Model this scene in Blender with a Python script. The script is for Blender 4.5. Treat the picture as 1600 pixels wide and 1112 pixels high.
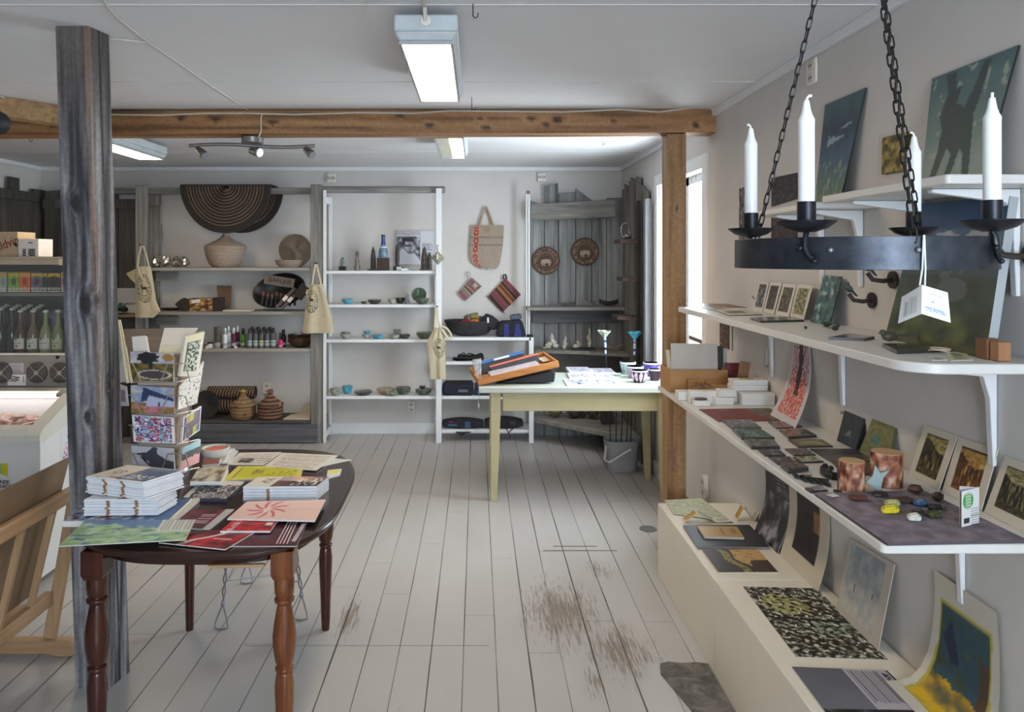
import bpy, bmesh, math, random
from mathutils import Vector, Matrix, Euler, noise
from math import sin, cos, pi, radians

# ------------------------------------------------------------ clear, camera, world, lights
for o in list(bpy.data.objects): bpy.data.objects.remove(o)
SC = bpy.context.scene
COL = SC.collection
F, CX, CY, CH = 1150.0, 745.0, 402.0, 1.587      # focal length and principal point in pixels, eye height
cam = bpy.data.objects.new('camera', bpy.data.cameras.new('camera'))
COL.objects.link(cam)
cam.location = (0, 0, CH); cam.rotation_euler = (pi/2, 0, 0)
cam.data.sensor_width = 36; cam.data.lens = F/1600*36
cam.data.shift_x = (800-CX)/1600; cam.data.shift_y = -(556-CY)/1600
cam.data.clip_start = 0.05
SC.camera = cam
SC.view_settings.view_transform = 'Standard'; SC.view_settings.look = 'None'
SC.view_settings.exposure = 1.35; SC.view_settings.gamma = 1; SC.view_settings.use_curve_mapping = False
W = bpy.data.worlds.new('sky'); SC.world = W; W.use_nodes = True
bg = W.node_tree.nodes['Background']; bg.inputs[0].default_value = (.86, .93, 1, 1); bg.inputs[1].default_value = 2.6
def area(name, loc, rot, sx, sy, power, col):
    l = bpy.data.lights.new(name, 'AREA'); l.shape = 'RECTANGLE'; l.size = sx; l.size_y = sy; l.energy = power; l.color = col
    o = bpy.data.objects.new(name, l); COL.objects.link(o); o.location = loc; o.rotation_euler = rot
    return o
area('daylight_rear_window', (.52, -1.86, 1.5), (radians(90), 0, 0), 1.2, 1.3, 30, (.72, .86, 1))
area('daylight_side_window', (1.50, 4.75, 1.45), (radians(90), 0, radians(90)), 1.05, 1.2, 28, (.80, .89, 1))
FLUO = 13.0

# ------------------------------------------------------------ pixel -> point on a real plane
def at_z(px, py, z): s = (CH-z)/(py-CY); return Vector(((px-CX)*s, F*s, z))
def at_y(px, py, Y): s = Y/F; return Vector(((px-CX)*s, Y, CH-(py-CY)*s))
def at_x(px, py, X): s = X/(px-CX); return Vector((X, F*s, CH-(py-CY)*s))
def lin(c):
    return tuple(((v/255)/12.92 if v/255 <= .04045 else ((v/255+.055)/1.055)**2.4) for v in c)

# ------------------------------------------------------------ materials
MATS = {}
def nm(name):
    m = bpy.data.materials.new(name); m.use_nodes = True
    return m, m.node_tree, m.node_tree.nodes['Principled BSDF']
def mth(nt, op, a, b=0.0, c=0.0, clamp=False):
    n = nt.nodes.new('ShaderNodeMath'); n.operation = op; n.use_clamp = clamp
    for i, v in enumerate((a, b, c)):
        if isinstance(v, (int, float)): n.inputs[i].default_value = v
        else: nt.links.new(v, n.inputs[i])
    return n.outputs[0]
def coords(nt, scale, kind='Object'):
    if kind == 'World':
        g = nt.nodes.new('ShaderNodeNewGeometry'); out = g.outputs['Position']
    else:
        g = nt.nodes.new('ShaderNodeTexCoord'); out = g.outputs[kind]
    m = nt.nodes.new('ShaderNodeMapping'); m.inputs['Scale'].default_value = scale
    nt.links.new(out, m.inputs[0]); return m.outputs[0]
def noi(nt, vec, scale=1.0, detail=4, rough=.6, dist=0):
    n = nt.nodes.new('ShaderNodeTexNoise'); nt.links.new(vec, n.inputs['Vector'])
    n.inputs['Scale'].default_value = scale; n.inputs['Detail'].default_value = detail
    n.inputs['Roughness'].default_value = rough; n.inputs['Distortion'].default_value = dist
    return n.outputs['Fac']
def ramp(nt, fac, stops):
    r = nt.nodes.new('ShaderNodeValToRGB'); e = r.color_ramp.elements
    while len(e) < len(stops): e.new(.5)
    for i, (p, c) in enumerate(stops):
        e[i].position = p; e[i].color = (*lin(c), 1)
    nt.links.new(fac, r.inputs[0]); return r.outputs[0]
def mix(nt, fac, a, b, mode='MIX'):
    n = nt.nodes.new('ShaderNodeMix'); n.data_type = 'RGBA'; n.blend_type = mode
    for i, v in ((0, fac), (6, a), (7, b)):
        if isinstance(v, (int, float)): n.inputs[i].default_value = v
        elif isinstance(v, tuple): n.inputs[i].default_value = (*lin(v), 1)
        else: nt.links.new(v, n.inputs[i])
    return n.outputs[2]
def bump(nt, b, h, s=.2, d=.002):
    n = nt.nodes.new('ShaderNodeBump'); n.inputs['Strength'].default_value = s; n.inputs['Distance'].default_value = d
    nt.links.new(h, n.inputs['Height']); nt.links.new(n.outputs[0], b.inputs['Normal'])
def pt(c, rough=.6, metal=0.0, var=6, vs=12, bmp=0.15, key=None):
    """plain painted, cloth, paper or metal surface with a little unevenness"""
    k = ('p', c, rough, metal, var, vs, bmp)
    if k in MATS: return MATS[k]
    m, nt, b = nm(key or 'surface')
    f = noi(nt, coords(nt, (vs, vs, vs)), 1, 4)
    lo = tuple(max(0, v-var) for v in c); hi = tuple(min(255, v+var) for v in c)
    nt.links.new(ramp(nt, f, [(.3, lo), (.7, hi)]), b.inputs['Base Color'])
    b.inputs['Roughness'].default_value = rough; b.inputs['Metallic'].default_value = metal
    if bmp: bump(nt, b, f, bmp)
    MATS[k] = m; return m
def wood(cols, axis='z', fine=26, rough=.7, along=1.3, bmp=.5, big=.5):
    k = ('w', tuple(cols), axis, fine, rough, along)
    if k in MATS: return MATS[k]
    m, nt, b = nm('wood')
    sc = {'z': (fine, fine, along), 'x': (along, fine, fine), 'y': (fine, along, fine)}[axis]
    sb = {'z': (7, 7, .5), 'x': (.5, 7, 7), 'y': (7, .5, 7)}[axis]
    f = noi(nt, coords(nt, sc), 1, 6, .65, .3); g = noi(nt, coords(nt, sb), 1, 2)
    t = mth(nt, 'ADD', mth(nt, 'MULTIPLY', f, 1-big*.5), mth(nt, 'MULTIPLY', g, big*.5))
    n = len(cols)
    nt.links.new(ramp(nt, t, [(.30+.38*i/(n-1), c) for i, c in enumerate(cols)]), b.inputs['Base Color'])
    b.inputs['Roughness'].default_value = rough
    bump(nt, b, f, bmp, .003)
    MATS[k] = m; return m
def emis(c, s, key):
    k = ('e', c, s)
    if k in MATS: return MATS[k]
    m, nt, b = nm(key)
    b.inputs['Base Color'].default_value = (*lin(c), 1)
    b.inputs['Emission Color'].default_value = (*lin(c), 1); b.inputs['Emission Strength'].default_value = s
    MATS[k] = m; return m
def glassmat():
    if 'g' in MATS: return MATS['g']
    m = bpy.data.materials.new('clear_glass'); m.use_nodes = True; nt = m.node_tree
    nt.nodes.remove(nt.nodes['Principled BSDF'])
    t = nt.nodes.new('ShaderNodeBsdfTransparent'); t.inputs[0].default_value = (.95, .97, .96, 1)
    g = nt.nodes.new('ShaderNodeBsdfGlossy'); g.inputs['Roughness'].default_value = .02
    x = nt.nodes.new('ShaderNodeMixShader'); x.inputs[0].default_value = .06
    nt.links.new(t.outputs[0], x.inputs[1]); nt.links.new(g.outputs[0], x.inputs[2])
    nt.links.new(x.outputs[0], nt.nodes['Material Output'].inputs[0])
    MATS['g'] = m; return m
def printmat(rough=.55, fine=0):
    k = ('c', rough, fine)
    if k in MATS: return MATS[k]
    m, nt, b = nm('printed_surface')
    a = nt.nodes.new('ShaderNodeVertexColor'); a.layer_name = 'Col'
    out = a.outputs[0]
    if fine:
        f = noi(nt, coords(nt, (fine, fine, fine)), 1, 3)
        out = mix(nt, .35, out, ramp(nt, f, [(.35, (120, 120, 120)), (.65, (235, 235, 235))]), 'MULTIPLY')
        bump(nt, b, f, .3)
    nt.links.new(out, b.inputs['Base Color']); b.inputs['Roughness'].default_value = rough
    MATS[k] = m; return m
def ringwood(c1, c2, period=.012, rough=.8):
    """coiled basketry: fine rings up the object"""
    k = ('r', c1, c2, period)
    if k in MATS: return MATS[k]
    m, nt, b = nm('coiled_straw')
    w = nt.nodes.new('ShaderNodeTexWave'); w.wave_type = 'BANDS'; w.bands_direction = 'Z'
    w.inputs['Scale'].default_value = .314/period; w.inputs['Distortion'].default_value = 1.2; w.inputs['Detail'].default_value = 2
    nt.links.new(coords(nt, (1, 1, 1)), w.inputs['Vector'])
    f = noi(nt, coords(nt, (60, 60, 60)), 1, 3)
    t = mth(nt, 'ADD', mth(nt, 'MULTIPLY', w.outputs['Fac'], .5), mth(nt, 'MULTIPLY', f, .6))
    nt.links.new(ramp(nt, t, [(.25, c1), (.75, c2)]), b.inputs['Base Color'])
    b.inputs['Roughness'].default_value = rough; bump(nt, b, w.outputs['Fac'], .6, .004)
    MATS[k] = m; return m

# ------------------------------------------------------------ mesh builder
MW = {}
class MB:
    def __init__(s): s.v = []; s.f = []; s.mi = []; s.c = []; s.k = 0; s.col = None
    def mat(s, k): s.k = k; return s
    def add(s, vs, fs, cols=None):
        n = len(s.v); s.v += [Vector(v) for v in vs]
        s.f += [tuple(i+n for i in f) for f in fs]; s.mi += [s.k]*len(fs)
        s.c += (cols if cols else [s.col or (200, 200, 200)]*len(vs)); return s
    def box(s, x0, x1, y0, y1, z0, z1):
        return s.hexa([(x0,y0,z0),(x1,y0,z0),(x1,y1,z0),(x0,y1,z0),(x0,y0,z1),(x1,y0,z1),(x1,y1,z1),(x0,y1,z1)])
    def hexa(s, p): return s.add(p, [(0,3,2,1),(4,5,6,7),(0,1,5,4),(1,2,6,5),(2,3,7,6),(3,0,4,7)])
    def rbox(s, c, size, rot=(0,0,0)):
        R = Euler(rot).to_matrix(); c = Vector(c); a, b, d = (q/2 for q in size)
        return s.hexa([c+R@Vector(p) for p in ((-a,-b,-d),(a,-b,-d),(a,b,-d),(-a,b,-d),(-a,-b,d),(a,-b,d),(a,b,d),(-a,b,d))])
    def bar(s, p0, p1, w, h, up=(0,0,1)):
        p0 = Vector(p0); p1 = Vector(p1); d = (p1-p0).normalized(); u = Vector(up)
        if abs(d.dot(u)) > .98: u = Vector((0,1,0))
        a = d.cross(u).normalized()*w/2; b = a.cross(d).normalized()*h/2
        return s.hexa([p0-a-b,p0+a-b,p1+a-b,p1-a-b,p0-a+b,p0+a+b,p1+a+b,p1-a+b])
    def cyl(s, p0, p1, r0, r1=None, n=16):
        p0 = Vector(p0); p1 = Vector(p1); r1 = r0 if r1 is None else r1
        d = (p1-p0).normalized(); a = d.orthogonal().normalized(); b = d.cross(a)
        vs = [p0+(a*cos(t)+b*sin(t))*r0 for t in (2*pi*i/n for i in range(n))]
        vs += [p1+(a*cos(t)+b*sin(t))*r1 for t in (2*pi*i/n for i in range(n))]
        fs = [(i,(i+1)%n,n+(i+1)%n,n+i) for i in range(n)]+[tuple(range(n))[::-1], tuple(range(n,2*n))]
        return s.add(vs, fs)
    def tube(s, pts, r, n=6, closed=False):
        P = [Vector(p) for p in pts]; m = len(P); vs = []; fs = []; a = None
        for i, p in enumerate(P):
            d = (P[(i+1)%m]-P[i-1]) if closed else (P[min(i+1,m-1)]-P[max(i-1,0)])
            d = d.normalized() if d.length > 1e-9 else Vector((0,0,1))
            if a is None: a = d.orthogonal().normalized()
            else:
                a = a-d*a.dot(d); a = a.normalized() if a.length > 1e-6 else d.orthogonal().normalized()
            b = d.cross(a); rr = r[i] if isinstance(r, (list, tuple)) else r
            vs += [p+(a*cos(2*pi*j/n)+b*sin(2*pi*j/n))*rr for j in range(n)]
        for i in range(m if closed else m-1):
            k = (i+1)%m
            fs += [(i*n+j, i*n+(j+1)%n, k*n+(j+1)%n, k*n+j) for j in range(n)]
        if not closed: fs += [tuple(range(n))[::-1], tuple(range((m-1)*n, m*n))]
        return s.add(vs, fs)
    def lathe(s, c, prof, n=24, wob=0, seed=0, R=None, colf=None, sq=1.0):
        c = Vector(c); vs = []; fs = []; cs = []; m = len(prof)
        for k, (r, z) in enumerate(prof):
            for j in range(n):
                t = 2*pi*j/n; rr = r; zz = z
                if wob:
                    q = noise.noise(Vector((cos(t)*1.4, sin(t)*1.4, seed*3.7)))
                    rr = r*(1+wob*q); zz = z*(1+wob*.9*noise.noise(Vector((cos(t)*2, sin(t)*2, seed+9))))
                p = Vector((cos(t)*rr, sin(t)*rr*sq, zz))
                if R: p = R@p
                vs.append(c+p); cs.append(colf(t, z) if colf else (s.col or (200,200,200)))
        for k in range(m-1):
            fs += [(k*n+j, k*n+(j+1)%n, (k+1)*n+(j+1)%n, (k+1)*n+j) for j in range(n)]
        if prof[0][0] > 1e-5: fs.append(tuple(range(n))[::-1])
        if prof[-1][0] > 1e-5: fs.append(tuple(range((m-1)*n, m*n)))
        return s.add(vs, fs, cs)
    def ball(s, c, r, n=12, m=8, R=None, wob=0, seed=0):
        c = Vector(c); r = (r,r,r) if isinstance(r, (int,float)) else r
        vs = []; fs = []
        for i in range(m+1):
            a = pi*i/m
            for j in range(n):
                t = 2*pi*j/n; d = Vector((sin(a)*cos(t), sin(a)*sin(t), -cos(a)))
                q = 1+wob*noise.noise(d*2+Vector((seed,0,0)))
                p = Vector((d.x*r[0]*q, d.y*r[1]*q, d.z*r[2]*q))
                vs.append(c+(R@p if R else p))
        for i in range(m):
            fs += [(i*n+j, i*n+(j+1)%n, (i+1)*n+(j+1)%n, (i+1)*n+j) for j in range(n)]
        return s.add(vs, fs)
    def poly(s, pts, off):
        """flat outline (list of 3D points) extruded by the vector off"""
        P = [Vector(p) for p in pts]; o = Vector(off); n = len(P)
        return s.add(P+[p+o for p in P], [tuple(range(n))[::-1], tuple(range(n,2*n))]+[(i,(i+1)%n,n+(i+1)%n,n+i) for i in range(n)])
    def sheet(s, q, th, fn, nu=20, nv=20, bend=0, side=(215,212,205), bendf=None):
        """quad q = BL, BR, TR, TL (world) seen from its front; fn(u,v) gives its print"""
        q = [Vector(p) for p in q]
        n = ((q[1]-q[0]).cross(q[3]-q[0])).normalized()
        G = []; C = []
        for j in range(nv+1):
            v = j/nv
            for i in range(nu+1):
                u = i/nu
                p = (q[0]*(1-u)+q[1]*u)*(1-v)+(q[3]*(1-u)+q[2]*u)*v
                if bendf: p = p+n*bendf(u, v)
                elif bend: p = p+n*bend*(-4*(v-.5)**2+1)
                G.append(p); C.append(fn(u, v))
        w = nu+1
        fs = [(j*w+i, j*w+i+1, (j+1)*w+i+1, (j+1)*w+i) for j in range(nv) for i in range(nu)]
        s.add(G, fs, C)
        s.add([p-n*th for p in G], [f[::-1] for f in fs], [side]*len(G))
        rim = [i for i in range(w)]+[j*w+nu for j in range(1,nv+1)]+[nv*w+i for i in range(nu-1,-1,-1)]+[j*w for j in range(nv-1,0,-1)]
        m = len(rim)
        s.add([G[i] for i in rim]+[G[i]-n*th for i in rim], [(k, m+k, m+(k+1)%m, (k+1)%m) for k in range(m)], [side]*(2*m))
        return s
    def build(s, name, mats, parent=None, bevel=0, smooth=True, origin=None, fixn=True, sub=0):
        if not isinstance(mats, (list, tuple)): mats = [mats]
        if parent is not None: inv = MW[parent.name].inverted(); M = MW[parent.name].copy()
        else:
            if origin is None:
                xs = [v.x for v in s.v]; ys = [v.y for v in s.v]
                origin = Vector(((min(xs)+max(xs))/2, (min(ys)+max(ys))/2, min(v.z for v in s.v)))
            M = Matrix.Translation(origin); inv = M.inverted()
        me = bpy.data.meshes.new(name)
        me.from_pydata([inv@v for v in s.v], [], s.f)
        for m in mats: me.materials.append(m)
        me.polygons.foreach_set('material_index', s.mi)
        if s.col is not None or any(c != (200,200,200) for c in s.c):
            a = me.color_attributes.new('Col', 'FLOAT_COLOR', 'POINT'); fl = []
            for c in s.c: fl += [*lin(c), 1]
            a.data.foreach_set('color', fl)
        if fixn:
            bm = bmesh.new(); bm.from_mesh(me); bmesh.ops.recalc_face_normals(bm, faces=bm.faces); bm.to_mesh(me); bm.free()
        me.update()
        if smooth:
            me.polygons.foreach_set('use_smooth', [True]*len(me.polygons))
            try: me.set_sharp_from_angle(angle=radians(35))
            except Exception: pass
        o = bpy.data.objects.new(name, me); COL.objects.link(o)
        if parent is not None: o.parent = parent
        else: o.location = M.translation
        MW[o.name] = M
        if bevel:
            b = o.modifiers.new('bevel', 'BEVEL'); b.width = bevel; b.segments = 2; b.limit_method = 'ANGLE'
        if sub:
            b = o.modifiers.new('subdivision', 'SUBSURF'); b.levels = sub; b.render_levels = sub
        return o
def thing(name, loc, label, cat, group=None, rz=0):
    o = bpy.data.objects.new(name, None); COL.objects.link(o); o.empty_display_size = .05
    o.location = loc; o.rotation_euler = (0,0,rz)
    MW[o.name] = Matrix.Translation(loc)@Matrix.Rotation(rz, 4, 'Z')
    return tag(o, label, cat, group)
def tag(o, label, cat, group=None):
    o['label'] = label; o['category'] = cat
    if group: o['group'] = group
    return o
def struct(o): o['kind'] = 'structure'; return o
def rest(o, z):
    lo = min((MW[c.name]@Vector(v.co)).z for c in ([o] if o.type == 'MESH' else o.children) for v in c.data.vertices)
    o.location.z += z+.001-lo; return o
def dup(root, loc, rz, label, group=None, scale=None):
    r = root.copy(); COL.objects.link(r); r.location = loc; r.rotation_euler = (0,0,rz); r['label'] = label
    if group: r['group'] = group
    if scale: r.scale = scale
    for ch in list(root.children):
        c = ch.copy(); COL.objects.link(c); c.parent = r
        for g in list(ch.children):
            d = g.copy(); COL.objects.link(d); d.parent = c
    MW[r.name] = Matrix.Translation(loc)@Matrix.Rotation(rz, 4, 'Z')
    return r
def text(body, size, M, mat, parent, name='lettering', ext=.0006, sx=1.0, align='CENTER'):
    cu = bpy.data.curves.new('letters', 'FONT'); cu.body = body; cu.size = size; cu.extrude = ext
    cu.align_x = align; cu.align_y = 'CENTER'; cu.resolution_u = 2
    t = bpy.data.objects.new('letters', cu); COL.objects.link(t)
    bpy.context.view_layer.update()
    me = bpy.data.meshes.new_from_object(t.evaluated_get(bpy.context.evaluated_depsgraph_get()))
    bpy.data.objects.remove(t)
    me.transform(Matrix.Diagonal((sx,1,1,1))); me.transform(MW[parent.name].inverted()@M)
    me.materials.clear(); me.materials.append(mat)
    o = bpy.data.objects.new(name, me); COL.objects.link(o); o.parent = parent; MW[o.name] = MW[parent.name].copy()
    return o
def frame_of(o, ux, uy):
    ux = Vector(ux).normalized(); uz = ux.cross(Vector(uy)).normalized(); uy = uz.cross(ux)
    M = Matrix((ux, uy, uz)).transposed().to_4x4(); M.translation = Vector(o); return M

# ------------------------------------------------------------ pictures: functions of (u, v) that return a colour
def fb(x, y, s=0, o=3): return noise.fractal(Vector((x, y, s)), 1.0, 2.0, o)
def mixc(a, b, t): t = max(0, min(1, t)); return tuple(a[i]*(1-t)+b[i]*t for i in range(3))
def pal(cols, t):
    t = max(0, min(.9999, t))*(len(cols)-1); i = int(t); return mixc(cols[i], cols[i+1], t-i)
def blot(seed, cols, sx=4, sy=4, gain=1.3, shear=0):
    return lambda u, v: pal(cols, .5+gain*.6*fb(u*sx+shear*v, v*sy, seed*7.3, 4))
def solid(c, var=4, seed=0):
    return lambda u, v: tuple(x+var*fb(u*6, v*6, seed) for x in c)
def matted(fn, l, r, b, t, paper=(222,214,198)):
    return lambda u, v: fn((u-l)/(1-l-r), (v-b)/(1-b-t)) if (l < u < 1-r and b < v < 1-t) else paper
def lines(paper, ink, n=12, v0=.1, v1=.9, u0=.1, u1=.9, vert=False, seed=0, base=None):
    def f(u, v):
        a, b = (v, u) if vert else (u, v)
        q = base(u, v) if base else paper
        if u0 < a < u1 and v0 < b < v1:
            k = (b-v0)/(v1-v0)*n
            if (k % 1) < .45 and a < u1-.25*abs(noise.noise(Vector((int(k)*1.7, seed, 0)))) : 
                return mixc(q, ink, .75)
        return q
    return f
def inpoly(x, y, P):
    c = False; j = len(P)-1
    for i in range(len(P)):
        if (P[i][1] > y) != (P[j][1] > y) and x < (P[j][0]-P[i][0])*(y-P[i][1])/(P[j][1]-P[i][1])+P[i][0]: c = not c
        j = i
    return c
def emblem(u, v, cx, cy, rx, ry, ink, back):
    """round farm emblem: ring of letter marks around a goat-like animal"""
    x = (u-cx)/rx; y = (v-cy)/ry; r = math.hypot(x, y)
    if r > 1: return back
    if r > .93: return ink
    a = math.atan2(y, x)
    if .66 < r < .86: return ink if (a*9/pi % 1) < .55 and noise.noise(Vector((a*14, r*14, 2))) > -.15 else back
    if .52 < r < .58: return ink
    if r < .45 and (abs(x) < .34 and abs(y) < .10 or (abs(x+.3) < .1 and 0 < y < .25) or (-.3 < y < 0 and (abs(x-.28) < .05 or abs(x+.22) < .05))): return ink
    return back
# ------------------------------------------------------------ the room
XL, XR, YB, YF, ZC = -3.92, 1.31, 6.63, -1.9, 2.40
def wallmat():
    m, nt, b = nm('white_painted_wall')
    f = noi(nt, coords(nt, (3, 3, 3), 'World'), 1, 5); g = noi(nt, coords(nt, (90, 90, 90), 'World'), 1, 2)
    nt.links.new(ramp(nt, f, [(.3, (202,198,194)), (.7, (210,206,202))]), b.inputs['Base Color'])
    b.inputs['Roughness'].default_value = .75; bump(nt, b, g, .12, .001); return m
WALL = wallmat()
CEIL = pt((222,221,222), .8, var=2, vs=3, bmp=.05)
WHITE = pt((226,228,230), .45, var=3, vs=9, bmp=.05)
CREAM = pt((224,220,208), .5, var=3, vs=6, bmp=.05)
BLACK = pt((22,22,24), .6); DARK = pt((38,36,36), .7); STEEL = pt((150,152,155), .35, metal=.9); IRON = pt((58,62,70), .42, metal=.75, var=14, vs=30)
def floormat():
    m, nt, b = nm('grey_painted_boards')
    g = nt.nodes.new('ShaderNodeNewGeometry'); sp = nt.nodes.new('ShaderNodeSeparateXYZ'); nt.links.new(g.outputs['Position'], sp.inputs[0])
    X, Y = sp.outputs[0], sp.outputs[1]
    wob = mth(nt, 'MULTIPLY', mth(nt, 'SUBTRACT', noi(nt, coords(nt, (5, .6, 1), 'World'), 1, 2), .5), .05)
    bx = mth(nt, 'ADD', mth(nt, 'DIVIDE', mth(nt, 'ADD', X, .0536+13*.13), .13), wob)
    fr = mth(nt, 'FRACT', bx); ix = mth(nt, 'FLOOR', bx)
    d = mth(nt, 'MULTIPLY', mth(nt, 'MINIMUM', fr, mth(nt, 'SUBTRACT', 1, fr)), .13)
    wn = nt.nodes.new('ShaderNodeTexWhiteNoise'); wn.noise_dimensions = '1D'; nt.links.new(ix, wn.inputs['W'])
    var = noi(nt, coords(nt, (7.7, 1.1, 1), 'World'), 1, 2)
    width = mth(nt, 'MULTIPLY', mth(nt, 'POWER', var, 2), .0088)
    seam = mth(nt, 'SUBTRACT', 1, mth(nt, 'DIVIDE', d, width), clamp=True)
    seam = mth(nt, 'MULTIPLY', seam, 3, clamp=True)
    by = mth(nt, 'ADD', mth(nt, 'DIVIDE', Y, 2.4), mth(nt, 'MULTIPLY', wn.outputs['Value'], .8)); fy = mth(nt, 'FRACT', by)
    dj = mth(nt, 'MULTIPLY', mth(nt, 'MINIMUM', fy, mth(nt, 'SUBTRACT', 1, fy)), 2.4)
    joint = mth(nt, 'MULTIPLY', mth(nt, 'LESS_THAN', dj, .0022), .45)
    dm = mth(nt, 'ABSOLUTE', mth(nt, 'SUBTRACT', Y, 3.01))
    j2 = mth(nt, 'MULTIPLY', mth(nt, 'MULTIPLY', mth(nt, 'LESS_THAN', dm, .003), mth(nt, 'LESS_THAN', mth(nt, 'ABSOLUTE', mth(nt, 'ADD', X, .45)), .5)), .6)
    line = mth(nt, 'MAXIMUM', seam, mth(nt, 'MAXIMUM', joint, j2))
    # two scratched slots
    for (yy, x0, x1) in ((4.045, .42, .66), (3.985, .36, .76)):
        a = mth(nt, 'LESS_THAN', mth(nt, 'ABSOLUTE', mth(nt, 'SUBTRACT', Y, yy)), .007)
        c = mth(nt, 'LESS_THAN', mth(nt, 'ABSOLUTE', mth(nt, 'SUBTRACT', X, (x0+x1)/2)), (x1-x0)/2)
        line = mth(nt, 'MAXIMUM', line, mth(nt, 'MULTIPLY', mth(nt, 'MULTIPLY', a, c), .8))
    # worn patches
    mask = None
    for (cx, cy, rx, ry, s) in ((.38, 3.30, .42, .75, .95), (.58, 2.98, .34, .55, .9), (.62, 3.75, .24, .35, .75), (.80, 3.3, .2, .9, .5), (-.56, 3.25, .14, .45, .9), (-.25, 2.7, .15, .3, .35), (.44, 2.75, .12, .3, .8), (-.95, 3.1, .1, .6, .4), (.02, 2.4, .8, .3, .3)):
        dx = mth(nt, 'DIVIDE', mth(nt, 'SUBTRACT', X, cx), rx); dy = mth(nt, 'DIVIDE', mth(nt, 'SUBTRACT', Y, cy), ry)
        r = mth(nt, 'SQRT', mth(nt, 'ADD', mth(nt, 'MULTIPLY', dx, dx), mth(nt, 'MULTIPLY', dy, dy)))
        q = mth(nt, 'MULTIPLY', mth(nt, 'SUBTRACT', 1, r, clamp=True), s)
        mask = q if mask is None else mth(nt, 'MAXIMUM', mask, q)
    st = noi(nt, coords(nt, (130, 8, 1), 'World'), 1, 6, .75, .25)
    edge = mth(nt, 'MULTIPLY', mth(nt, 'SUBTRACT', .03, d, clamp=True), 3.0)
    thr = mth(nt, 'SUBTRACT', .80, mth(nt, 'ADD', mth(nt, 'MULTIPLY', mask, .49), mth(nt, 'MULTIPLY', edge, .4)))
    wear = mth(nt, 'MULTIPLY', mth(nt, 'SUBTRACT', st, thr, clamp=True), 9, clamp=True)
    sk = noi(nt, coords(nt, (42, 26, 1), 'World'), 1, 1)
    speck = mth(nt, 'MULTIPLY', mth(nt, 'SUBTRACT', sk, .795, clamp=True), 30, clamp=True)
    base = ramp(nt, noi(nt, coords(nt, (1.6, 1.0, 1), 'World'), 1, 4), [(.3, (176,173,170)), (.7, (189,187,184))])
    tint = mix(nt, mth(nt, 'MULTIPLY', wn.outputs['Value'], .18), base, (160,158,157))
    c = mix(nt, mth(nt, 'MULTIPLY', wear, .75), tint, ramp(nt, noi(nt, coords(nt, (30, 6, 1), 'World'), 1, 3), [(.3, (86,70,58)), (.7, (138,116,94))]))
    c = mix(nt, mth(nt, 'MULTIPLY', speck, .75), c, (60,52,46))
    c = mix(nt, mth(nt, 'MULTIPLY', line, .88), c, (42,38,36))
    nt.links.new(c, b.inputs['Base Color'])
    b.inputs['Roughness'].default_value = .42
    nt.links.new(mth(nt, 'ADD', .34, mth(nt, 'MULTIPLY', mask, .3)), b.inputs['Roughness'])
    h = mth(nt, 'SUBTRACT', 1, mth(nt, 'ADD', line, mth(nt, 'MULTIPLY', wear, .3)))
    bump(nt, b, h, .5, .003); return m
O0 = Vector((0,0,0))
struct(MB().box(XL-.2, XR+.2, YF, YB+.2, -.12, 0).build('floor', floormat(), origin=O0, smooth=False))
struct(MB().box(XL-.2, XR+.2, YF, YB+.2, ZC, ZC+.1).build('ceiling', CEIL, origin=O0, smooth=False))
struct(MB().box(XL-.2, XR+.2, YB, YB+.15, 0, ZC).build('wall_back', WALL, origin=O0, smooth=False))
struct(MB().box(XL-.15, XL, YF, YB, 0, ZC).build('wall_left', WALL, origin=O0, smooth=False))
WY0, WY1, WZ0, WZ1 = 4.24, 5.30, .80, 2.10
w = MB(); w.box(XR, XR+.14, YF, WY0, 0, ZC).box(XR, XR+.14, WY1, YB, 0, ZC).box(XR, XR+.14, WY0, WY1, 0, WZ0).box(XR, XR+.14, WY0, WY1, WZ1, ZC)
struct(w.build('wall_right', WALL, origin=O0, smooth=False))
w = MB(); xs = [(XL-.15, -.1), (1.15, XR+.14)]
for a, b_ in xs: w.box(a, b_, YF-.12, YF, 0, ZC)
for a, b_ in ((-.1, 1.15),): w.box(a, b_, YF-.12, YF, 0, .8); w.box(a, b_, YF-.12, YF, 2.2, ZC)
struct(w.build('wall_front', WALL, origin=O0, smooth=False))
# window in the right wall
wf = struct(MB().box(XR-.015, XR+.01, WY0-.075, WY0, WZ0-.08, WZ1+.08).box(XR-.015, XR+.01, WY1, WY1+.08, WZ0-.08, WZ1+.08)
    .box(XR-.015, XR+.01, WY0, WY1, WZ1, WZ1+.08).box(XR-.03, XR+.01, WY0, WY1, WZ0-.06, WZ0).build('window_1', WHITE, origin=O0, bevel=.004))
m = MB()
for a, b_ in ((WY0, WY0+.045), (WY1-.045, WY1), ((WY0+WY1)/2-.03, (WY0+WY1)/2+.03)): m.box(XR+.055, XR+.095, a, b_, WZ0, WZ1)
m.box(XR+.055, XR+.095, WY0, WY1, WZ0, WZ0+.05).box(XR+.055, XR+.095, WY0, WY1, WZ1-.05, WZ1)
m.build('window_frame', WHITE, wf)
MB().box(XR+.058, XR+.092, WY0, WY1, 1.06, 1.085).build('glazing_bar', wood([(92,70,58),(120,92,76)], 'y'), wf)
MB().box(XR+.074, XR+.078, WY0+.01, WY1-.01, WZ0+.01, WZ1-.01).build('window_pane', glassmat(), wf)
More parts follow.
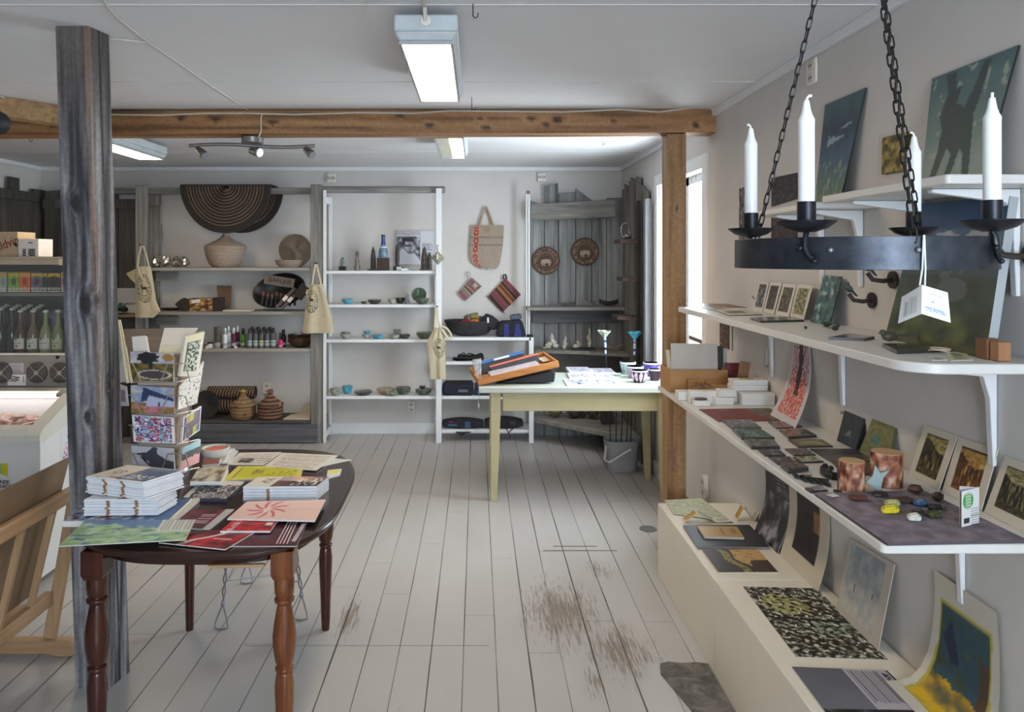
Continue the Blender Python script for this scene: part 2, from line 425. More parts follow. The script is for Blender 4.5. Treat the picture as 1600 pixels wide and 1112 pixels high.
# skirting and cornice
def trim(name, bx, mat=WHITE, bv=.003): return struct(MB().box(*bx).build(name, mat, origin=O0, bevel=bv))
trim('baseboard_back', (XL, XR, YB-.014, YB, 0, .10)); trim('baseboard_right', (XR-.014, XR, 3.75, YB, 0, .10)); trim('baseboard_left', (XL, XL+.014, 0, YB, 0, .10))
trim('trim_1', (XL, XR, YB-.022, YB, 2.365, ZC)); trim('trim_2', (XR-.022, XR, YF, YB, 2.362, ZC)); trim('trim_3', (XL, XL+.022, YF, YB, 2.365, ZC))
for i, y in enumerate((2.37, 3.41, 5.67)): trim('trim_%d' % (4+i), (XL, XR, y-.006, y+.006, ZC-.0025, ZC), pt((212,211,212), .8, var=2, vs=3, bmp=.05), 0)
def stonemat():
    m, nt, b = nm('grey_stone'); f = noi(nt, coords(nt, (14, 14, 14)), 1, 8, .75, .5)
    nt.links.new(ramp(nt, f, [(.3, (62,60,58)), (.5, (104,100,95)), (.7, (140,135,128))]), b.inputs['Base Color'])
    b.inputs['Roughness'].default_value = .85; bump(nt, b, f, .8, .006); return m
random.seed(3)
P = [(.715,2.87),(.75,2.885),(.80,2.875),(.86,2.88),(.902,2.87),(.902,2.2),(.80,2.2),(.775,2.45),(.745,2.6),(.70,2.8)]
s_ = MB().poly([(x, y, .001) for x, y in P], (0, 0, .003)).build('floor', stonemat(), origin=O0); struct(s_)

# ------------------------------------------------------------ timber posts and beam with knots
def grain(p, ax, cols, knots, sc=36, al=1.3):
    q = [p.x*sc, p.y*sc, p.z*sc]; i = 'xyz'.index(ax); q[i] = p[i]*al
    warp = 0; dark = 0
    for (kc, kr) in knots:
        d = p-Vector(kc); dl = d[i]*.5; d[i] = 0
        r = math.hypot(d.length, dl)/kr
        if r < 3: warp += math.exp(-r*r*.55)*1.0*(1 if r > .7 else .3)
        if r < .75: dark = max(dark, 1)
        elif r < 1: dark = max(dark, .5)
    n = noise.fractal(Vector(q)+Vector((warp, warp, 0)), .9, 2.1, 5)
    c = pal(cols, .5+.95*n)
    return mixc(c, (34,30,30), dark*.8)
def timber(name, P8, ax, cols, knots, nl=150, nw=14, parent=None, rough=.75, extra=None):
    """eight corners: four at the start, four at the end, going round"""
    a = [Vector(p) for p in P8[:4]]; b = [Vector(p) for p in P8[4:]]
    m = MB()
    for k in range(4):
        g = []; c = []
        for j in range(nl+1):
            t = j/nl; p = a[k]*(1-t)+b[k]*t; q = a[(k+1)%4]*(1-t)+b[(k+1)%4]*t
            for i in range(nw+1):
                r = p*(1-i/nw)+q*(i/nw)
                col = grain(r, ax, cols, knots)
                if extra: col = extra(r, k, i/nw, t, col)
                g.append(r); c.append(col)
        m.add(g, [(j*(nw+1)+i, j*(nw+1)+i+1, (j+1)*(nw+1)+i+1, (j+1)*(nw+1)+i) for j in range(nl) for i in range(nw)], c)
    for E in (a, b): m.add(E, [(0,1,2,3)], [cols[len(cols)//2]]*4)
    return m.build(name, printmat(rough, 60), parent, fixn=True)
GREY = [(56,55,58),(94,93,97),(126,125,129),(160,159,160)]
def post_extra(r, k, u, t, c):
    if r.z > 1.95: c = mixc(c, (82,70,60), .5*min(1, (r.z-1.95)*3))
    if k == 0 and u > .86 or (k == 1 and u < .12): c = mixc(c, (168,126,98), .5*(.6+.8*noise.noise(Vector((r.z*2, 3, 0)))))
    cr = abs(u-.5-.05*noise.noise(Vector((r.z*1.5, k, 0))))
    if k == 1 and cr < .045: c = mixc(c, (30,28,30), .7)
    return c
kn = [((-1.40, 2.64, 1.42), .022), ((-1.36, 2.64, 1.435), .010), ((-1.43, 2.62, 1.78), .016), ((-1.405, 2.66, 1.01), .014), ((-1.405, 2.68, .70), .014), ((-1.345, 2.70, 1.12), .012)]
tag(timber('timber_post', [(-1.478,2.71,0),(-1.352,2.71,0),(-1.330,2.82,0),(-1.456,2.82,0),(-1.480,2.585,ZC),(-1.366,2.585,ZC),(-1.345,2.69,ZC),(-1.46,2.69,ZC)], 'z', GREY, kn, 420, 30, extra=post_extra),
    'thick weathered grey timber post with knots behind the dark oval table', 'post')
BR = [(112,78,46),(152,108,68),(170,124,78),(184,138,94)]
kb = [((-2.32,4.03,2.315),.013),((-1.62,4.03,2.35),.012),((-1.43,4.03,2.34),.014),((-1.12,4.03,2.325),.014),((-.42,4.03,2.36),.011),((-.26,4.03,2.31),.014),((.02,4.03,2.35),.010),((.05,4.03,2.30),.013),((.30,4.03,2.345),.013),((.44,4.03,2.34),.015),((.38,4.03,2.31),.012),((.75,4.03,2.33),.008),((1.2,4.03,2.31),.012)]
y0, y1 = 4.03, 4.17
tag(timber('ceiling_beam', [(XL,y0,2.255),(XL,y1,2.255),(XL,y1,2.385),(XL,y0,2.385),(XR,y0,2.272),(XR,y1,2.272),(XR,y1,2.398),(XR,y0,2.398)][:8], 'x', BR, kb, 420, 8, rough=.6),
    'long brown pine beam running under the ceiling across the room', 'beam')
tag(timber('timber_post', [(1.052,4.06,0),(1.155,4.06,0),(1.155,4.18,0),(1.052,4.18,0),(1.052,4.06,2.268),(1.155,4.06,2.268),(1.155,4.18,2.268),(1.052,4.18,2.268)], 'z',
    [(140,104,68),(166,126,84),(176,136,94),(188,150,108)], [((1.10,4.06,1.86),.007),((1.08,4.06,.9),.006)], 120, 8, rough=.6), 'squared light brown pine post carrying the right end of the beam', 'post')
tag(timber('diagonal_strut', [(-2.9,3.2,2.30),(-2.8,3.15,2.30),(-2.8,3.15,2.398),(-2.9,3.2,2.398),(-2.28,4.02,2.30),(-2.2,3.97,2.30),(-2.2,3.97,2.398),(-2.28,4.02,2.398)], 'y',
    [(150,116,78),(176,140,98),(186,150,106)], [], 60, 5), 'pale wooden strut meeting the beam at the upper left edge', 'beam')

# ------------------------------------------------------------ ceiling lights
def fixture(cx, ya, yb, z, wd, label, half=False):
    t = thing('ceiling_light', (cx, (ya+yb)/2, z), label, 'light', 'fluorescent ceiling lights')
    h = MB()
    a, b_ = wd/2, wd/2+.022
    h.hexa([(cx-a-.004,ya,z),(cx+a+.004,ya,z),(cx+a+.004,yb,z),(cx-a-.004,yb,z),(cx-b_,ya-.02,z+.03),(cx+b_,ya-.02,z+.03),(cx+b_,yb+.02,z+.03),(cx-b_,yb+.02,z+.03)])
    h.box(cx-b_, cx+b_, ya-.02, yb+.02, z+.03, z+.085)
    h.build('housing', pt((190,198,202), .4), t, bevel=.008)
    if half:
        MB().box(cx-a+.008, cx+.0, ya+.02, yb-.02, z-.003, z-.0005).build('reflector', pt((205,200,180), .4), t)
        MB().box(cx+.0, cx+a-.008, ya+.02, yb-.02, z-.004, z-.0005).build('diffuser', emis((255,230,196), FLUO, 'lit_tube'), t)
    else: MB().box(cx-a+.008, cx+a-.008, ya+.02, yb-.02, z-.004, z-.0005).build('diffuser', emis((255,230,196), FLUO, 'lit_diffuser'), t)
    m = MB()
    for k in (-1, 1):
        m.box(cx+k*(a+.002)-.004, cx+k*(a+.002)+.004, ya, yb, z-.008, z+.001)
    m.box(cx-a, cx+a, ya-.003, ya+.006, z-.008, z+.001).box(cx-a, cx+a, yb-.006, yb+.003, z-.008, z+.001)
    m.build('rim', pt((176,180,182), .35, metal=.4), t)
    MB().cyl((cx, ya-.028, z+.06), (cx, ya-.018, z+.06), .017, .017).build('cable_entry', CREAM, t)
    return t
fixture(-.165, 2.40, 3.29, 2.29, .165, 'bright fluorescent ceiling light nearest, hanging before the beam')
fixture(-.165, 4.30, 5.18, 2.29, .165, 'small looking fluorescent light behind the beam, in line with the nearest one', True)
fixture(-2.32, 4.30, 5.25, 2.29, .165, 'fluorescent ceiling light behind the beam beside the weathered post')
# track light with three spots
t = thing('spotlight_bar', (-1.25, 4.1, 2.255), 'chrome curved bar with three spotlights below the beam', 'spotlight')
MB().cyl((-1.25,4.10,2.255), (-1.25,4.10,2.222), .06, .06, 28).build('mount', STEEL, t, bevel=.003)
m = MB(); 
for off in (0, .012): m.tube([(-1.6+.7*i/20, 4.09, 2.213-off+.008*sin(i/20*2*pi)) for i in range(21)], .0042, 8)
m.build('rail', STEEL, t)
for sx, dx, dz, lit in ((-1.535, .05, -.045, 0), (-1.235, .045, -.012, 1), (-.935, .035, -.03, 0)):
    R = Vector((dx, -.03, dz)).normalized(); c = Vector((sx, 4.09, 2.175))
    m = MB(); m.cyl((sx,4.09,2.212), (sx,4.09,2.178), .005).cyl(c-R*.045, c-R*.03, .006, .018).cyl(c-R*.03, c+R*.03, .018, .026).cyl(c+R*.03, c+R*.045, .026, .024)
    o = m.build('spot', STEEL, t)
    MB().cyl(c+R*.0445, c+R*.047, .021, .021).build('lens', pt((225,226,228), .2) if lit else pt((120,122,126), .15), o)
# cables
def cable(pts, r, label, col=(205,200,190)): return tag(MB().tube(pts, r, 6).build('cable', pt(col, .6)), label, 'cable')
z = ZC-.006
cable([at_z(130,-40,z), at_z(180,25,z), at_z(233,67,z), at_z(282,100,z), at_z(330,134,z)+Vector((0,0,-.0)), at_z(388,172,z)], .004, 'white cable stapled diagonally over the ceiling towards the beam')
cable([at_z(168,60,z), at_z(200,63,z), at_z(233,67,z)], .0035, 'short white cable from the weathered post to the diagonal cable')
P = [at_y(px, py, 4.024) for px, py in ((172,179),(250,180),(322,177),(388,177),(460,179),(560,176),(650,177),(700,173),(790,174),(880,175),(970,171),(1030,175),(1085,168),(1110,169),(1121,176))]
cable(P, .0045, 'pale cable running along the top edge of the brown beam')
cable([at_y(411,177,4.023), at_y(408,183,4.023), at_y(408,206,4.023), at_y(404,214,4.03)], .004, 'pale cable dropping over the beam to the spotlight bar')
cable([at_z(0,150,z), at_z(38,164,z), at_z(78,175,z)], .004, 'white cable on the ceiling by the pale strut at the left edge')
cable([(-.165,2.36,2.35), (-.166,2.34,2.385), (-.168,2.25,2.392), (-.17,1.6,2.392)], .007, 'white conduit feeding the nearest ceiling light')
# hooks
def hook(px, py0, py1, Y, label, col=(60,58,56)):
    a = at_y(px, py0, Y); b_ = at_y(px, py1, Y); r = .008
    P = [Vector((a.x, Y, a.z)), Vector((b_.x, Y, b_.z+r))]+[Vector((b_.x+r-r*cos(t), Y, b_.z+r-r*sin(t))) for t in (pi*.25*i for i in range(1, 5))]
    P += [P[-1]+Vector((0,0,.008))]
    return tag(MB().tube(P, .0018, 6).build('ceiling_hook', pt(col, .5, metal=.6)), label, 'hook', 'ceiling hooks')
hook(572, -10, 44, 2.34, 'thin white hook hanging left of the nearest ceiling light', (190,188,182)); hook(739, 3, 28, 2.36, 'black hook right of the nearest ceiling light')
hook(737, 152, 172, 3.7, 'black hook just before the beam under the ceiling'); hook(941, 214, 226, 5.0, 'small hook in the ceiling behind the beam towards the right'); hook(46, 213, 222, 4.3, 'small dark hook in the ceiling left of the weathered post')
tag(MB().ball((-1.99, 3.02, 2.14), (.07,.07,.055)).cyl((-1.99,3.02,2.17),(-1.99,3.02,2.398),.008).build('pendant_lamp', BLACK), 'round black lamp at the upper left edge of the photo', 'lamp')
# ------------------------------------------------------------ weathered boards and shelving along the back wall
GW = [(74,72,69),(112,109,104),(138,135,129),(160,156,148)]
GWz = wood(GW, 'z', 30, along=1.6); GWx = wood(GW, 'x', 30, along=1.6); GWy = wood(GW, 'y', 30, along=1.6)
DGz = wood([(48,45,42),(72,68,63),(92,88,82)], 'z', 30, along=1.6)
LGx = wood([(120,118,112),(150,147,140),(172,168,160)], 'x', 34, along=1.4)
YS, YI, s0 = 6.29, 6.43, 6.29/F
def X(px, Y=YI): return (px-CX)*Y/F
def Z(py, Y=YI): return CH-(py-CY)*Y/F
# plank cladding, left corner (two faces)
m = MB(); random.seed(5)
x = XL+.10
while x < -3.02:
    wd = random.uniform(.13, .19); h = 2.11+random.uniform(-.05, .1)
    m.hexa([(x,6.50,0),(x+wd-.008,6.50,0),(x+wd-.008,6.53,0),(x,6.53,0),(x,6.50,h),(x+wd-.008,6.50,h+random.uniform(-.05,.03)),(x+wd-.008,6.53,h),(x,6.53,h)]); x += wd
m.box(XL+.1, -2.95, 6.47, 6.50, 2.02, 2.10)
tag(m.build('plank_cladding', DGz, bevel=.003), 'dark weathered vertical planks on the back wall behind the drinks cooler', 'cladding')
m = MB(); y = 5.0
while y < 6.46:
    wd = random.uniform(.13, .19); h = 2.14+random.uniform(-.04, .12)
    m.box(XL+.03, XL+.055, y, y+wd-.008, 0, h); y += wd
m.box(XL+.055, XL+.08, 5.0, 6.46, 2.07, 2.15)
tag(m.build('plank_cladding', DGz, bevel=.003), 'weathered planks lining the left wall at the far left edge', 'cladding')
# grey shelving unit
t = thing('weathered_shelving', (-2.1, YS, 0), 'grey driftwood shelving unit with baskets between two rough posts', 'shelving')
def gpost(x0, x1, y, z1, mt=GWz): return MB().box(x0, x1, y, y+.07, 0, z1).build('post', mt, t, bevel=.006)
gpost(X(211,YS), X(227,YS), YS, 2.20); gpost(X(485,YS), X(503,YS), YS, 2.21)
MB().box(-3.15, -1.36, YS+.072, YS+.13, 2.135, 2.19).build('top_rail', GWx, t, bevel=.008)
MB().box(X(221), X(250), 6.42, 6.46, 2.04, 2.14).box(X(228), X(246), 6.46, 6.49, .1, 2.06).box(X(246), X(249), 6.46, 6.49, 1.76, 1.88).build('side_boards', GWz, t, bevel=.004)
for (y, nm_) in ((418,0), (487,0), (545,0)):
    z = CH-(y-CY)*s0
    MB().box(-2.86, -1.40, YS+.01, 6.62, z-.028, z).build('shelf', LGx, t, bevel=.003)
for z in (1.44, 1.06): MB().box(-2.80, -2.62, 6.42, 6.47, z-.06, z+.02).build('bracket', GWx, t)
MB().box(-2.95, -1.345, YS+.005, 6.62, .165, .19).build('bench_top', wood([(60,58,58),(88,86,85),(112,110,106)], 'x', 28), t, bevel=.003)
MB().box(-2.95, -1.36, YS-.022, YS+.005, 0.01, .163).build('bench_front', wood([(62,62,66),(90,92,98),(118,120,126)], 'x', 28), t, bevel=.004)
MB().box(X(505,YS)-.10, X(503,YS)+.0, 6.36, 6.40, .10, .35).build('foot_block', wood([(90,74,60),(120,100,84)], 'z'), t)
# brown/grey lower left boards (behind postcard rack)
MB().box(-3.0, -2.62, 6.24, 6.27, .52, .98).box(-2.93,-2.85,6.27,6.30,.5,.96).build('side_panel', wood([(110,100,92),(134,122,112),(150,138,126)], 'x', 18), t, bevel=.003)
tag(MB().lathe((-3.10,6.12,.001), [(.10,0),(.14,.05),(.15,.20),(.14,.20),(.12,.05),(0,.02)], 24).build('dark_basket', pt((50,42,38), .8)), 'dark basket on the floor behind the weathered post', 'basket')
tag(MB().ball((-3.06,6.10,.25), (.10,.08,.09), wob=.5).build('magenta_cloth', pt((150,34,96), .8, var=20)), 'magenta cloth heaped in the dark basket left of the postcard rack', 'cloth')
tag(MB().ball((-3.02,6.10,.36), (.07,.06,.05), wob=.6, seed=3).build('green_cloth', pt((96,110,70), .8, var=24)), 'green patterned cloth on top of the magenta cloth', 'cloth')
# white shelving unit
t = thing('white_shelving', (-.6, YS, 0), 'white painted open shelving holding small ceramic bowls and bags', 'shelving')
def up(px0, px1, py0, ya=YS, yb=YS+.035): return MB().box(X(px0,ya), X(px1,ya), ya, yb, 0, CH-(py0-CY)*ya/F).build('upright', WHITE, t, bevel=.003)
up(504.5, 509, 297); up(681, 690, 294); up(826.5, 834, 527)
MB().box(X(514,6.6), X(519,6.6), 6.58, 6.61, 0, 2.13).box(X(505,YS)+.0, X(509,YS), YS+.04, 6.58, 2.05, 2.11).box(X(505,YS), X(509,YS), YS+.04, 6.58, .04, .09).box(X(506,6.45), X(509,6.45)+.004, 6.44, 6.46, .05, 2.1).build('side_frame', WHITE, t, bevel=.002)
up(679, 684, 430, 6.58, 6.61)
for (py, a, b_) in ((423,506,688),(476,506,688),(531,506,688),(620,506,688),(527,690,830),(620,690,830),(673,690,830)):
    z = CH-(py-CY)*s0
    MB().box(X(a,YS), X(b_,YS), YS+.037 if py not in (527,) else YS+.0, 6.60, z-.026, z).build('shelf', WHITE, t, bevel=.002)
MB().box(X(690,YS), X(770,YS), YS+.04, 6.60, .664, .69).build('shelf', WHITE, t, bevel=.002)
tag(MB().box(X(503,YS)-.02, X(695,YS), YS+.045, YS+.10, 2.145, 2.20).build('wooden_rail', GWx, bevel=.008), 'grey weathered rail lying across the top of the white shelving', 'rail')
tag(MB().box(X(821.5,6.45), X(824,6.45), 6.44, 6.46, .906, 2.14).box(X(825,6.45), X(828,6.45), 6.43, 6.45, .906, 2.14).build('narrow_upright', WHITE, bevel=.002), 'narrow white upright with a brown top beside the grey alcove', 'upright')
tag(MB().box(X(823,6.44), X(828,6.44), 6.425, 6.455, 2.145, 2.17).build('wooden_finial', wood([(120,84,60),(150,110,84)], 'z')), 'little brown block on top of the narrow white upright', 'block')

# sockets
def socket(c, w_, h_, d, nrm, label, holes='v'):
    c = Vector(c); t = thing('wall_socket', c, label, 'socket')
    n = Vector(nrm); u = Vector((0,0,1)).cross(n)
    def bx(cc, a, b_, e):
        return [cc+u*i*a/2+Vector((0,0,1))*k*b_/2+n*j for (i,k,j) in ((-1,-1,0),(1,-1,0),(1,-1,e),(-1,-1,e),(-1,1,0),(1,1,0),(1,1,e),(-1,1,e))]
    MB().hexa(bx(c, w_, h_, d)).build('cover', CREAM, t, bevel=.006)
    for k in (-1, 1):
        q = c+(Vector((0,0,1)) if holes == 'v' else u)*k*(h_ if holes == 'v' else w_)*.24+n*d
        m = MB(); m.cyl(q-n*.001, q+n*.0015, .019, .019, 20); o = m.build('outlet', pt((198,194,186), .4), t)
        MB().cyl(q+n*.001+u*.008, q+n*.002+u*.008, .0045, n=8).cyl(q+n*.001-u*.008, q+n*.002-u*.008, .0045, n=8).build('pin_hole', BLACK, o)
    return t
socket(at_y(518,278.5,6.62), .078, .085, .02, (0,-1,0), 'white double socket high on the wall above the left end of the white shelving', 'h')
socket(at_y(846,277,6.62), .075, .08, .02, (0,-1,0), 'white socket high on the wall above the grey alcove', 'h')
socket(at_y(418,606,6.62), .075, .10, .025, (0,-1,0), 'white socket behind the two striped lidded baskets')
socket(at_y(643,635,6.62), .06, .10, .03, (0,-1,0), 'white double socket below the lowest bowl shelf')
socket(at_x(1106,760,1.309), .045, .125, .03, (-1,0,0), 'white socket low on the right wall above the white plinth')
socket(at_x(1271,112,1.309), .085, .10, .012, (-1,0,0), 'cream socket plate high on the right wall above the teal painting')
tag(MB().cyl((XR-.001, 3.4, 1.40), (XR-.018, 3.4, 1.40), .003).tube([(XR-.018,3.4,1.40),(XR-.03,3.4,1.395),(XR-.035,3.41,1.41)], .002).build('wall_hook', IRON), 'tiny black hook on the right wall just beyond the upper shelf', 'hook')

# ------------------------------------------------------------ grey alcove in the right corner
t = thing('weathered_alcove', (.9, 6.5, 0), 'grey weathered plank alcove with corner shelves beside the window', 'alcove')
PB = [(829,851,313,322),(851,873,291,286),(873,900,302,300),(900,925,294,312),(925,948,314,316),(948,977,309,309)]
m = MB()
for i, (a, b_, ya, yb) in enumerate(PB):
    x0, x1 = X(a,6.56), X(b_,6.56)-.006; za, zb = Z(ya,6.56), Z(yb,6.56); y = 6.55+.008*(i%2)
    m.hexa([(x0,y,0),(x1,y,0),(x1,y+.022,0),(x0,y+.022,0),(x0,y,za),(x1,y,zb),(x1,y+.022,zb),(x0,y+.022,za)])
m.build('back_planks', wood([(74,74,74),(112,113,112),(138,139,137),(160,160,156)], 'z', 26), t, bevel=.003)
m = MB(); tops = [294,286,281,275,274,284,292]
for i, py in enumerate(tops):
    ya = 6.45-i*.135; xx = 1.275-.014*(i%2); px = CX+F*xx/ya
    z = CH-(py-CY)*ya/F-.01
    m.hexa([(xx,ya-.125,0),(xx+.02,ya-.125,0),(xx+.02,ya,0),(xx,ya,0),(xx,ya-.125,z-.03),(xx+.02,ya-.125,z-.03),(xx+.02,ya,z),(xx,ya,z)])
m.build('side_planks', wood([(70,66,62),(104,99,92),(132,126,118)], 'z', 26), t, bevel=.003)
MB().box(1.235, 1.285, 5.40, 5.46, 0, 2.02).build('front_post', wood([(86,86,86),(120,120,120),(146,146,145)], 'z', 24), t, bevel=.006)
m = MB()
m.hexa([(X(829,6.46),6.47,Z(345,6.46)),(1.21,6.43,Z(339,6.43)),(1.21,6.46,Z(339,6.43)),(X(829,6.46),6.5,Z(345,6.46)),(X(829,6.46),6.47,Z(319,6.46)),(1.21,6.43,Z(311,6.43)),(1.21,6.46,Z(311,6.43)),(X(829,6.46),6.5,Z(319,6.46))])
m.build('cross_board', GWx, t, bevel=.004)
zA, zB = 1.587-76*.0056, 1.587-142*.0056
MB().box(X(831,6.3), 1.265, 6.28, 6.54, zA-.028, zA).box(X(823,6.3), X(831,6.3), 6.28, 6.42, zA-.028, zA).build('shelf', GWx, t, bevel=.004)
MB().box(X(832,6.48), 1.25, 6.49, 6.52, zA-.15, zA-.03).build('cross_board', wood([(58,58,60),(84,84,86),(106,106,108)], 'x', 26), t, bevel=.003)
MB().poly([(X(835,6.35),6.33,zB-.03),(.9,6.24,zB-.03),(1.26,6.06,zB-.03),(1.26,6.54,zB-.03),(X(835,6.35),6.54,zB-.03)], (0,0,.03)).build('shelf', wood([(90,86,80),(124,120,113),(150,146,138)], 'x', 26), t, bevel=.004)
MB().box(X(833,6.5), 1.26, 6.50, 6.53, .45, zB-.035).build('grey_panel', pt((112,108,106), .8), t)
MB().hexa([(.48,6.36,.16),(1.262,5.62,.16),(1.262,6.54,.16),(.48,6.54,.16),(.48,6.36,.205),(1.262,5.62,.205),(1.262,6.54,.205),(.48,6.54,.205)]).build('bottom_shelf', wood([(96,92,86),(130,126,119),(150,146,140)], 'x', 22), t, bevel=.008)
BRN = wood([(44,34,30),(66,50,44),(84,64,56)], 'x', 26)
MB().box(1.222, 1.25, 5.62, 5.65, .72, 2.02).build('dark_rail', pt((36,32,32), .6), t, bevel=.004)
for (pa, pb, py) in ((961,1007,373),(965,1007,432),(957,1007,492)):
    z = CH-(py-CY)*5.7/F
    MB().poly([(X(pa+6,5.7),5.66,z-.035),(1.222,5.60,z-.035),(1.25,5.72,z-.035),(X(pa,5.8),5.85,z-.035)], (0,0,.033)).build('small_shelf', BRN, t, bevel=.003)
o = MB().tube([(X(977,5.72)+.034*cos(a), 5.72, CH-(360-CY)*5.72/F+.056*sin(a)-.0) for a in (2*pi*i/24 for i in range(24))], .006, 8, True).ball((X(980,5.74), 5.72, CH-(369-CY)*5.74/F), (.034,.02,.022)).build('ring_ornament', pt((110,114,116), .25, metal=.5))
tag(o, 'greyish ring shaped ornament on the top dark corner shelf', 'ornament')
# round straw trivets with an animal
def trivet(px, py, label, two=True, back=(74,54,44)):
    def f(u, v):
        x, y = (u-.5)*2, (v-.5)*2; r = math.hypot(x, y); a = math.atan2(y, x)
        c = mixc(back, (96,72,58), .5+.5*sin(r*60))
        if .68 < r < .86 and (a*8/pi % 1) < .6 and noise.noise(Vector((a*12, r*9, px))) > -.1: c = (128,110,96)
        if .55 < r < .6 and a > 0: c = (120,102,88)
        if abs(y+.05) < .13 and abs(x) < .34 or (-.35 < y < -.1 and min(abs(x-.25), abs(x+.25), abs(x+.1)) < .05): c = (160,146,130)
        return c
    c = at_y(px, py, 6.53); R = 22.0*6.53/F; m = MB(); n = 40; vs = []; cs = []; fs = []
    for k in range(0, 15):
        r = R*k/14
        for j in range(n):
            a = 2*pi*j/n; vs.append((c.x+r*cos(a), 6.525-.004*(k%2), c.z+r*sin(a))); cs.append(f(.5+.5*r/R*cos(a), .5+.5*r/R*sin(a)))
    for k in range(14): fs += [(k*n+j, k*n+(j+1)%n, (k+1)*n+(j+1)%n, (k+1)*n+j) for j in range(n)]
    m.add(vs, fs, cs); m.col = back; m.cyl((c.x,6.526,c.z), (c.x,6.538,c.z), R*.99, n=40)
    return tag(m.build('straw_trivet', printmat(.8)), label, 'trivet')
trivet(853, 407, 'dark round straw trivet with pale letters, lower and left of the two on the planks'); trivet(914, 393, 'dark round straw trivet with one pale animal, upper right of the two on the planks')
# carved boats and corals
def boat(x, y, z, L, h, c, label, up=.3, mat_=None):
    n = 13; vs = []; fs = []
    for i in range(n):
        t = i/(n-1); w_ = .32*L*sin(pi*(.04+.92*t))*.5; zz = h*(up*(2*t-1)**2*2)
        for (k, dz) in ((-1, h*.75), (-.6, 0), (.6, 0), (1, h*.75), (.6, h*.55), (-.6, h*.55)): vs.append((x-L/2+L*t, y+k*w_, z+.001+zz*.8+dz))
    fs += [(i*6+j, i*6+(j+1)%6, (i+1)*6+(j+1)%6, (i+1)*6+j) for i in range(n-1) for j in range(6)]+[(0,1,2,3,4,5),tuple(range((n-1)*6, n*6))]
    zmin = min(v[2] for v in vs); vs = [(a, b_, q-zmin+z+.001) for a, b_, q in vs]
    return rest(tag(MB().add(vs, fs).build('carved_boat', pt(c, .6, var=16, vs=40)), label, 'ornament'), z)
def coral(x, y, z, w_, h, c, seed, label, base=True):
    random.seed(seed); m = MB()
    for i in range(7):
        t = i/6; m.ball((x+random.uniform(-.4,.4)*w_*(1-t), y+random.uniform(-.01,.01), z+h*(.1+.75*t)), (w_*(.34-.2*t), w_*.2, h*.16), 8, 6, wob=.5, seed=seed+i)
    o = m.build('coral_piece', pt(c, .7, var=22, vs=60))
    return rest(tag(o, label, 'ornament'), z)
boat(X(886,6.42), 6.42, zA, .16, .035, (82,84,84), 'grey carved boat on the upper alcove shelf, leftmost piece'); boat(X(921,6.42), 6.42, zA, .10, .045, (110,108,100), 'small pale carved boat in the middle of the upper alcove shelf')
boat(X(952,6.44), 6.46, zA, .17, .05, (40,38,38), 'dark long boat carving at the right of the upper alcove shelf')
coral(X(855,6.42), 6.40, zB, .07, .05, (196,190,170), 1, 'low pale coral lump at the left end of the lower alcove shelf'); coral(X(863,6.42), 6.45, zB, .09, .12, (206,202,192), 2, 'upright white coral piece on the lower alcove shelf')
coral(X(883,6.42), 6.40, zB, .05, .10, (200,196,184), 3, 'thin white shell figure on the lower alcove shelf'); 
tag(MB().box(X(894,6.3), X(930,6.3), 6.28, 6.36, zB+.001, zB+.018).build('dark_plinth', BLACK, bevel=.002), 'flat dark base carrying two coral pieces on the lower alcove shelf', 'base')
coral(X(903,6.3), 6.32, zB+.019, .08, .055, (186,178,162), 4, 'low coral cluster at the left of the flat dark base'); coral(X(921,6.3), 6.32, zB+.019, .05, .16, (170,164,150), 5, 'tall slender coral standing on the flat dark base')
boat(X(960,6.35), 6.3, zB, .15, .05, (120,112,98), 'brownish white boat at the right end of the lower alcove shelf')
for i, (px, c, w_, lb) in enumerate(((868,(96,84,60),.16,'pale brown stone at the left on the lowest alcove shelf'),(900,(44,40,36),.2,'dark driftwood piece in the middle of the lowest alcove shelf'),(925,(70,62,50),.12,'brown lump on the lowest alcove shelf'),(945,(52,46,42),.13,'dark stone on the lowest alcove shelf nearest the bucket'))):
    rest(tag(MB().ball((X(px,6.35), 6.36-.03*i, .206+.04), (w_*.38,.05,.04), wob=.6, seed=i).build('driftwood', pt(c, .8, var=12, vs=30)), lb, 'ornament'), .206)
tag(MB().box(X(940,6.1), X(958,6.1), 6.08, 6.16, .207, .36).build('dark_case', pt((44,40,38), .7), bevel=.004), 'dark upright case on the lowest alcove shelf', 'box')
# ------------------------------------------------------------ things on the grey shelving
def zs(py): return CH-(py-CY)*s0
Z1, Z2, Z3, ZB_ = zs(418), zs(487), zs(545), .19
# folded coiled mat over the rail
def coil(name, cx, cz, R, y, ang0, ang1, k, c1=(140,114,92), c2=(50,42,38), lim=.86):
    vs = []; cs = []; fs = []; nr = 72; na = 44
    for i in range(nr+1):
        r = .02+(R-.02)*i/nr
        for j in range(na+1):
            a = ang0+(ang1-ang0)*j/na
            wv = .006*abs(sin(pi*i/nr*24))
            vs.append((cx+r*cos(a)*k, y-wv-.012*sin(a*3), cz+r*sin(a)))
            cs.append(c1 if (i % 5 == 0 and i > 4 and i < nr*lim) else c2)
    for i in range(nr): fs += [(i*(na+1)+j, i*(na+1)+j+1, (i+1)*(na+1)+j+1, (i+1)*(na+1)+j) for j in range(na)]
    n = len(vs); vs2 = [(x, y_+.018, z) for x, y_, z in vs]
    rim = [(nr*(na+1)+j) for j in range(na+1)]
    fs2 = [tuple(i+n for i in f[::-1]) for f in fs]+[(rim[j], rim[j+1], rim[j+1]+n, rim[j]+n) for j in range(na)]
    return MB().add(vs+vs2, fs+fs2, cs+[c2]*n)
c = at_y(352, 292, 6.27)
